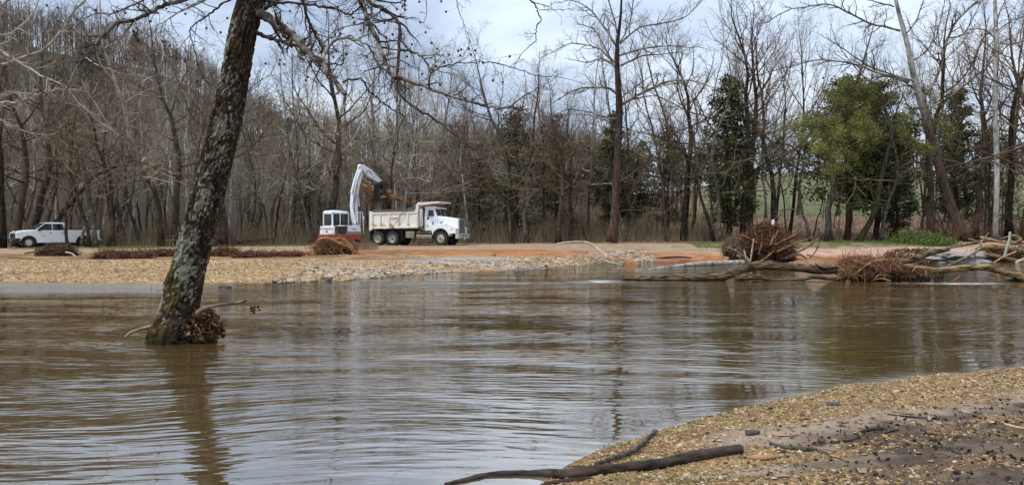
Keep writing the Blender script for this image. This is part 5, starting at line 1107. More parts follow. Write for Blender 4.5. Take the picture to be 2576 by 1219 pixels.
box('tow_hook', (6.21, 0.5, 0.52), (0.04, 0.05, 0.08), redl, bmp); box('tailgate', (0.02, 0, 1.0), (0.03, 1.6, 0.7), white, pk, 0.01); box('rear_bumper', (-0.06, 0, 0.58), (0.18, 1.9, 0.2), chrome, pk, 0.03)
box('underbody', (3.0, 0, 0.5), (5.2, 1.5, 0.28), dusty_black, pk)
text_o('door_badge', 'SILVERADO', 0.09, (4.2, 0.99, 0.93), (R(90), 0, R(180)), plain('badge_grey', (0.25, 0.25, 0.26)), body)
for x, st in ((5.22, R(-16)), (1.28, 0)):
    wheel(pk, x, 0.97, 1, 0.42, 0.27, 0.24, rim_s, 0.03, 6, st); wheel(pk, x, -0.97, -1, 0.42, 0.27, 0.24, rim_s, 0.03, 6, st)
# ================================================================== THE LEANING SYCAMORE IN THE RIVER
FY = 13.5
prof = [(1000, 350, 512), (857, 370, 507), (830, 378, 503), (800, 388, 500), (750, 405, 502), (700, 422, 512), (650, 440, 524), (600, 452, 536), (550, 466, 548), (500, 480, 561), (400, 505, 583),
        (300, 531, 607), (200, 556, 626), (150, 565, 632), (100, 575, 640), (50, 585, 652), (0, 600, 662), (-80, 618, 678), (-160, 632, 684), (-260, 650, 690), (-360, 664, 694)]
fb0 = on_z(436, 857, 0.0); FY = fb0.y
ST = empty('sycamore_tree', fb0, 0, 'thick lichen covered sycamore leaning right, its foot standing in the river', 'tree')
nr_, nk = 470, 140
ys_ = np.array([p[0] for p in prof])[::-1]; cl = np.array([(p[1] + p[2]) / 2 for p in prof])[::-1]; wd = np.array([(p[2] - p[1]) for p in prof])[::-1]
yy = np.linspace(980, -360, nr_); cx = np.interp(yy, ys_, cl); hw = np.interp(yy, ys_, wd) / 2
for _ in range(12): cx[1:-1] = (cx[:-2] + cx[2:] + 2 * cx[1:-1]) / 4; hw[1:-1] = (hw[:-2] + hw[2:] + 2 * hw[1:-1]) / 4
Cn = np.array([tuple(at(x, y, FY) - fb0) for x, y in zip(cx, yy)]); Rr = hw / F * FY
th = np.linspace(0, 2 * np.pi, nk, endpoint=False); TH, SS = np.meshgrid(th, Cn[:, 2]); circ = TH / (2 * np.pi)
def per(fx, fy, o, off=0):   # seamless round the trunk
    a = fbm(circ * fx + off, SS * fy + off, o); b = fbm((circ - 1) * fx + off, SS * fy + off, o); t = sst(0.85, 1.0, circ); return a * (1 - t) + b * t
ridge = 1 - np.abs(per(26, 2.6, 3) - 0.5) * 4; lump = per(5, 1.1, 3, 7) - 0.5; plates = per(44, 11, 2, 3)
bare = sst(0.0, 0.3, 1 - np.hypot((TH - np.radians(205)) / 0.55, (SS - 0.62) / 0.42))            # smooth scar low on the left
disp = (0.040 * ridge + 0.020 * sst(0.48, 0.56, plates)) * (1 - 0.85 * bare) + 0.10 * lump * Rr[:, None] - bare * 0.012
flare = np.exp(-np.maximum(SS, 0) / 0.35) * (0.05 * np.cos(TH * 5 + 1) + 0.03 * np.cos(TH * 3))
Rf = Rr[:, None] * (1 + flare) + disp - 0.045
V = np.stack([Cn[:, 0][:, None] + Rf * np.cos(TH), Cn[:, 1][:, None] + Rf * np.sin(TH), SS + 0 * TH], -1)
i, j = np.meshgrid(np.arange(nr_ - 1), np.arange(nk), indexing='ij'); a = i * nk + j; b_ = i * nk + (j + 1) % nk
mb = MB(); mb.raw(V.reshape(-1, 3), None, np.stack([a, b_, b_ + nk, a + nk], -1).reshape(-1, 4)); me = mb.mesh('trunk')
left = np.cos(TH - np.radians(215)) * 0.5 + 0.5; right = np.cos(TH - np.radians(300)) * 0.5 + 0.5
lich = per(56, 25, 3, 21) * 0.50 + per(8, 2.4, 3, 31) * 0.50 + 0.07 * (left + right - 1) * 1.0 - 0.05 * (np.cos(TH - np.radians(350)) > 0.6)
lichen = sst(0.585, 0.605, lich + 0.035 * np.exp(-((SS - 2.6) / 1.5) ** 2) - 0.03 * sst(1.0, 0.2, SS)) * (1 - 0.75 * bare) * sst(-0.1, 0.3, SS)
moss = sst(0.5, 0.62, per(12, 4.5, 3, 13) + 0.16 * (left - 0.6) + 0.12 * np.exp(-((SS - 1.5) / 0.55) ** 2) + 0.10 * np.exp(-(SS / 0.25) ** 2)) * sst(2.2, 1.2, SS) * (1 - bare * .8) * sst(0.55, 0.85, left) * 0.9
c = np.tile(np.array([0.038, 0.025, 0.016]), (V.shape[0] * V.shape[1], 1))
c = blend(c, (0.072, 0.046, 0.031), sst(0.45, 0.7, plates).ravel()); c = blend(c, (0.012, 0.009, 0.007), (1 - sst(0.1, 0.55, ridge)).ravel() * 0.8)  # furrows blackened in the colour, as shade in the crevices
c = blend(c, (0.26, 0.225, 0.18), bare.ravel() * 0.85); c = blend(c, (0.085, 0.07, 0.018), moss.ravel() * 0.85)
c = blend(c, (0.27, 0.26, 0.19), (lichen * (0.6 + 0.4 * sst(.4, .6, per(60, 16, 2, 2)))).ravel()); c = blend(c, (0.018, 0.014, 0.010), ((1 - sst(0.05, 0.34, SS + 0.3 * (per(9, 1.5, 3, 4) - 0.5))) * 0.85).ravel())
set_color(me, 'bark', c)
m, nt, b = mat_new('lichen_sycamore_bark'); N = nt.nodes.new; L = nt.links.new
vc = N('ShaderNodeVertexColor'); vc.layer_name = 'bark'; tc = N('ShaderNodeTexCoord'); n_ = N('ShaderNodeTexNoise'); n_.inputs['Scale'].default_value = 38; n_.inputs['Detail'].default_value = 5; L(tc.outputs['Object'], n_.inputs[0])
mr = N('ShaderNodeMapRange'); mr.inputs[1].default_value = 0.3; mr.inputs[2].default_value = 0.7; mr.inputs[3].default_value = 0.5; mr.inputs[4].default_value = 1.5; L(n_.outputs[0], mr.inputs[0])
hv = N('ShaderNodeHueSaturation'); L(vc.outputs[0], hv.inputs['Color']); L(mr.outputs[0], hv.inputs['Value']); L(hv.outputs[0], b.inputs['Base Color']); b.inputs['Roughness'].default_value = 0.95; b.inputs['Specular IOR Level'].default_value = 0.05
bp = N('ShaderNodeBump'); bp.inputs['Strength'].default_value = 0.7; bp.inputs['Distance'].default_value = 0.012; L(n_.outputs[0], bp.inputs['Height']); L(bp.outputs[0], b.inputs['Normal'])
link('trunk', me, ST, m)
limb_m = noise_mat('sycamore_limb', (0.045, 0.033, 0.025), (0.25, 0.215, 0.17), 5, 0.85, (1, 1, 1), 0.5, contrast=(0.42, 0.66)); limb_pale = noise_mat('pale_sycamore_limb', (0.12, 0.095, 0.07), (0.42, 0.40, 0.34), 4, 0.8, (1, 1, 1), 0.3, contrast=(0.35, 0.6))
limb_d = noise_mat('dark_sycamore_limb', (0.025, 0.018, 0.015), (0.085, 0.064, 0.05), 6, 0.9, (1, 1, 1), 0.5, contrast=(0.35, 0.65))
strip_m = noise_mat('stripped_orange_wood', (0.30, 0.13, 0.05), (0.48, 0.30, 0.15), 6, 0.8)
LB = [ # points, width at start and end, change of depth, material
 ([(640, 28), (668, 42), (695, 60), (725, 80), (750, 102), (764, 120), (785, 140), (809, 160), (828, 186), (844, 205), (871, 239)], 27, 9, -1.2, limb_m),
 ([(640, 40), (660, 22), (690, 5), (740, -20), (800, -60)], 16, 9, 1.0, limb_pale),
 ([(640, 78), (665, 92), (694, 100), (720, 108), (754, 120), (780, 138)], 11, 7, -0.6, limb_d),
 ([(809, 160), (816, 135), (830, 115), (844, 100), (859, 97), (894, 99), (924, 115), (940, 140), (954, 165), (972, 180), (989, 192)], 9, 4, 0.3, limb_pale),
 ([(660, -150), (760, -120), (860, -70), (909, 0), (918, 30), (926, 50), (949, 100), (960, 130), (969, 155), (978, 178), (992, 193), (1034, 205), (1094, 228), (1144, 245), (1194, 260), (1226, 268), (1252, 274)], 15, 4, -2.5, limb_m),
 ([(668, -180), (780, -130), (890, -60), (924, 0), (964, 25), (994, 45), (1006, 75), (1003, 130), (999, 200), (1006, 240), (1044, 270), (1094, 300), (1144, 340), (1194, 380), (1234, 425)], 13, 2.2, -2.0, limb_d),
 ([(1007, 128), (1030, 128), (1050, 136), (1066, 148), (1078, 168), (1083, 184), (1095, 178), (1109, 170), (1144, 160), (1194, 156), (1244, 159), (1288, 169), (1338, 187), (1372, 194), (1395, 192)], 6, 1.8, -0.5, limb_m),
 ([(864, 207), (879, 200), (911, 200), (920, 218), (929, 230), (950, 248), (964, 260), (990, 277), (1014, 290), (1017, 300), (1004, 320), (1001, 345), (1001, 372)], 6, 1.8, 0.4, limb_d),
 ([(640, -120), (560, -60), (460, 0), (425, 8), (395, 22), (370, 35), (340, 50), (295, 57), (270, 80), (252, 98), (235, 115), (224, 130), (215, 145), (195, 165), (178, 200), (165, 240), (140, 290), (118, 330)], 14, 2.0, -1.5, limb_m),
 ([(690, -200), (720, -90), (759, 0), (774, 45), (784, 68), (794, 90), (803, 107), (809, 120), (811, 155)], 9, 5, 0.8, limb_d),
 ([(809, 160), (835, 161), (859, 163), (866, 150), (862, 120), (859, 98)], 5, 2, 0.6, limb_d),
 ([(655, 0), (700, 5), (769, 10), (800, 16), (834, 20), (860, 30), (879, 36), (900, 22), (914, 5), (930, -20)], 7, 3, -0.8, limb_d),
 ([(970, 50), (935, 55), (900, 62), (860, 70), (830, 90), (812, 118)], 4, 2, 0.4, limb_m),
 ([(1006, 60), (970, 52), (930, 48), (915, 50)], 4, 2, -0.4, limb_m),
 ([(924, -10), (980, 8), (1010, 3), (1022, 0)], 5, 3, 0.3, limb_d),
 ([(612, -20), (560, 10), (535, 30), (510, 48), (480, 68), (478, 90), (490, 130), (505, 180), (528, 215)], 6, 1.6, 0.9, limb_d),
 ([(1290, -60), (1322, -20), (1333, 0), (1345, 12), (1353, 26), (1360, 50), (1350, 65), (1348, 80), (1348, 100), (1338, 112), (1328, 120)], 4.5, 2, 0.2, limb_d),
 ([(1357, 26), (1380, 24), (1418, 25)], 2.2, 1.2, 0.1, limb_d), ([(1062, -20), (1072, 0), (1074, 35), (1066, 58)], 2.6, 1.2, 0, limb_d), ([(1140, -20), (1150, 10), (1158, 38), (1168, 62), (1170, 76)], 2.6, 1.2, 0, limb_d),
 ([(1240, -80), (1290, -60)], 6, 4.5, 0.1, limb_d), ([(990, -160), (1100, -110), (1240, -80)], 9, 6, 0.2, limb_d), ([(700, -220), (850, -200), (990, -160)], 12, 9, -0.4, limb_d),
 ([(1062, -20), (1100, -60), (1140, -20)], 3, 2.6, 0, limb_d), ([(1100, -60), (1100, -112)], 4, 3, 0, limb_d),
 ([(600, -120), (500, -60), (400, -20), (330, 15), (280, 35), (230, 40), (190, 70)], 8, 1.6, 1.0, limb_m), ([(590, -60), (520, 0), (470, 20), (420, 50), (400, 90), (410, 130), (400, 170)], 6, 1.5, -1.2, limb_pale), ([(340, 50), (350, 90), (380, 120), (420, 140), (470, 150)], 3, 1.3, -.5, limb_m), ([(215, 145), (260, 170), (310, 185), (360, 190), (400, 215)], 3, 1.2, -.6, limb_pale),
 ([(575, 325), (560, 330), (520, 318), (470, 300), (420, 275)], 2.5, 1.2, -0.6, limb_m), ([(600, 325), (640, 300), (680, 290)], 3, 1.2, -0.5, limb_m), ([(615, 200), (575, 220), (555, 240)], 2, 1, -0.7, limb_pale),
]
rn = random.Random(99); bym = {}; tips = []
cS = cfg_(kids=(0, 6, 5, 3, 0), max=4, wig=0.24, up=(0, -.01, .0, .0, 0), rmin=0.0026, ratio=(.5, .42, .5, .55, .6), ang=0.9); twb = MB()
orr = fb0
for bi, (plist, w0, w1, dd, mt) in enumerate(LB):
    m_ = len(plist); yb0 = FY if bi not in () else FY
    base_d = {3: -0.8, 6: -1.5, 7: -1.2, 10: -0.8, 12: -1, 13: -1.4, 14: -1.2, 16: -.8, 17: -.7, 18: -.4, 19: -.4, 20: -.4, 21: -.3, 23: -.3, 24: -.3, 27: -1.0, 28: -1.4, 4: 0, 5: 0}.get(bi, 0)
    yb0 = FY + base_d; P = [at(x, y, yb0 + dd * i / (m_ - 1)) - orr for i, (x, y) in enumerate(plist)]; n = max(m_ * 4, 10); Q = bez(P, n)
    Q = [q_ + rv(rn) * 0.009 * (0 < i < n - 1) for i, q_ in enumerate(Q)]; rad = [(w0 + (w1 - w0) * (i / (n - 1)) ** 0.8) / F * yb0 / 2 * (1 + 0.08 * rn.gauss(0, 1)) for i in range(n)]
    mb = MB(); mb.tube(Q, rad, 10 if w0 > 8 else 7); mb.build('limb' if w0 > 6 else 'branch', mt, ST)
    Ln = sum((Q[i + 1] - Q[i]).length for i in range(n - 1))
    vis = [i for i, q_ in enumerate(Q)]
    k = int(5.2 * Ln) + 3; 
    if bi in (16, 17, 18, 19): k = 3
    if bi in (20, 21, 22): k = 2
    if bi in (4, 5): k = int(k * 0.8)
    spawn(twb, Q, rad, min(Ln, 2.0) * (0.75 if bi not in (0,) else 0.45), 1, cS, rn, k, 0.15)
    if w1 < 6: branch(twb, Q[-1], Q[-1] - Q[-2], min(Ln, 2) * 0.4, rad[-1], 2, cS, rn)
# one strip of bare orange wood on the long limb
# the stripped length of the long limb
P = [at(x, y, FY - 1.45 - 0.02 * i) - orr for i, (x, y) in enumerate([(988, 190), (1000, 195), (1016, 200), (1036, 206), (1060, 214)])]
Q = bez(P, 10); mb = MB(); mb.tube(Q, [0.030 - 0.001 * i for i in range(10)], 8)
o = mb.build('stripped_wood', strip_m, ST)
for (k_, L_k) in list(twb.t.items()):
    for pts, rad in L_k:
        if k_[0] <= 5: tips.append(pts[-1])
tm_ = noise_mat('sycamore_twigs', (0.035, 0.026, 0.021), (0.18, 0.15, 0.12), 1.6, 0.9, bump=0, contrast=(0.4, 0.62))
o = twb.build('twigs', tm_, ST); o['kind'] = 'stuff'
# seed balls hanging from the twigs
ball_m = noise_mat('seed_ball', (0.075, 0.035, 0.02), (0.16, 0.085, 0.05), 60, 0.95, bump=0.8, dist=0.004)
bmb = bmesh.new(); bmesh.ops.create_icosphere(bmb, subdivisions=2, radius=0.021)
for v in bmb.verts: v.co *= random.uniform(0.93, 1.08)
bme = bpy.data.meshes.new('seed_ball'); bmb.to_mesh(bme); bmb.free(); bme.materials.append(ball_m)
seen = [t for t in tips if 0 < 1288 + (t.x + orr.x) / (t.y + orr.y) * F < 1400 and 0 < 575 - (t.z + orr.z - 2) / (t.y + orr.y) * F < 215]
sm_ = MB(); tgt = [(1160, 125), (1180, 123), (1195, 127), (1153, 128), (1130, 138), (1100, 123), (1158, 140), (1185, 138), (1036, 112), (1024, 143), (1055, 5), (1110, 4), (1122, 30), (1282, 142), (905, 97), (923, 144), (760, 148), (756, 146), (715, 162), (774, 194), (668, 160), (703, 162), (730, 29), (929, 37), (1265, 207), (118, 14), (146, 20), (148, 54), (224, 102), (199, 145), (158, 147), (124, 154), (101, 205), (131, 205), (95, 232), (108, 232), (88, 218), (379, 54), (241, 26), (336, 78), (555, 82), (572, 46), (792, 78), (846, 130), (873, 136), (865, 148), (1040, 305)]
for i in range(120):
    if i < len(tgt):
        x, y = tgt[i]; p = at(x, y, FY - 0.8 + rn.uniform(-.5, .5)) - orr
        near = min(tips, key=lambda t: (t - p).length_squared); p0 = near
        if (p0 - p).length > 0.45: p0 = p + Vector((rn.uniform(-.02, .02), 0, 0.09))
    else:
        if not seen: break
        p0 = rn.choice(seen); p = p0 - Vector((rn.uniform(-.02, .02), 0, rn.uniform(0.05, 0.12)))
    s_ = link('seed_ball', bme, ST); s_.location = p; s_.scale = (1.0,) * 3; sm_.tube([p0, p0.lerp(p, .5) + Vector((0.006, 0, 0)), p], [0.0015] * 3, 3)
o = sm_.build('seed_stalks', tm_, ST); o['kind'] = 'stuff'

# white barked tree outside the left edge whose branches reach in
LY = 30.0; lx = at(-120, 700, LY); lx.z = float(far_z(lx.x, LY)); 
cL = cfg_(kids=(0, 6, 5, 3, 0), max=4, wig=0.26, up=(0, .0, .0, .02, 0), rmin=0.005, tw=tw_l) if False else cfg_(kids=(0, 6, 5, 3, 0), max=4, wig=0.26, up=(0, .0, .0, .02, 0), rmin=0.0045, tw=twig_pale)
custom_tree('sycamore_tree', 'white branched sycamore reaching in from beyond the left edge of the picture', LY, (-120, 708), [(-120, 720, 60), (-118, 500, 48), (-112, 300, 42), (-105, 100, 34), (-95, -50, 26), (-90, -160, 14)], 0,
  [([(-108, 230), (-60, 245), (0, 258), (50, 257), (90, 240), (130, 228)], 10, 2.5, -1), ([(-106, 200), (-50, 215), (0, 240), (40, 233), (90, 237), (150, 225)], 9, 2.5, 1),
   ([(-104, 150), (-40, 160), (0, 165), (50, 145), (100, 130), (130, 105), (165, 65), (185, 30), (215, 0), (230, -30)], 9, 3.5, -1), ([(-100, 60), (-40, 70), (10, 90), (60, 60), (90, 20), (100, -20)], 8, 3, 1),
   ([(-110, 270), (-50, 290), (0, 300), (60, 330), (120, 340)], 8, 2, 0), ([(-100, 80), (-30, 110), (40, 150), (100, 190), (160, 215), (200, 260)], 8, 2, -1), ([(-98, 0), (-20, 20), (40, -10), (90, -40)], 8, 3, 0)],
  bark_white, limb_pale, cL, 61, kids=9, child=0.2)

# ================================================================== DEBRIS HELPERS
dead_leaf = island_mat('drift_leaves', [(0.02, 0.012, 0.008), (0.07, 0.034, 0.018), (0.13, 0.068, 0.036), (0.27, 0.165, 0.095), (0.04, 0.022, 0.013), (0.09, 0.05, 0.03)], 0.8)
drift_grey = noise_mat('grey_driftwood', (0.05, 0.036, 0.025), (0.27, 0.22, 0.16), 5, 0.85, (1, 1, 6), 0.8, dist=0.03, contrast=(0.35, 0.62))
def wood_mat(name, dark, light, sc=3.2, stretch=(0.35, 1, 2.6), contrast=(0.38, 0.6), bump=0.9, wet=False):
    m = noise_mat(name, dark, light, sc, 0.35 if wet else 0.85, stretch, bump, 0.03, None, contrast, 8); return m
drift_log = wood_mat('weathered_log', (0.012, 0.008, 0.005), (0.19, 0.13, 0.075), 9)
drift_dark = wood_mat('wet_dark_log', (0.015, 0.012, 0.010), (0.10, 0.078, 0.058), 6)
drift_gold = wood_mat('golden_log', (0.04, 0.025, 0.014), (0.34, 0.225, 0.105), 8)
pale_bark = noise_mat('pale_peeling_bark', (0.15, 0.11, 0.08), (0.42, 0.38, 0.32), 4, 0.8, (1, 1, 1), 0.3, contrast=(0.35, 0.55))
bleached = noise_mat('bleached_wood', (0.30, 0.24, 0.16), (0.60, 0.53, 0.40), 4, 0.75, (1, 1, 1), 0.3)
yellow_wood = noise_mat('peeled_yellow_wood', (0.24, 0.13, 0.06), (0.54, 0.37, 0.20), 5, 0.75, (1, 1, 1), 0.3)
soil_dark = noise_mat('root_soil', (0.018, 0.012, 0.008), (0.075, 0.045, 0.028), 6, 0.95, bump=1.0, dist=0.05)
def px_log(name, pts, ws, Y0, Y1, mat, parent, org, n=None, k=12, wob=0.05, knob=0.0, ridges=0, seed=1):
    """a log drawn through picture points at depths Y0..Y1, modelled with uneven section"""
    rnl = random.Random(seed); m_ = len(pts); n = n or m_ * 5
    P = [at(x, y, Y0 + (Y1 - Y0) * i / (m_ - 1)) - org for i, (x, y) in enumerate(pts)]; Q = np.array([tuple(v) for v in bez(P, n)])
    Yv = np.linspace(Y0, Y1, n); W = np.interp(np.linspace(0, len(ws) - 1, n), range(len(ws)), ws) / F * Yv / 2
    T = np.gradient(Q, axis=0); T /= np.linalg.norm(T, axis=1, keepdims=True); ref = np.array([0, 0, 1.0]) if abs(T[:, 2]).mean() < 0.8 else np.array([1.0, 0, 0])
    U = np.cross(T, ref); U /= np.linalg.norm(U, axis=1, keepdims=True); Vv = np.cross(T, U)
    a = np.arange(k) * 2 * np.pi / k; s = np.concatenate([[0], np.cumsum(np.linalg.norm(np.diff(Q, axis=0), axis=1))])
    off = seed * 7.7; A, S = np.meshgrid(a, s); t_ = sst(0.8, 1, A / (2 * np.pi))
    f = lambda fx, fy, o=3: fbm(A / 6.283 * fx + off, S * fy + off, o) * (1 - t_) + fbm((A / 6.283 - 1) * fx + off, S * fy + off, o) * t_
    r = W[:, None] * (1 + wob * 4 * (f(3, 1.4) - 0.5) + (0.5 * (f(max(ridges, 1), 0.8, 2) - 0.5) if ridges else 0))
    V = Q[:, None, :] + r[:, :, None] * (np.cos(a)[None, :, None] * U[:, None, :] + np.sin(a)[None, :, None] * Vv[:, None, :])
    i, j = np.meshgrid(np.arange(n - 1), np.arange(k), indexing='ij'); b0 = i * k + j; b1 = i * k + (j + 1) % k
    V2 = np.concatenate([V.reshape(-1, 3), [Q[0] - T[0] * W[0] * 0.15], [Q[-1] + T[-1] * W[-1] * 0.15]]); nv = n * k
    tri = [(nv, (jj + 1) % k, jj) for jj in range(k)] + [(nv + 1, (n - 1) * k + jj, (n - 1) * k + (jj + 1) % k) for jj in range(k)]
    mb = MB(); mb.raw(V2, tri, np.stack([b0, b1, b1 + k, b0 + k], -1).reshape(-1, 4)); return mb.build(name, mat, parent)
def one_log(name, label, cat, pts, ws, Y0, Y1, mat, **k):
    o = at(pts[0][0], pts[0][1], Y0); e = px_log(name, pts, ws, Y0, Y1, mat, None, o, **k); e.location = o; tag(e, label, cat); return e
def tangle(parent, center, size, n, rad, mat, name='roots', seed=1, length=0.8, flat=0.0, curl=0.5, surf=0.6, up=0.0):
    """many thin roots wound round a lump"""
    rnl = random.Random(seed); mb = MB(); c = Vector(center); sz = Vector(size)
    for i in range(n):
        d = rv(rnl).normalized(); d.z = abs(d.z) if flat else d.z; rr = (surf + (1 - surf) * rnl.random()) * (0.72 + 0.7 * float(vnoise(d.x * 2.2 + seed * 3.1 + 20, d.y * 2.2 + d.z * 1.7 + 20)))
        p = Vector((d.x * sz.x, d.y * sz.y, d.z * sz.z)) * rr; out = Vector((d.x / sz.x, d.y / sz.y, d.z / sz.z)).normalized()
        v = (out.cross(rv(rnl)).normalized() + out * rnl.uniform(-.2, .55) + Vector((0, 0, up))).normalized(); L = length * rnl.uniform(.35, 1.2); pts = [c + p]; q_ = c + p
        for s_ in range(6): v = (v + rv(rnl) * curl * 0.5 - (q_ - c).normalized() * 0.10).normalized(); q_ = q_ + v * L / 6; pts.append(q_.copy())
        r = rad * rnl.uniform(.4, 1.3) * (2.2 if rnl.random() < .06 else 1); mb.tube(pts, [r * (1 - .11 * s_) for s_ in range(7)], 4)
    o = mb.build(name, mat, parent); o['kind'] = 'stuff'; return o
def lump(parent, center, size, mat, name='soil_core', seed=1, rough=0.35, sub=4):
    bm = bmesh.new(); bmesh.ops.create_icosphere(bm, subdivisions=sub, radius=1.0)
    from mathutils import noise as mn
    for v in bm.verts: v.co *= 1 + rough * (mn.noise(v.co * 1.7 + Vector((seed, 0, 0))) + 0.5 * mn.noise(v.co * 4 + Vector((0, seed, 0))))
    bmesh.ops.scale(bm, vec=size, verts=bm.verts[:]); bmesh.ops.translate(bm, vec=center, verts=bm.verts[:]); return bm_obj(name, bm, mat, parent)
def leaves_on(parent, center, size, n, leaf, mat, seed=1, name='leaves', flat=True, asp=1.5):
    g_ = np.random.default_rng(seed); d = g_.normal(size=(n, 3)); d /= np.linalg.norm(d, axis=1, keepdims=True); d *= g_.uniform(.8, 1.1, (n, 1)) * (0.7 + 0.6 * vnoise(d[:, 0] * 2.2 + seed + 20, d[:, 1] * 2.2 + d[:, 2] * 1.7 + 20))[:, None]
    if flat: d[:, 2] = np.abs(d[:, 2])
    mb = MB(); cards(mb, d * np.array(size) + np.array(center), leaf, g_, asp); o = mb.build(name, mat, parent, False); o['kind'] = 'stuff'; return o

def spikes(parent, center, size, n, mat, seed, L0=.5, L1=1.1, r0=.025, r1=.06):
    rl = random.Random(seed); mb = MB(); c = Vector(center)
    for i in range(n):
        d = rv(rl).normalized(); d.z = abs(d.z) * .9 - .1; p = c + Vector((d.x * size[0], d.y * size[1], d.z * size[2])) * .8; v = (Vector((d.x, d.y * .6, d.z + .15)) + rv(rl) * .25).normalized(); L = rl.uniform(L0, L1); r = rl.uniform(r0, r1); pts = [p]
        for s in range(6): v = (v + rv(rl) * .22).normalized(); p = p + v * L / 6; pts.append(p)
        mb.tube(pts, [r * (1 - .13 * s) for s in range(7)], 6)
    o = mb.build('broken_roots', mat, parent); o['kind'] = 'stuff'
# ---- debris caught at the foot of the sycamore
cY = FY - 0.25
k0 = on_z(527, 852, 0); k0.y = FY - 0.1; D = empty('leaf_clump', k0, 0, 'clump of dead brown leaves and roots caught against the foot of the leaning sycamore', 'debris')
lump(D, (0.0, 0.05, 0.18), (0.27, 0.26, 0.28), soil_dark, seed=3); leaves_on(D, (-0.02, 0.03, 0.16), (0.33, 0.28, 0.40), 520, 0.075, dead_leaf, 4); leaves_on(D, (0.1, 0.0, 0.08), (0.26, 0.24, 0.2), 260, 0.06, dead_leaf, 14)
leaves_on(D, (0.06, 0.0, 0.42), (0.22, 0.14, 0.12), 220, 0.06, dead_leaf, 8); tangle(D, (0, 0, 0.18), (0.3, 0.28, 0.34), 90, 0.006, root_brown, seed=9, length=0.35)
one_log('driftwood_stick', 'grey stick jutting right over the leaf clump at the foot of the leaning sycamore', 'stick', [(496, 788), (512, 776), (535, 770), (560, 765), (590, 762), (618, 756)], [13, 12, 9, 8, 7, 9], FY - 0.35, FY - 0.5, noise_mat('grey_brown_stick', (0.09, 0.065, 0.045), (0.26, 0.21, 0.15), 6, 0.8), k=10)
o_ = one_log('twig', 'drooping twig with withered leaves at the end of the grey stick', 'twig', [(617, 758), (628, 768), (640, 775), (645, 783)], [4, 3, 2.5, 1.5], FY - 0.5, FY - 0.52, root_brown, k=6)
leaves_on(o_, tuple(at(642, 778, FY - .5) - o_.location), (0.07, 0.03, 0.05), 26, 0.045, dead_leaf, 3, 'withered_leaves', False)
one_log('driftwood_stick', 'pale curved stick lying in the water left of the leaning sycamore', 'stick', [(315, 848), (326, 838), (345, 829), (362, 824), (380, 819)], [5, 6, 6, 5, 5], FY - 0.3, FY - 0.25, yellow_wood, k=8)
one_log('driftwood_stick', 'dark stick behind the pale curved one left of the leaning sycamore', 'stick', [(334, 823), (350, 824), (366, 826), (385, 824)], [3, 5, 5, 4], FY - 0.1, FY - .1, drift_dark, k=8)
one_log('twig', 'very thin twig slanting up to the left side of the leaning sycamore', 'twig', [(335, 823), (355, 808), (372, 798), (392, 785)], [1.2, 1.2, 1, 1], FY - .2, FY - .2, twig_grey, k=4)
def tuft(px, Y, h, n, label, z=None, w_=0.12, mat=None):
    x = xy(px, Y); zz = z if z is not None else 0; e_ = MB(); gl = random.Random(int(px))
    for i in range(n):
        p = Vector((gl.gauss(0, w_), gl.gauss(0, w_ * .7), 0)); e_.tube([p, p + Vector((gl.gauss(0, .03), 0, h * .5)), p + Vector((gl.gauss(0, .09), gl.gauss(0, .05), h * gl.uniform(.6, 1.1)))], [.004, .003, .001], 3)
    o = e_.build('grass_tuft', mat or bush_leaf, None); o.location = (x, Y, zz); tag(o, label, 'grass tuft'); return o
tuft(352, FY - .3, 0.10, 40, 'green grass tuft in the water left of the foot of the leaning sycamore')

# ================================================================== DRIFTWOOD AT THE RIGHT
wY = on_z(1900, 706).y
J = at(1980, 690, wY)
one_log('driftwood_log', 'long twisted grey log lying across the water, its dark tip at the left', 'log', [(1564, 699), (1600, 700), (1650, 700), (1715, 699), (1776, 696), (1812, 695), (1837, 687), (1860, 678), (1877, 673), (1918, 667), (1978, 671), (2030, 676), (2059, 679), (2120, 678), (2150, 680)], [17, 15, 13, 15, 18, 21, 23, 22, 22, 23, 22, 22, 23, 18, 12], wY + .2, wY + .4, drift_log, n=90, k=20, ridges=9, wob=0.06, seed=2)
one_log('driftwood_log', 'dark branch low on the water under the long twisted log', 'log', [(1850, 700), (1905, 697), (1930, 702), (1958, 704), (2011, 703), (2035, 698), (2051, 696), (2090, 700), (2125, 702)], [16, 12, 7, 5, 7, 11, 11, 9, 7], wY + .1, wY + .2, drift_log, n=50, k=12, ridges=5, seed=3)
one_log('driftwood_log', 'long golden brown log curving down to the right edge over the water', 'log', [(2205, 656), (2221, 658), (2254, 665), (2302, 673), (2363, 680), (2403, 676), (2464, 672), (2495, 675), (2525, 682), (2552, 691), (2580, 702), (2640, 722)], [15, 16, 16, 15, 15, 15, 16, 17, 18, 18, 19, 16], wY + .5, wY - .6, drift_gold, n=80, k=16, ridges=6, seed=4)
one_log('driftwood_log', 'upper grey log with a broken orange tip above the golden log', 'log', [(2215, 653), (2250, 656), (2282, 657), (2305, 650), (2322, 641), (2350, 634), (2388, 627)], [9, 10, 11, 16, 16, 14, 8], wY + 1.6, wY + 2.2, drift_log, n=50, k=14, ridges=5, seed=5)
one_log('driftwood_log', 'dark log tip floating at the right edge below the golden log', 'log', [(2500, 710), (2530, 707), (2560, 706), (2620, 706)], [4, 9, 13, 13], wY - .3, wY - .2, drift_dark, k=12, seed=6)
stp = at(2362, 706, wY); e = empty('stump', stp, 0, 'black upright stump standing in the water under the golden log', 'stump')
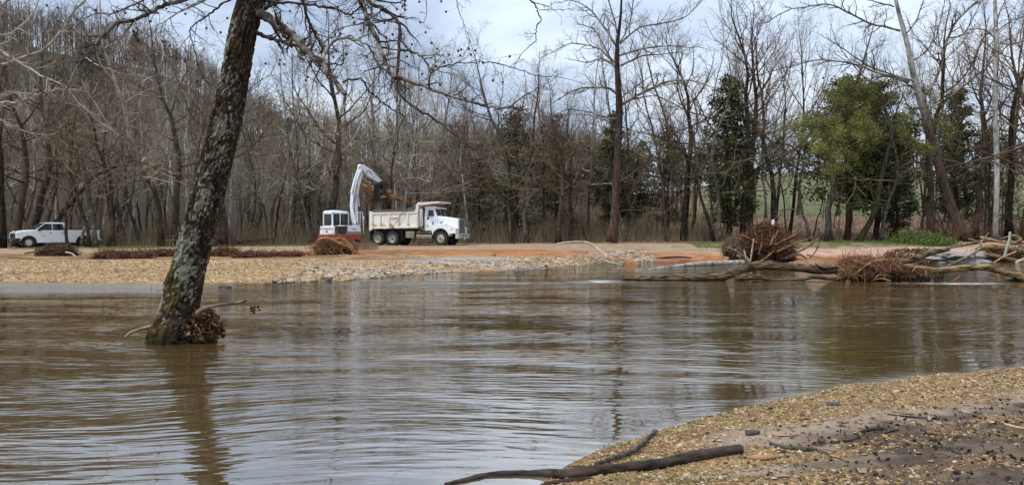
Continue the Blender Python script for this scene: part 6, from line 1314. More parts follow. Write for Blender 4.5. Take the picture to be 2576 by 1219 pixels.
px_log('stump_wood', [(2360, 712), (2362, 700), (2364, 690), (2366, 680)], [22, 20, 18, 22], wY + .1, wY + .2, drift_dark, e, stp, k=12, seed=7, ridges=5); tangle(e, (0, 0, 0.1), (0.25, 0.2, 0.2), 26, 0.01, drift_dark, seed=5, length=.4)
one_log('driftwood_stick', 'pale upright stick standing in the water left of the black stump', 'stick', [(2330, 705), (2330, 690), (2329, 680)], [6, 6, 5], wY - .05, wY - .05, bleached, k=7)
one_log('driftwood_stick', 'pale stick slanting from the water left of the upright stick', 'stick', [(2268, 711), (2288, 690), (2308, 667)], [2.5, 3.5, 3], wY - .2, wY - .1, yellow_wood, k=7)
one_log('driftwood_stick', 'brown stick slanting into the water right of the black stump', 'stick', [(2398, 707), (2420, 690), (2436, 672)], [3, 5, 5], wY - .1, wY + .1, root_orange, k=7)
one_log('driftwood_stick', 'short pale stick on top of the long twisted log', 'stick', [(1925, 600), (1930, 601)], [1, 1], wY, wY, bleached, k=4) if False else None
one_log('driftwood_stick', 'thin branch jutting up from the long twisted log left of the reddish roots', 'stick', [(2050, 662), (2062, 671), (2075, 674), (2105, 672), (2130, 676)], [2, 6, 6, 5, 4], wY + .1, wY + .2, drift_dark, k=7)
rw = at(2205, 700, wY); rw.z = 0; e = empty('root_mass', rw, 0, 'reddish brown mass of roots and leaves caught between the logs over the water', 'root mass')
root_red = noise_mat('root_red', (0.13, 0.055, 0.03), (0.34, 0.17, 0.10), 5, 0.9, bump=0.3)
lump(e, (-0.15, 0.15, 0.28), (1.15, 0.5, 0.40), soil_dark, seed=7); lump(e, (1.25, 0.1, 0.12), (0.9, 0.35, 0.22), soil_dark, seed=9)
tangle(e, (-0.25, 0.05, 0.34), (1.2, 0.55, 0.52), 900, 0.010, root_red, seed=21, length=0.7, flat=1, surf=.8); tangle(e, (-0.9, 0, 0.2), (0.5, 0.45, 0.5), 260, 0.008, root_orange, 'roots', 22, .6, 1, surf=.7)
tangle(e, (1.2, 0, 0.15), (0.95, 0.4, 0.25), 240, 0.010, root_brown, 'roots', 23, .5, 1, surf=.7); leaves_on(e, (0.1, 0, 0.28), (1.25, 0.5, 0.55), 900, 0.055, dead_leaf, 6); leaves_on(e, (1.4, 0, 0.15), (0.9, 0.4, 0.22), 350, 0.055, dead_leaf, 7)
mb = MB()
for a_, b_, c_ in (((2150, 690), (2190, 660), (2230, 650)), ((2170, 660), (2172, 640), (2175, 632)), ((2150, 655), (2170, 662), (2200, 668)), ((2200, 700), (2215, 690), (2240, 695)), ((2130, 690), (2110, 670), (2090, 668)), ((2240, 706), (2215, 700), (2190, 706))): mb.tube(bez([at(*a_, wY - .45) - rw, at(*b_, wY - .5) - rw, at(*c_, wY - .4) - rw], 7), [.03, .028, .026, .024, .02, .016, .01], 6)
mb.build('root', yellow_wood, e)
lm = at(2330, 668, wY + .6); o = empty('leaf_clump', lm, 0, 'small clump of dead leaves and twigs resting on the golden log', 'debris'); leaves_on(o, (0, 0, 0), (0.42, 0.2, 0.16), 260, 0.06, dead_leaf, 9, 'leaves', False); tangle(o, (0, 0, 0), (0.4, .2, .15), 60, .008, root_brown, seed=31, length=.4)
one_log('driftwood_stick', 'thin forked grey branch rising right from the golden log to the driftwood pile', 'stick', [(2340, 690), (2385, 668), (2412, 655), (2440, 642), (2462, 628), (2470, 605), (2478, 596), (2488, 585)], [3, 5, 6, 6, 6, 5, 4, 2], wY + .4, wY + 3, drift_grey, k=8)
root_red_ = root_red
# big root wad standing in the river
RY = on_z(1900, 662).y
rw = on_z(1918, 662, 0.0); RY = rw.y; e = empty('root_wad', rw, 0, 'big upturned root wad of dark soil, roots and splintered wood standing in the river', 'root wad')

spikes(e, (0, .3, .7), (1.6, .7, 1.1), 170, root_brown, 5, .6, 1.5, .02, .06); spikes(e, (0.2, .2, .8), (1.4, .6, 1.1), 34, drift_grey, 6); spikes(e, (.9, .2, .6), (.8, .5, .8), 40, root_red_, 12); spikes(e, (.3, .3, 1.4), (.6, .4, .7), 26, root_brown, 7, .3, .7); spikes(e, (.1, .2, .9), (1.2, .5, .9), 16, root_orange, 8, .2, .5)
lump(e, (-0.1, 0.6, 0.75), (1.75, 0.8, 1.05), soil_dark, seed=11, rough=.45); lump(e, (0.35, 0.6, 1.5), (0.85, 0.5, 0.8), soil_dark, seed=13, rough=.4); lump(e, (1.1, 0.5, 0.5), (0.9, 0.5, 0.6), soil_dark, seed=15, rough=.4)
tangle(e, (-0.1, 0.5, 0.6), (1.5, 0.8, 1.0), 900, 0.018, root_brown, 'roots', 41, 1.1, 1, .55, .75); tangle(e, (-1.3, 0.3, 0.7), (0.75, .6, .75), 420, 0.015, noise_mat('root_tan', (0.12, 0.085, 0.05), (0.30, 0.235, 0.15), 5, 0.9), 'roots', 42, .9, 1, .5, .7)
tangle(e, (0.5, 0.4, 1.5), (.85, .5, .85), 420, .016, root_brown, 'roots', 49, .8, 1, .5, .7); tangle(e, (1.3, 0.4, 0.5), (0.75, .6, .6), 380, 0.014, root_red, 'roots', 43, .9, 1, .6, .7); leaves_on(e, (0, .5, .7), (1.85, .8, 1.1), 900, 0.07, dead_leaf, 11)
def rt(pts, ws, mat, nm='root', dy=-.5, k=8, seed=1): px_log(nm, pts, [q_ * (.75 if seed > 1 and seed != 4 else 1) for q_ in ws], RY + dy, RY + dy + .3, mat, e, rw, k=k, seed=seed, ridges=3)
for i, (pts, ws, mt) in enumerate([
  ([(1858, 640), (1872, 655), (1888, 668)], [13, 12, 11], yellow_wood),
  ([(2060, 598), (2045, 610), (2022, 626), (1990, 640), (1962, 652)], [3, 6, 7, 6, 5], drift_grey), ([(1902, 663), (1930, 645), (1960, 622), (1990, 615)], [6, 7, 5, 3], yellow_wood),
  
  
  ([(1950, 616), (1985, 599), (2018, 579)], [10, 9, 4], root_brown), ([(1955, 632), (2000, 613), (2045, 596)], [9, 7, 3], root_red), ([(1905, 612), (1872, 594), (1850, 592)], [9, 8, 4], root_brown), ([(1880, 650), (1848, 630), (1826, 622)], [8, 6, 3], drift_grey), ([(1975, 650), (2010, 640), (2030, 652)], [8, 6, 3], root_brown), ([(1922, 560), (1930, 568), (1936, 580), (1940, 596)], [1.5, 3, 4, 4], orange_wood), ([(1948, 600), (1954, 588), (1957, 578)], [5, 5, 2], orange_wood), ([(1938, 616), (1944, 600), (1946, 590)], [3, 3.5, 1.5], yellow_wood), ([(1908, 640), (1914, 620), (1918, 606)], [2.5, 3, 1.5], orange_wood),
  ([(2062, 600), (2058, 620), (2046, 640), (2035, 650)], [2.5, 4, 4, 2], root_brown), ([(2070, 650), (2050, 645), (2030, 640)], [3, 4, 5], root_red)]):
    rt(pts, ws, mt, 'trunk_stub' if i == 0 else 'root', -.55 - .03 * i, seed=i + 1)
one_log('driftwood_stick', 'pale thin stick standing upright in front of the big root wad', 'stick', [(1886, 664), (1890, 640), (1893, 620), (1896, 600)], [3, 4.5, 4, 2.5], RY - .9, RY - .85, bleached, k=7)
one_log('bark_strip', 'white peeled strip of bark beside the pale upright stick on the root wad', 'bark', [(1872, 630), (1876, 645), (1884, 655), (1888, 662)], [3, 6, 7, 3], RY - .95, RY - .9, bleached, k=6)
one_log('driftwood_log', 'smooth pale sycamore log lying in the water left of the big root wad', 'log', [(1600, 682), (1634, 678), (1665, 673), (1695, 670), (1735, 666), (1776, 663), (1820, 661), (1872, 660)], [4, 6, 8, 9, 11, 13, 14, 14], on_z(1700, 678).y, RY - .8, pale_bark, n=50, k=14, seed=8)
pb = at(1945, 559, RY - .3); bm = bmesh.new(); bmesh.ops.create_uvsphere(bm, u_segments=14, v_segments=10, radius=1)
bmesh.ops.scale(bm, vec=(0.095, 0.05, 0.17), verts=bm.verts[:])
for v in bm.verts: v.co *= 1 + 0.12 * math.sin(v.co.x * 40 + v.co.z * 30)
o = bm_obj('plastic_scrap', bm, plain('white_plastic', (0.75, 0.72, 0.74), 0.5, dirt=0.1), None); o.location = pb; tag(o, 'white scrap of plastic caught on top of the big root wad', 'plastic')
# pale rock and the driftwood pile at the right edge
rkY = 45.5; rk = at(2402, 664, rkY); rk.z = 0.0; o = lump(None, (0, 0, 0.16), (1.85, 0.9, 0.45), noise_mat('pale_rock', (0.16, 0.15, 0.14), (0.34, 0.325, 0.31), 3.5, 0.95, bump=.8, dist=.1, contrast=(.3, .7), spec=.1), 'boulder', 17, .55, 5); o.location = rk; tag(o, 'pale grey boulder between the upper log and the driftwood pile', 'boulder')
pY = 46.5
for i, (pts, ws, Ya, Yb_, mt, lab) in enumerate([
 ([(2455, 628), (2480, 621), (2510, 622), (2540, 625), (2580, 634)], [7, 14, 14, 14, 12], pY, pY - .3, drift_gold, 'thick golden log at the top of the driftwood pile by the right edge'),
 ([(2462, 645), (2480, 640), (2510, 645), (2540, 652), (2580, 660)], [7, 12, 12, 12, 10], pY - .6, pY - .8, drift_gold, 'golden log lying lower in the driftwood pile by the right edge'),
 ([(2466, 596), (2490, 602), (2515, 608), (2550, 614)], [5, 7, 7, 5], pY + .2, pY, yellow_wood, 'thin peeled pole sloping down on top of the driftwood pile'),
 ([(2436, 600), (2450, 604), (2462, 612)], [2, 4, 3], pY, pY, yellow_wood, 'short forked stick at the left tip of the driftwood pile'),
 ([(2541, 583), (2539, 605), (2532, 625), (2526, 648)], [6, 8, 7, 6], pY - 1, pY - 1, noise_mat('green_grey_wood', (0.26, 0.27, 0.2), (0.42, 0.42, 0.33), 4, .8), 'green grey pole standing upright against the driftwood pile'),
 ([(2540, 592), (2556, 596), (2566, 603), (2556, 611), (2540, 612)], [8, 11, 12, 10, 6], pY + .3, pY, drift_gold, 'curled root end on the driftwood pile at the right edge'),
 ([(2500, 592), (2520, 600), (2545, 590)], [3, 4, 3], pY, pY, drift_grey, 'thin grey branch behind the upright green grey pole'),
 ([(2555, 660), (2580, 650), (2600, 645)], [5, 7, 7], pY - 1.4, pY - 1.4, bleached, 'bleached branch low at the right edge of the driftwood pile'),
 ([(2380, 625), (2410, 618), (2450, 612), (2480, 607)], [4, 7, 6, 4], pY + .4, pY + .8, drift_grey, 'grey log lying on the bank left of the driftwood pile'),
 ([(2440, 612), (2480, 606), (2540, 610), (2590, 612)], [3, 5, 5, 5], pY + .6, pY + .6, root_brown, 'dark branch crossing the top of the driftwood pile'),
 ([(2556, 632), (2520, 648), (2500, 660)], [4, 4, 3], pY - 1.2, pY - 1.3, yellow_wood, 'slanting stick at the foot of the driftwood pile'),
 ([(2500, 636), (2540, 640), (2590, 642)], [8, 9, 9], pY - .1, pY, drift_log, 'brown log between the two golden logs of the driftwood pile')]):
    one_log('driftwood_log' if ws[1] > 6 else 'driftwood_stick', lab, 'log' if ws[1] > 6 else 'stick', pts, ws, Ya, Yb_, mt, k=11, seed=i + 20, ridges=3)
p_ = at(2545, 655, pY); p_.z = float(far_z(p_.x, pY)); e = empty('brush_heap', p_, 0, 'heap of brush and roots under the logs of the driftwood pile at the right edge', 'brush heap'); lump(e, (0, .3, .2), (2.0, .8, .7), soil_dark, seed=23); tangle(e, (0, .2, .3), (2.1, .9, .8), 420, .015, root_brown, seed=51, length=.9, flat=1); leaves_on(e, (0, 0.1, .25), (2.1, .9, .8), 500, .08, dead_leaf, 14)
p_ = at(2300, 640, 48.5); p_.z = float(far_z(p_.x, 48.5)); e = empty('brush_heap', p_, 0, 'low heap of dead brown leaves on the bank behind the reddish roots', 'brush heap'); leaves_on(e, (0, 0, 0.05), (1.9, .7, .55), 1500, .075, dead_leaf, 15); tangle(e, (0, 0, .05), (1.8, .7, .5), 130, .012, root_brown, seed=52, length=.7, flat=1)

# ================================================================== FAR BANK DETAILS
def heap(px, ybase, rx, h, name, label, cat, nroot, rad, mats, leaves=0, seed=1, core=True, length=.8, dyf=.6, leafs=.07):
    g = hit(px, ybase, far_z); g.y += rx * 0.3; g.z = float(far_z(g.x, g.y)); e = empty(name, g, 0, label, cat)
    if core: lump(e, (0, 0, h * .15), (rx * .88, rx * dyf, h * .72), soil_dark, seed=seed)
    for i, (mt, fr) in enumerate(mats): tangle(e, (0, 0, h * .1), (rx, rx * dyf * 1.1, h * .85), int(nroot * fr), rad, mt, 'roots', seed * 10 + i, length, 1, .5, .8)
    spikes(e, (0, 0, h * .1), (rx * .95, rx * dyf, h * .9), 34 if h > .8 else 16, mats[0][0], seed + 3, .25, .3 + .45 * h, .012, .03)
    if leaves: leaves_on(e, (0, 0, h * .05), (rx, rx * dyf * 1.1, h * .9), leaves, leafs, dead_leaf, seed)
    return e, g
e, g = heap(835, 640, 1.22, 1.0, 'root_heap', 'round heap of dark roots with yellow roots on top in front of the excavator', 'root heap', 900, .014, [(root_brown, .6), (root_orange, .4)], 260, 3)
for i, (pts, ws) in enumerate([([(792, 620), (800, 603), (820, 598), (840, 602), (858, 612)], [2, 3, 3, 3, 2]), ([(840, 600), (862, 600), (882, 615), (892, 630), (905, 640)], [3, 4, 4, 3, 2]), ([(850, 610), (872, 612), (885, 628), (900, 636), (920, 640)], [3, 4, 3, 3, 2]), ([(830, 598), (845, 608), (870, 618), (885, 622)], [3, 4, 3, 2]), ([(785, 640), (782, 625), (790, 612)], [3, 3, 2]), ([(862, 640), (885, 645), (905, 648)], [5, 5, 2])]):
    px_log('root', pts, ws, g.y - 1.0 - .05 * i, g.y - 1.15, yellow_wood if i in (0, 5) else root_orange, e, g, k=7, seed=i + 3)
heap(135, 643, 1.15, 0.62, 'brush_mound', 'dark mound of fine brush on the bank in front of the white pickup', 'brush mound', 700, .010, [(drift_dark, .6), (root_brown, .4)], 350, 5, length=.5)
bw1 = [heap(x, y, r_, h_, 'root_mat', lab, 'root mat', nr0, .013, [(root_brown, .75), (root_red, .25)], lv, sd, length=.6, dyf=.35)[0] for x, y, r_, h_, nr0, lv, sd, lab in [
  (270, 651, 0.9, .42, 300, 260, 61, 'left end of the torn brown root mat along the gravel bank'), (330, 650, 1.1, .40, 330, 300, 62, 'middle of the torn brown root mat along the gravel bank'), (398, 645, 1.0, .38, 300, 260, 63, 'right end of the torn brown root mat just left of the leaning sycamore'),
  (560, 645, 0.9, .5, 330, 300, 64, 'brown root mat at the foot of the trunks right of the leaning sycamore'), (625, 648, 1.1, .34, 300, 300, 65, 'low brown root mat between the sycamore and the excavator'), (705, 645, 1.2, .26, 260, 260, 66, 'thin brown brush strip left of the heap of roots')]]
rest = [
 ('driftwood_branch', 'white curved dead branch arching over the far shore in the middle', [(1400, 612), (1440, 608), (1475, 609), (1496, 620), (1515, 636), (1533, 648), (1570, 662)], [2.5, 3.5, 5, 7, 6, 5, 3], 44.5, 43.5, bleached),
 ('driftwood_branch', 'bleached forked branch standing left of the white curved branch', [(1457, 664), (1462, 650), (1462, 637)], [5, 5, 2], 43.4, 43.4, bleached),
 ('driftwood_branch', 'bleached branch lying low on the shore left of the curved one', [(1385, 660), (1405, 652), (1430, 655), (1460, 664)], [3, 5, 5, 4], 43, 42.6, bleached),
 ('driftwood_branch', 'grey branch lying along the shore toward the white water', [(1308, 657), (1330, 652), (1352, 650), (1380, 656)], [2, 3, 4, 3], 42.6, 42.4, drift_grey),
 ('driftwood_branch', 'bleached twig pile end by the water right of the curved branch', [(1480, 666), (1510, 655), (1540, 662), (1565, 664)], [3, 4, 4, 2], 43, 42.6, bleached),
 ('driftwood_branch', 'dark branch on the far shore between the curved branch and the root wad', [(1620, 653), (1660, 648), (1700, 646), (1740, 648)], [2, 4, 5, 3], 48, 48, drift_dark),
 ('driftwood_chunk', 'short dark chunk of wood on the white gravel near the rapids', [(1188, 663), (1200, 662), (1214, 664)], [4, 5, 4], 41, 41, drift_dark),
 ('driftwood_chunk', 'small brown chunk of wood on the orange dirt right of the truck', [(1230, 646), (1240, 643), (1247, 641)], [3, 6, 6], 44.5, 44.5, root_brown),
 ('driftwood_branch', 'pale root lying on the sand right of the dark brush mound', [(165, 634), (180, 637), (192, 646)], [3, 3, 2], 44, 43, bleached),
 ('driftwood_branch', 'thin brown branch lying on the sand near the left edge', [(0, 647), (40, 648), (85, 650)], [2, 3, 2], 40, 40, root_brown),
 ('driftwood_branch', 'brown plank like branch on the sand under the pickup bumper', [(62, 637), (80, 634), (98, 632)], [4, 5, 3], 44, 44, root_brown),
 ('driftwood_branch', 'long thin branch on the gravel below the torn root mat', [(245, 655), (290, 662), (350, 666)], [2, 3, 2], 38, 37, drift_grey),
 ('driftwood_branch', 'fallen dark log at the edge of the wood behind the leaning sycamore', [(582, 612), (620, 606), (650, 602), (690, 603)], [8, 9, 6, 4], 60.5, 61, drift_dark)]
for i, (nm, lab, pts, ws, a_, b_, mt) in enumerate(rest): one_log(nm, lab, nm.split('_')[1] if nm != 'driftwood_chunk' else 'wood chunk', pts, ws, a_, b_, mt, k=8, seed=i + 50)
rn = random.Random(77)
sticks = MB(); o0 = at(1450, 660, 43)
for i in range(90):
    x, y = rn.uniform(1310, 1570), 0; y = 664 - rn.random() * 16 * (1 - abs((x - 1460) / 130)) - 3 + (1450 - x) * 0.03; Yk = 42.4 + rn.random() * 1.2
    p = at(x, y, Yk) - o0; d = Vector((rn.gauss(0, .5), rn.gauss(0, .3), rn.gauss(0.1, .22))); sticks.tube([p, p + d * .6, p + d + Vector((0, 0, rn.gauss(0, .1)))], [.02, .015, .006], 4)
o = sticks.build('brushwood', bleached, None); o.location = o0; tag(o, 'bleached brushwood washed up on the shore in the middle', kind='stuff')
def stems(px, yb, hs, label, mat):
    g = on_z(px, yb, 0.0); mb = MB()
    for dx, h_, ln in hs:
        p = Vector((dx, 0, -.05)); mb.tube([p, p + Vector((ln * .4, 0, h_ * .5)), p + Vector((ln, 0, h_))], [.012, .009, .005], 5)
    o = mb.build('dead_stems', mat, None); o.location = g; tag(o, label, 'plant stems')
stems(735, 712, [(-.35, .75, -.05), (-.15, .8, -.45), (.12, .35, -.1), (.3, .5, .02), (.36, .3, -.2), (0, .25, .3)], 'reddish dead stems standing at the water edge right of the leaning sycamore', root_red)
stems(380, 731, [(0, .2, .02), (.06, .1, .3)], 'small black twig sticking out of the shallow water left of the leaning sycamore', drift_dark)
stems(412, 729, [(0, .24, 0), (.03, .1, .1)], 'second black twig in the shallow water close to the leaning sycamore', drift_dark)
stems(605, 714, [(0, .22, .12), (.1, .2, .0), (-.1, .12, -.1)], 'small red brown stems on the gravel tip right of the sycamore', root_red)
o = lump(None, (0, 0, 0.02), (0.24, 0.14, 0.07), noise_mat('dark_rock', (.03, .028, .026), (.09, .08, .07), 4, .6), 'stone', 3, .2, 3); o.location = on_z(565, 724); tag(o, 'dark round stone showing above the shallow water right of the sycamore', 'stone')
one_log('driftwood_stick', 'thin dark stick in the water left of the reddish dead stems', 'stick', [(665, 712), (690, 713), (722, 711)], [1.5, 2.5, 3], on_z(690, 713).y, on_z(690, 713).y, drift_dark, k=6)

# small nesting box like boxes on a post behind the trunk are left as the photo shows them: a tray table on a post
tb0 = Vector((xy(432, 58), 58, 0)); tb0.z = float(far_z(tb0.x, 58)); e = empty('picnic_post', tb0, 0, 'small wooden tray on a post half hidden left of the leaning sycamore', 'post'); box('post', (0.1, 0, .35), (.08, .08, .75), root_orange, e); box('tray', (0, 0, .55), (.8, .4, .05), drift_grey, e, .01); box('tray', (0.05, 0, .86), (.3, .3, .04), drift_grey, e, .01)

# pebbles and cobbles of the gravel bar
def pebbles(name, X, Y, Z, size, mat, label, seed, flat=.45):
    g_ = np.random.default_rng(seed); n = len(X); s = size * g_.lognormal(0, .35, (n, 1, 1))
    base = np.array([(1, 0, 0), (0, 1, 0), (-1, 0, 0), (0, -1, 0), (0, 0, 1), (0, 0, -1)], float)[None] * (1 + g_.uniform(-.35, .35, (n, 6, 1))); base = base * np.array([1.25, .85, flat])
    base[:, 4, :2] += g_.uniform(-.4, .4, (n, 2)); a = g_.uniform(0, 6.283, n); t = g_.normal(0, .35, n); ca, sa, c2, s2 = np.cos(a), np.sin(a), np.cos(t), np.sin(t)
    x = base[..., 0] * ca[:, None] - base[..., 1] * sa[:, None]; y = base[..., 0] * sa[:, None] + base[..., 1] * ca[:, None]; z = base[..., 2]
    y, z = y * c2[:, None] - z * s2[:, None], y * s2[:, None] + z * c2[:, None]; v = np.stack([x, y, z], -1) * s * .5; v += np.stack([X, Y, Z + size * flat * .12], -1)[:, None]
    f = np.array([(0, 1, 4), (1, 2, 4), (2, 3, 4), (3, 0, 4), (1, 0, 5), (2, 1, 5), (3, 2, 5), (0, 3, 5)]); mb = MB(); mb.raw(v.reshape(-1, 3), (np.arange(n)[:, None, None] * 6 + f[None]).reshape(-1, 3)); o = mb.build(name, mat, None, False); tag(o, label, kind='stuff'); return o
peb = island_mat('gravel_stones', [(0.24, 0.145, 0.065), (0.44, 0.29, 0.13), (0.38, 0.23, 0.09), (0.55, 0.42, 0.26), (0.30, 0.19, 0.10), (0.48, 0.32, 0.15), (0.18, 0.115, 0.065), (0.60, 0.50, 0.38)], .8)
peb_pale = island_mat('pale_cobbles', [(0.30, 0.24, 0.17), (0.42, 0.35, 0.27), (0.22, 0.16, 0.10), (0.50, 0.45, 0.38), (0.34, 0.25, 0.15)], .8)
n = 72000; X = nr.uniform(-30, 22, n); sh = shore(X); Y = sh + 0.1 + (nr.random(n) ** .8) * 17; px_ = 1288 + X / Y * F
keep = (Y < 43.5 + 3 * (fbm(X * .4, Y * .5, 3) - .5) - np.where(X < -10, 4, 0)) & (px_ > -60) & (fbm(X * .5 + 3, Y * 1.1, 3) > 0.30) & ((fbm(X * 0.16 + 0.25 * Y, Y * 0.55, 3) < 0.57) | (X < -10)); X, Y = X[keep], Y[keep]; pebbles('gravel', X, Y, far_z(X, Y), .088, peb, 'tan and golden chert gravel of the far bar', 1)
n = 2600; X = nr.uniform(-9, 9, n); Y = shore(X) + .1 + nr.random(n) ** 1.3 * 5; keep = fbm(X * .5, Y * 1.2, 3) > .47; X, Y = X[keep], Y[keep]; pebbles('cobbles', X, Y, far_z(X, Y), .17, peb_pale, 'pale cobbles beside the white water', 2)
# near gravel
pebn = island_mat('near_gravel', [(0.11, 0.065, 0.03), (0.34, 0.205, 0.075), (0.24, 0.135, 0.05), (0.46, 0.33, 0.17), (0.16, 0.095, 0.045), (0.38, 0.245, 0.095), (0.07, 0.045, 0.03), (0.29, 0.16, 0.06), (0.58, 0.49, 0.36)], .6)
n = 170000; Y = 4.6 + 6.6 * nr.random(n) ** 1.15; X = nr.uniform(-.6, 8.6, n); s0 = near_s(X, Y); px_ = 1288 + X / Y * F; msk = silt_mask(X, Y) * .92 + mud_mask(X, Y) * .80
keep = (s0 > 0.0) & (px_ > 1100) & (px_ < 2660) & (nr.random(n) > msk) & (nr.random(n) < .85); X, Y = X[keep], Y[keep]
pebbles('near_gravel', X, Y, near_z(X, Y), .023, pebn, 'small angular tan gravel on the near bank', 3)
n = 2600; Y = 4.8 + 6.2 * nr.random(n) ** 1.1; X = nr.uniform(-.4, 8.4, n); keep = (near_s(X, Y) > .05) & (nr.random(n) > mud_mask(X, Y) * .6); X, Y = X[keep], Y[keep]
pebbles('stones', X, Y, near_z(X, Y) + .004, .042, island_mat('mixed_stones', [(0.07, 0.05, 0.04), (0.22, 0.15, 0.09), (0.42, 0.33, 0.22), (0.14, 0.10, 0.075), (0.34, 0.22, 0.10)], .7), 'larger mixed stones lying in the gravel of the near bank', 4)

# ================================================================== NEAR BANK THINGS
def nb_log(name, label, cat, pts, ws, mat, lift=0.0, **k):
    """lies on the near bank: each point dropped to the ground, raised by its own radius"""
    g = [hit(x, y + w_ * 0.5, near_z) for (x, y), w_ in zip(pts, np.interp(np.linspace(0, len(ws) - 1, len(pts)), range(len(ws)), ws))]
    g = [Vector((p.x, p.y, max(p.z, -0.02))) for p in g]; Wm = [np.interp(i / (len(pts) - 1) * (len(ws) - 1), range(len(ws)), ws) / F * g[i].y / 2 for i in range(len(pts))]
    g = [p + Vector((0, 0, w_ * .68 + lift)) for p, w_ in zip(g, Wm)]; o0 = g[0].copy(); n = k.get('n', len(pts) * 6); kk = k.get('k', 14)
    Q = np.array([tuple(v - o0) for v in bez(g, n)]); W = np.interp(np.linspace(0, len(Wm) - 1, n), range(len(Wm)), Wm); T = np.gradient(Q, axis=0); T /= np.linalg.norm(T, axis=1, keepdims=True)
    U = np.cross(T, [0, 0, 1.0]); U /= np.linalg.norm(U, axis=1, keepdims=True); Vv = np.cross(T, U); a = np.arange(kk) * 2 * np.pi / kk; s = np.concatenate([[0], np.cumsum(np.linalg.norm(np.diff(Q, axis=0), axis=1))]); A, S = np.meshgrid(a, s); off = k.get('seed', 1) * 3.3
    t_ = sst(.8, 1, A / 6.283); f = lambda fx, fy: fbm(A / 6.283 * fx + off, S * fy, 3) * (1 - t_) + fbm((A / 6.283 - 1) * fx + off, S * fy, 3) * t_
    r = W[:, None] * (1 + .45 * (f(3, 6) - .5) + .28 * (f(9, 16) - .5)); V = Q[:, None] + r[:, :, None] * (np.cos(a)[None, :, None] * U[:, None] + np.sin(a)[None, :, None] * Vv[:, None])
    i, j = np.meshgrid(np.arange(n - 1), np.arange(kk), indexing='ij'); b0 = i * kk + j; b1 = i * kk + (j + 1) % kk; nv = n * kk
    V2 = np.concatenate([V.reshape(-1, 3), [Q[0]], [Q[-1] + T[-1] * W[-1] * .1]]); tri = [(nv, (jj + 1) % kk, jj) for jj in range(kk)] + [(nv + 1, (n - 1) * kk + jj, (n - 1) * kk + (jj + 1) % kk) for jj in range(kk)]
    mb = MB(); mb.raw(V2, tri, np.stack([b0, b1, b1 + kk, b0 + kk], -1).reshape(-1, 4)); o = mb.build(name, mat, None); o.location = o0; tag(o, label, cat); return o
wet_log = noise_mat('wet_brown_log', (0.010, 0.007, 0.005), (0.075, 0.05, 0.036), 9, .7, (0.5, 1.2, 2), .9, .012, None, (.35, .68), 8, spec=.2)
grey_br = noise_mat('grey_branch', (0.025, 0.02, 0.017), (0.11, 0.093, 0.078), 14, .6, (1, 1, 1), .9, .01, None, (.35, .65), 7)
nb_log('fallen_log', 'long dark wet log lying across the near gravel into the water', 'log', [(1120, 1232), (1172, 1217), (1212, 1206), (1250, 1199), (1290, 1193), (1333, 1189), (1380, 1187), (1427, 1188), (1460, 1183), (1510, 1177), (1565, 1172), (1610, 1169), (1648, 1164), (1704, 1151), (1759, 1140), (1810, 1132), (1862, 1124)], [15, 17, 18, 18, 20, 21, 24, 28, 30, 28, 27, 27, 28, 28, 27, 27, 25], wet_log, n=150, k=22, seed=2)
nb_log('fallen_branch', 'grey forked branch rising from behind the long dark log to the water edge', 'branch', [(1500, 1170), (1530, 1159), (1560, 1150), (1585, 1140), (1610, 1124), (1630, 1104), (1648, 1086)], [12, 12, 11, 11, 10, 9, 11], grey_br, lift=.02, n=60, k=14, seed=3)
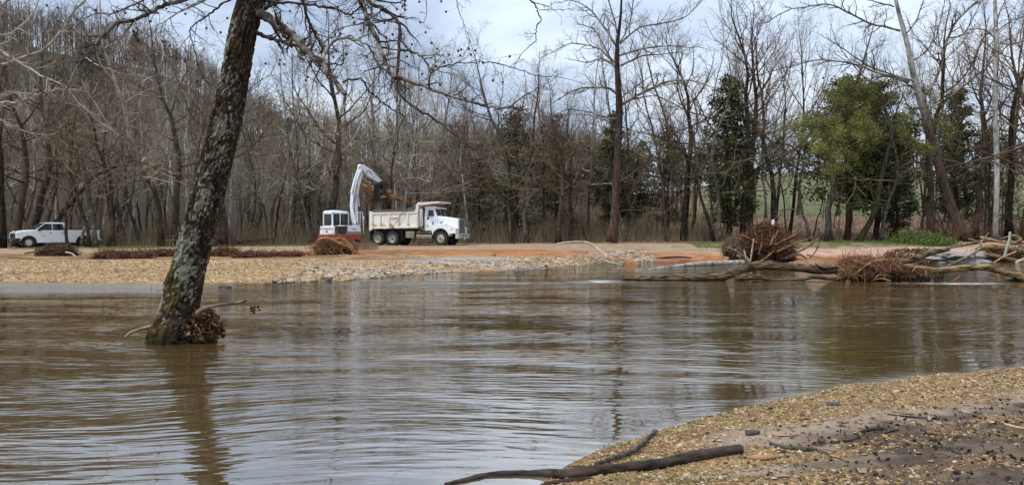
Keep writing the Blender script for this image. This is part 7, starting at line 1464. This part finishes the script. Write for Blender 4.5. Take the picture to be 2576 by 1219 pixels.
for i, (nm, lab, cat, pts, ws, mt) in enumerate([
 ('stick', 'thin dark stick lying behind the grey forked branch', 'stick', [(1516, 1134), (1560, 1136), (1600, 1136), (1628, 1135)], [3, 3.5, 3, 2.5], wet_log),
 ('stick', 'dark stick on the gravel left of the grey forked branch', 'stick', [(1418, 1173), (1450, 1171), (1490, 1167)], [3.5, 4, 3], wet_log),
 ('fallen_branch', 'black branch filling out the shadow under the left half of the long dark log', 'branch', [(1368, 1214), (1400, 1210), (1440, 1204), (1485, 1199)], [8, 12, 12, 8], wet_log),  # dark shape also stands in for the shadow under the log
 ('wood_chunk', 'orange brown chunk of wood at the right end of the long dark log', 'wood chunk', [(1878, 1148), (1900, 1147), (1930, 1148), (1962, 1146)], [7, 17, 15, 7], root_orange),
 ('stick', 'thin stick crossing behind the orange brown chunk', 'stick', [(1862, 1140), (1885, 1143), (1905, 1142), (1945, 1152)], [2.5, 3, 3, 2], wet_log),
 ('wood_chunk', 'short black block of wood on the gravel above the long log', 'wood chunk', [(1876, 1086), (1892, 1085), (1908, 1084)], [14, 16, 13], grey_br),
 ('fallen_branch', 'black knobbly branch on the pale silt right of the orange chunk', 'branch', [(1938, 1112), (1965, 1120), (2000, 1124), (2025, 1127), (2056, 1129)], [7, 10, 11, 12, 7], grey_br),
 ('stick', 'thin twig running down from the black knobbly branch', 'stick', [(2050, 1128), (2070, 1140), (2100, 1148), (2128, 1158)], [5, 3.5, 3, 2], wet_log),
 ('stick', 'thin grey stick in front of the black knobbly branch', 'stick', [(1928, 1122), (1960, 1130), (2000, 1137)], [2, 2.5, 2], grey_br),
 ('stick', 'straight stick on the gravel near the top of the near bank', 'stick', [(2232, 1040), (2270, 1045), (2310, 1048), (2334, 1050)], [4, 5, 5, 3], wet_log),
 ('stick', 'short stick lying right of the straight one near the top of the bank', 'stick', [(2245, 1034), (2280, 1040), (2300, 1040)], [2.5, 3, 2], grey_br),
 ('stick', 'dark twig in the gravel left of the pale silt', 'stick', [(1990, 1054), (2015, 1054), (2040, 1053)], [3, 4, 3], wet_log),
 ('stick', 'dark twig above the black knobbly branch', 'stick', [(1940, 1094), (1965, 1096), (1990, 1095)], [3, 3.5, 2.5], wet_log),
 ('stick', 'short dark stick on the pale silt', 'stick', [(2105, 1060), (2120, 1062), (2136, 1061)], [3, 4.5, 3], wet_log),
 ('stick', 'yellow stick at the right edge of the near bank', 'stick', [(2526, 1064), (2545, 1069), (2560, 1073), (2590, 1076)], [6, 7, 7, 6], yellow_wood),
 ('stick', 'small yellow stick left of the larger one at the right edge', 'stick', [(2484, 1057), (2495, 1060), (2508, 1064)], [4, 5, 3], yellow_wood),
 ('stick', 'dark stick near the bottom edge below the orange chunk', 'stick', [(1882, 1214), (1900, 1205), (1935, 1203), (1962, 1205)], [3, 4, 4, 2.5], wet_log),
 ('stick', 'thin dark stick at the top right corner of the near bank', 'stick', [(2472, 944), (2500, 939), (2530, 935)], [2, 3, 2], wet_log),
 ('stick', 'dark bark piece right of the debris strip', 'stick', [(2320, 1092), (2345, 1090), (2370, 1091)], [3, 5, 3], wet_log),
 ('stick', 'black stick lying at the left end of the dark debris strip', 'stick', [(2092, 1112), (2115, 1108), (2145, 1106)], [4, 8, 4], wet_log),
 ('stick', 'black stick on top of the dark debris strip', 'stick', [(2160, 1085), (2190, 1078), (2225, 1076)], [4, 9, 5], wet_log),
 ('stick', 'black stick at the right end of the dark debris strip', 'stick', [(2225, 1088), (2245, 1082), (2262, 1080)], [3, 6, 3], wet_log)]):
    nb_log(nm, lab, cat, pts, ws, mt, n=len(pts) * 6, k=9, seed=i + 10)
o = lump(None, (0, 0, 0), (0.085, 0.06, 0.016), blackm, 'flat_stone', 5, .15, 3); g = hit(2097, 1018, near_z); o.location = g + Vector((0, 0, .012)); tag(o, 'flat black stone lying alone on the gravel', 'stone')
# dark leaf and twig scraps
n = 9000; Y = 4.7 + 6 * nr.random(n); X = nr.uniform(-.3, 8, n); w_ = mud_mask(X, Y) * sst(.45, .6, fbm(X * 6, Y * 9, 3)) * 1.3 + .02; keep = (nr.random(n) < w_) & (near_s(X, Y) > .15); X, Y = X[keep], Y[keep]
mb = MB(); cards(mb, np.stack([X, Y, near_z(X, Y) + .010], -1), .026, nr, 2.0)
n = 900; Y2 = 5 + 5 * nr.random(n); X2 = nr.uniform(1.2, 7.5, n); keep = (mud_mask(X2, Y2) > .25 * nr.random(n)) & (near_s(X2, Y2) > .2); X2, Y2 = X2[keep], Y2[keep]
for x, y in zip(X2, Y2):
    a = random.uniform(0, 3.14); l_ = random.uniform(.02, .12); z = float(near_z(x, y)) + .008; mb.tube([Vector((x, y, z)), Vector((x + math.cos(a) * l_ * .5, y + math.sin(a) * l_ * .5, z + .01)), Vector((x + math.cos(a) * l_, y + math.sin(a) * l_, z))], [.004, .004, .002], 3)
o = mb.build('leaf_scraps', island_mat('dark_scraps', [(0.015, 0.012, 0.012), (0.04, 0.03, 0.025), (0.09, 0.06, 0.045), (0.03, 0.028, 0.028)], .7), None, False); tag(o, 'dark leaf and twig scraps washed up on the near bank', kind='stuff')
mb = MB()
for (px_, py_, w_, n) in [(1547, 1120, .10, 110), (1530, 1128, .06, 40), (1808, 1042, .16, 150), (1740, 1060, .08, 60), (1905, 1022, .1, 60), (2190, 975, .12, 60), (2290, 963, .15, 60), (1590, 1205, .12, 90), (1720, 1210, .1, 110), (1790, 1205, .1, 60), (1605, 1160, .06, 40), (1690, 1095, .1, 60), (1440, 1178, .12, 60), (1960, 1040, .1, 30), (1680, 1205, .2, 50), (1990, 1175, .2, 40)]:
    g = hit(px_, py_, near_z)
    for i in range(n): x = g.x + random.gauss(0, w_); y = g.y + random.gauss(0, w_ * .8); z = float(near_z(x, y)); mb.tube([Vector((x, y, z)), Vector((x + random.gauss(0, .012), y, z + random.uniform(.005, .02)))], [.005, .002], 3)
o = mb.build('moss_and_weeds', bush_leaf, None); tag(o, 'scattered small green weeds along the near water edge', kind='stuff')
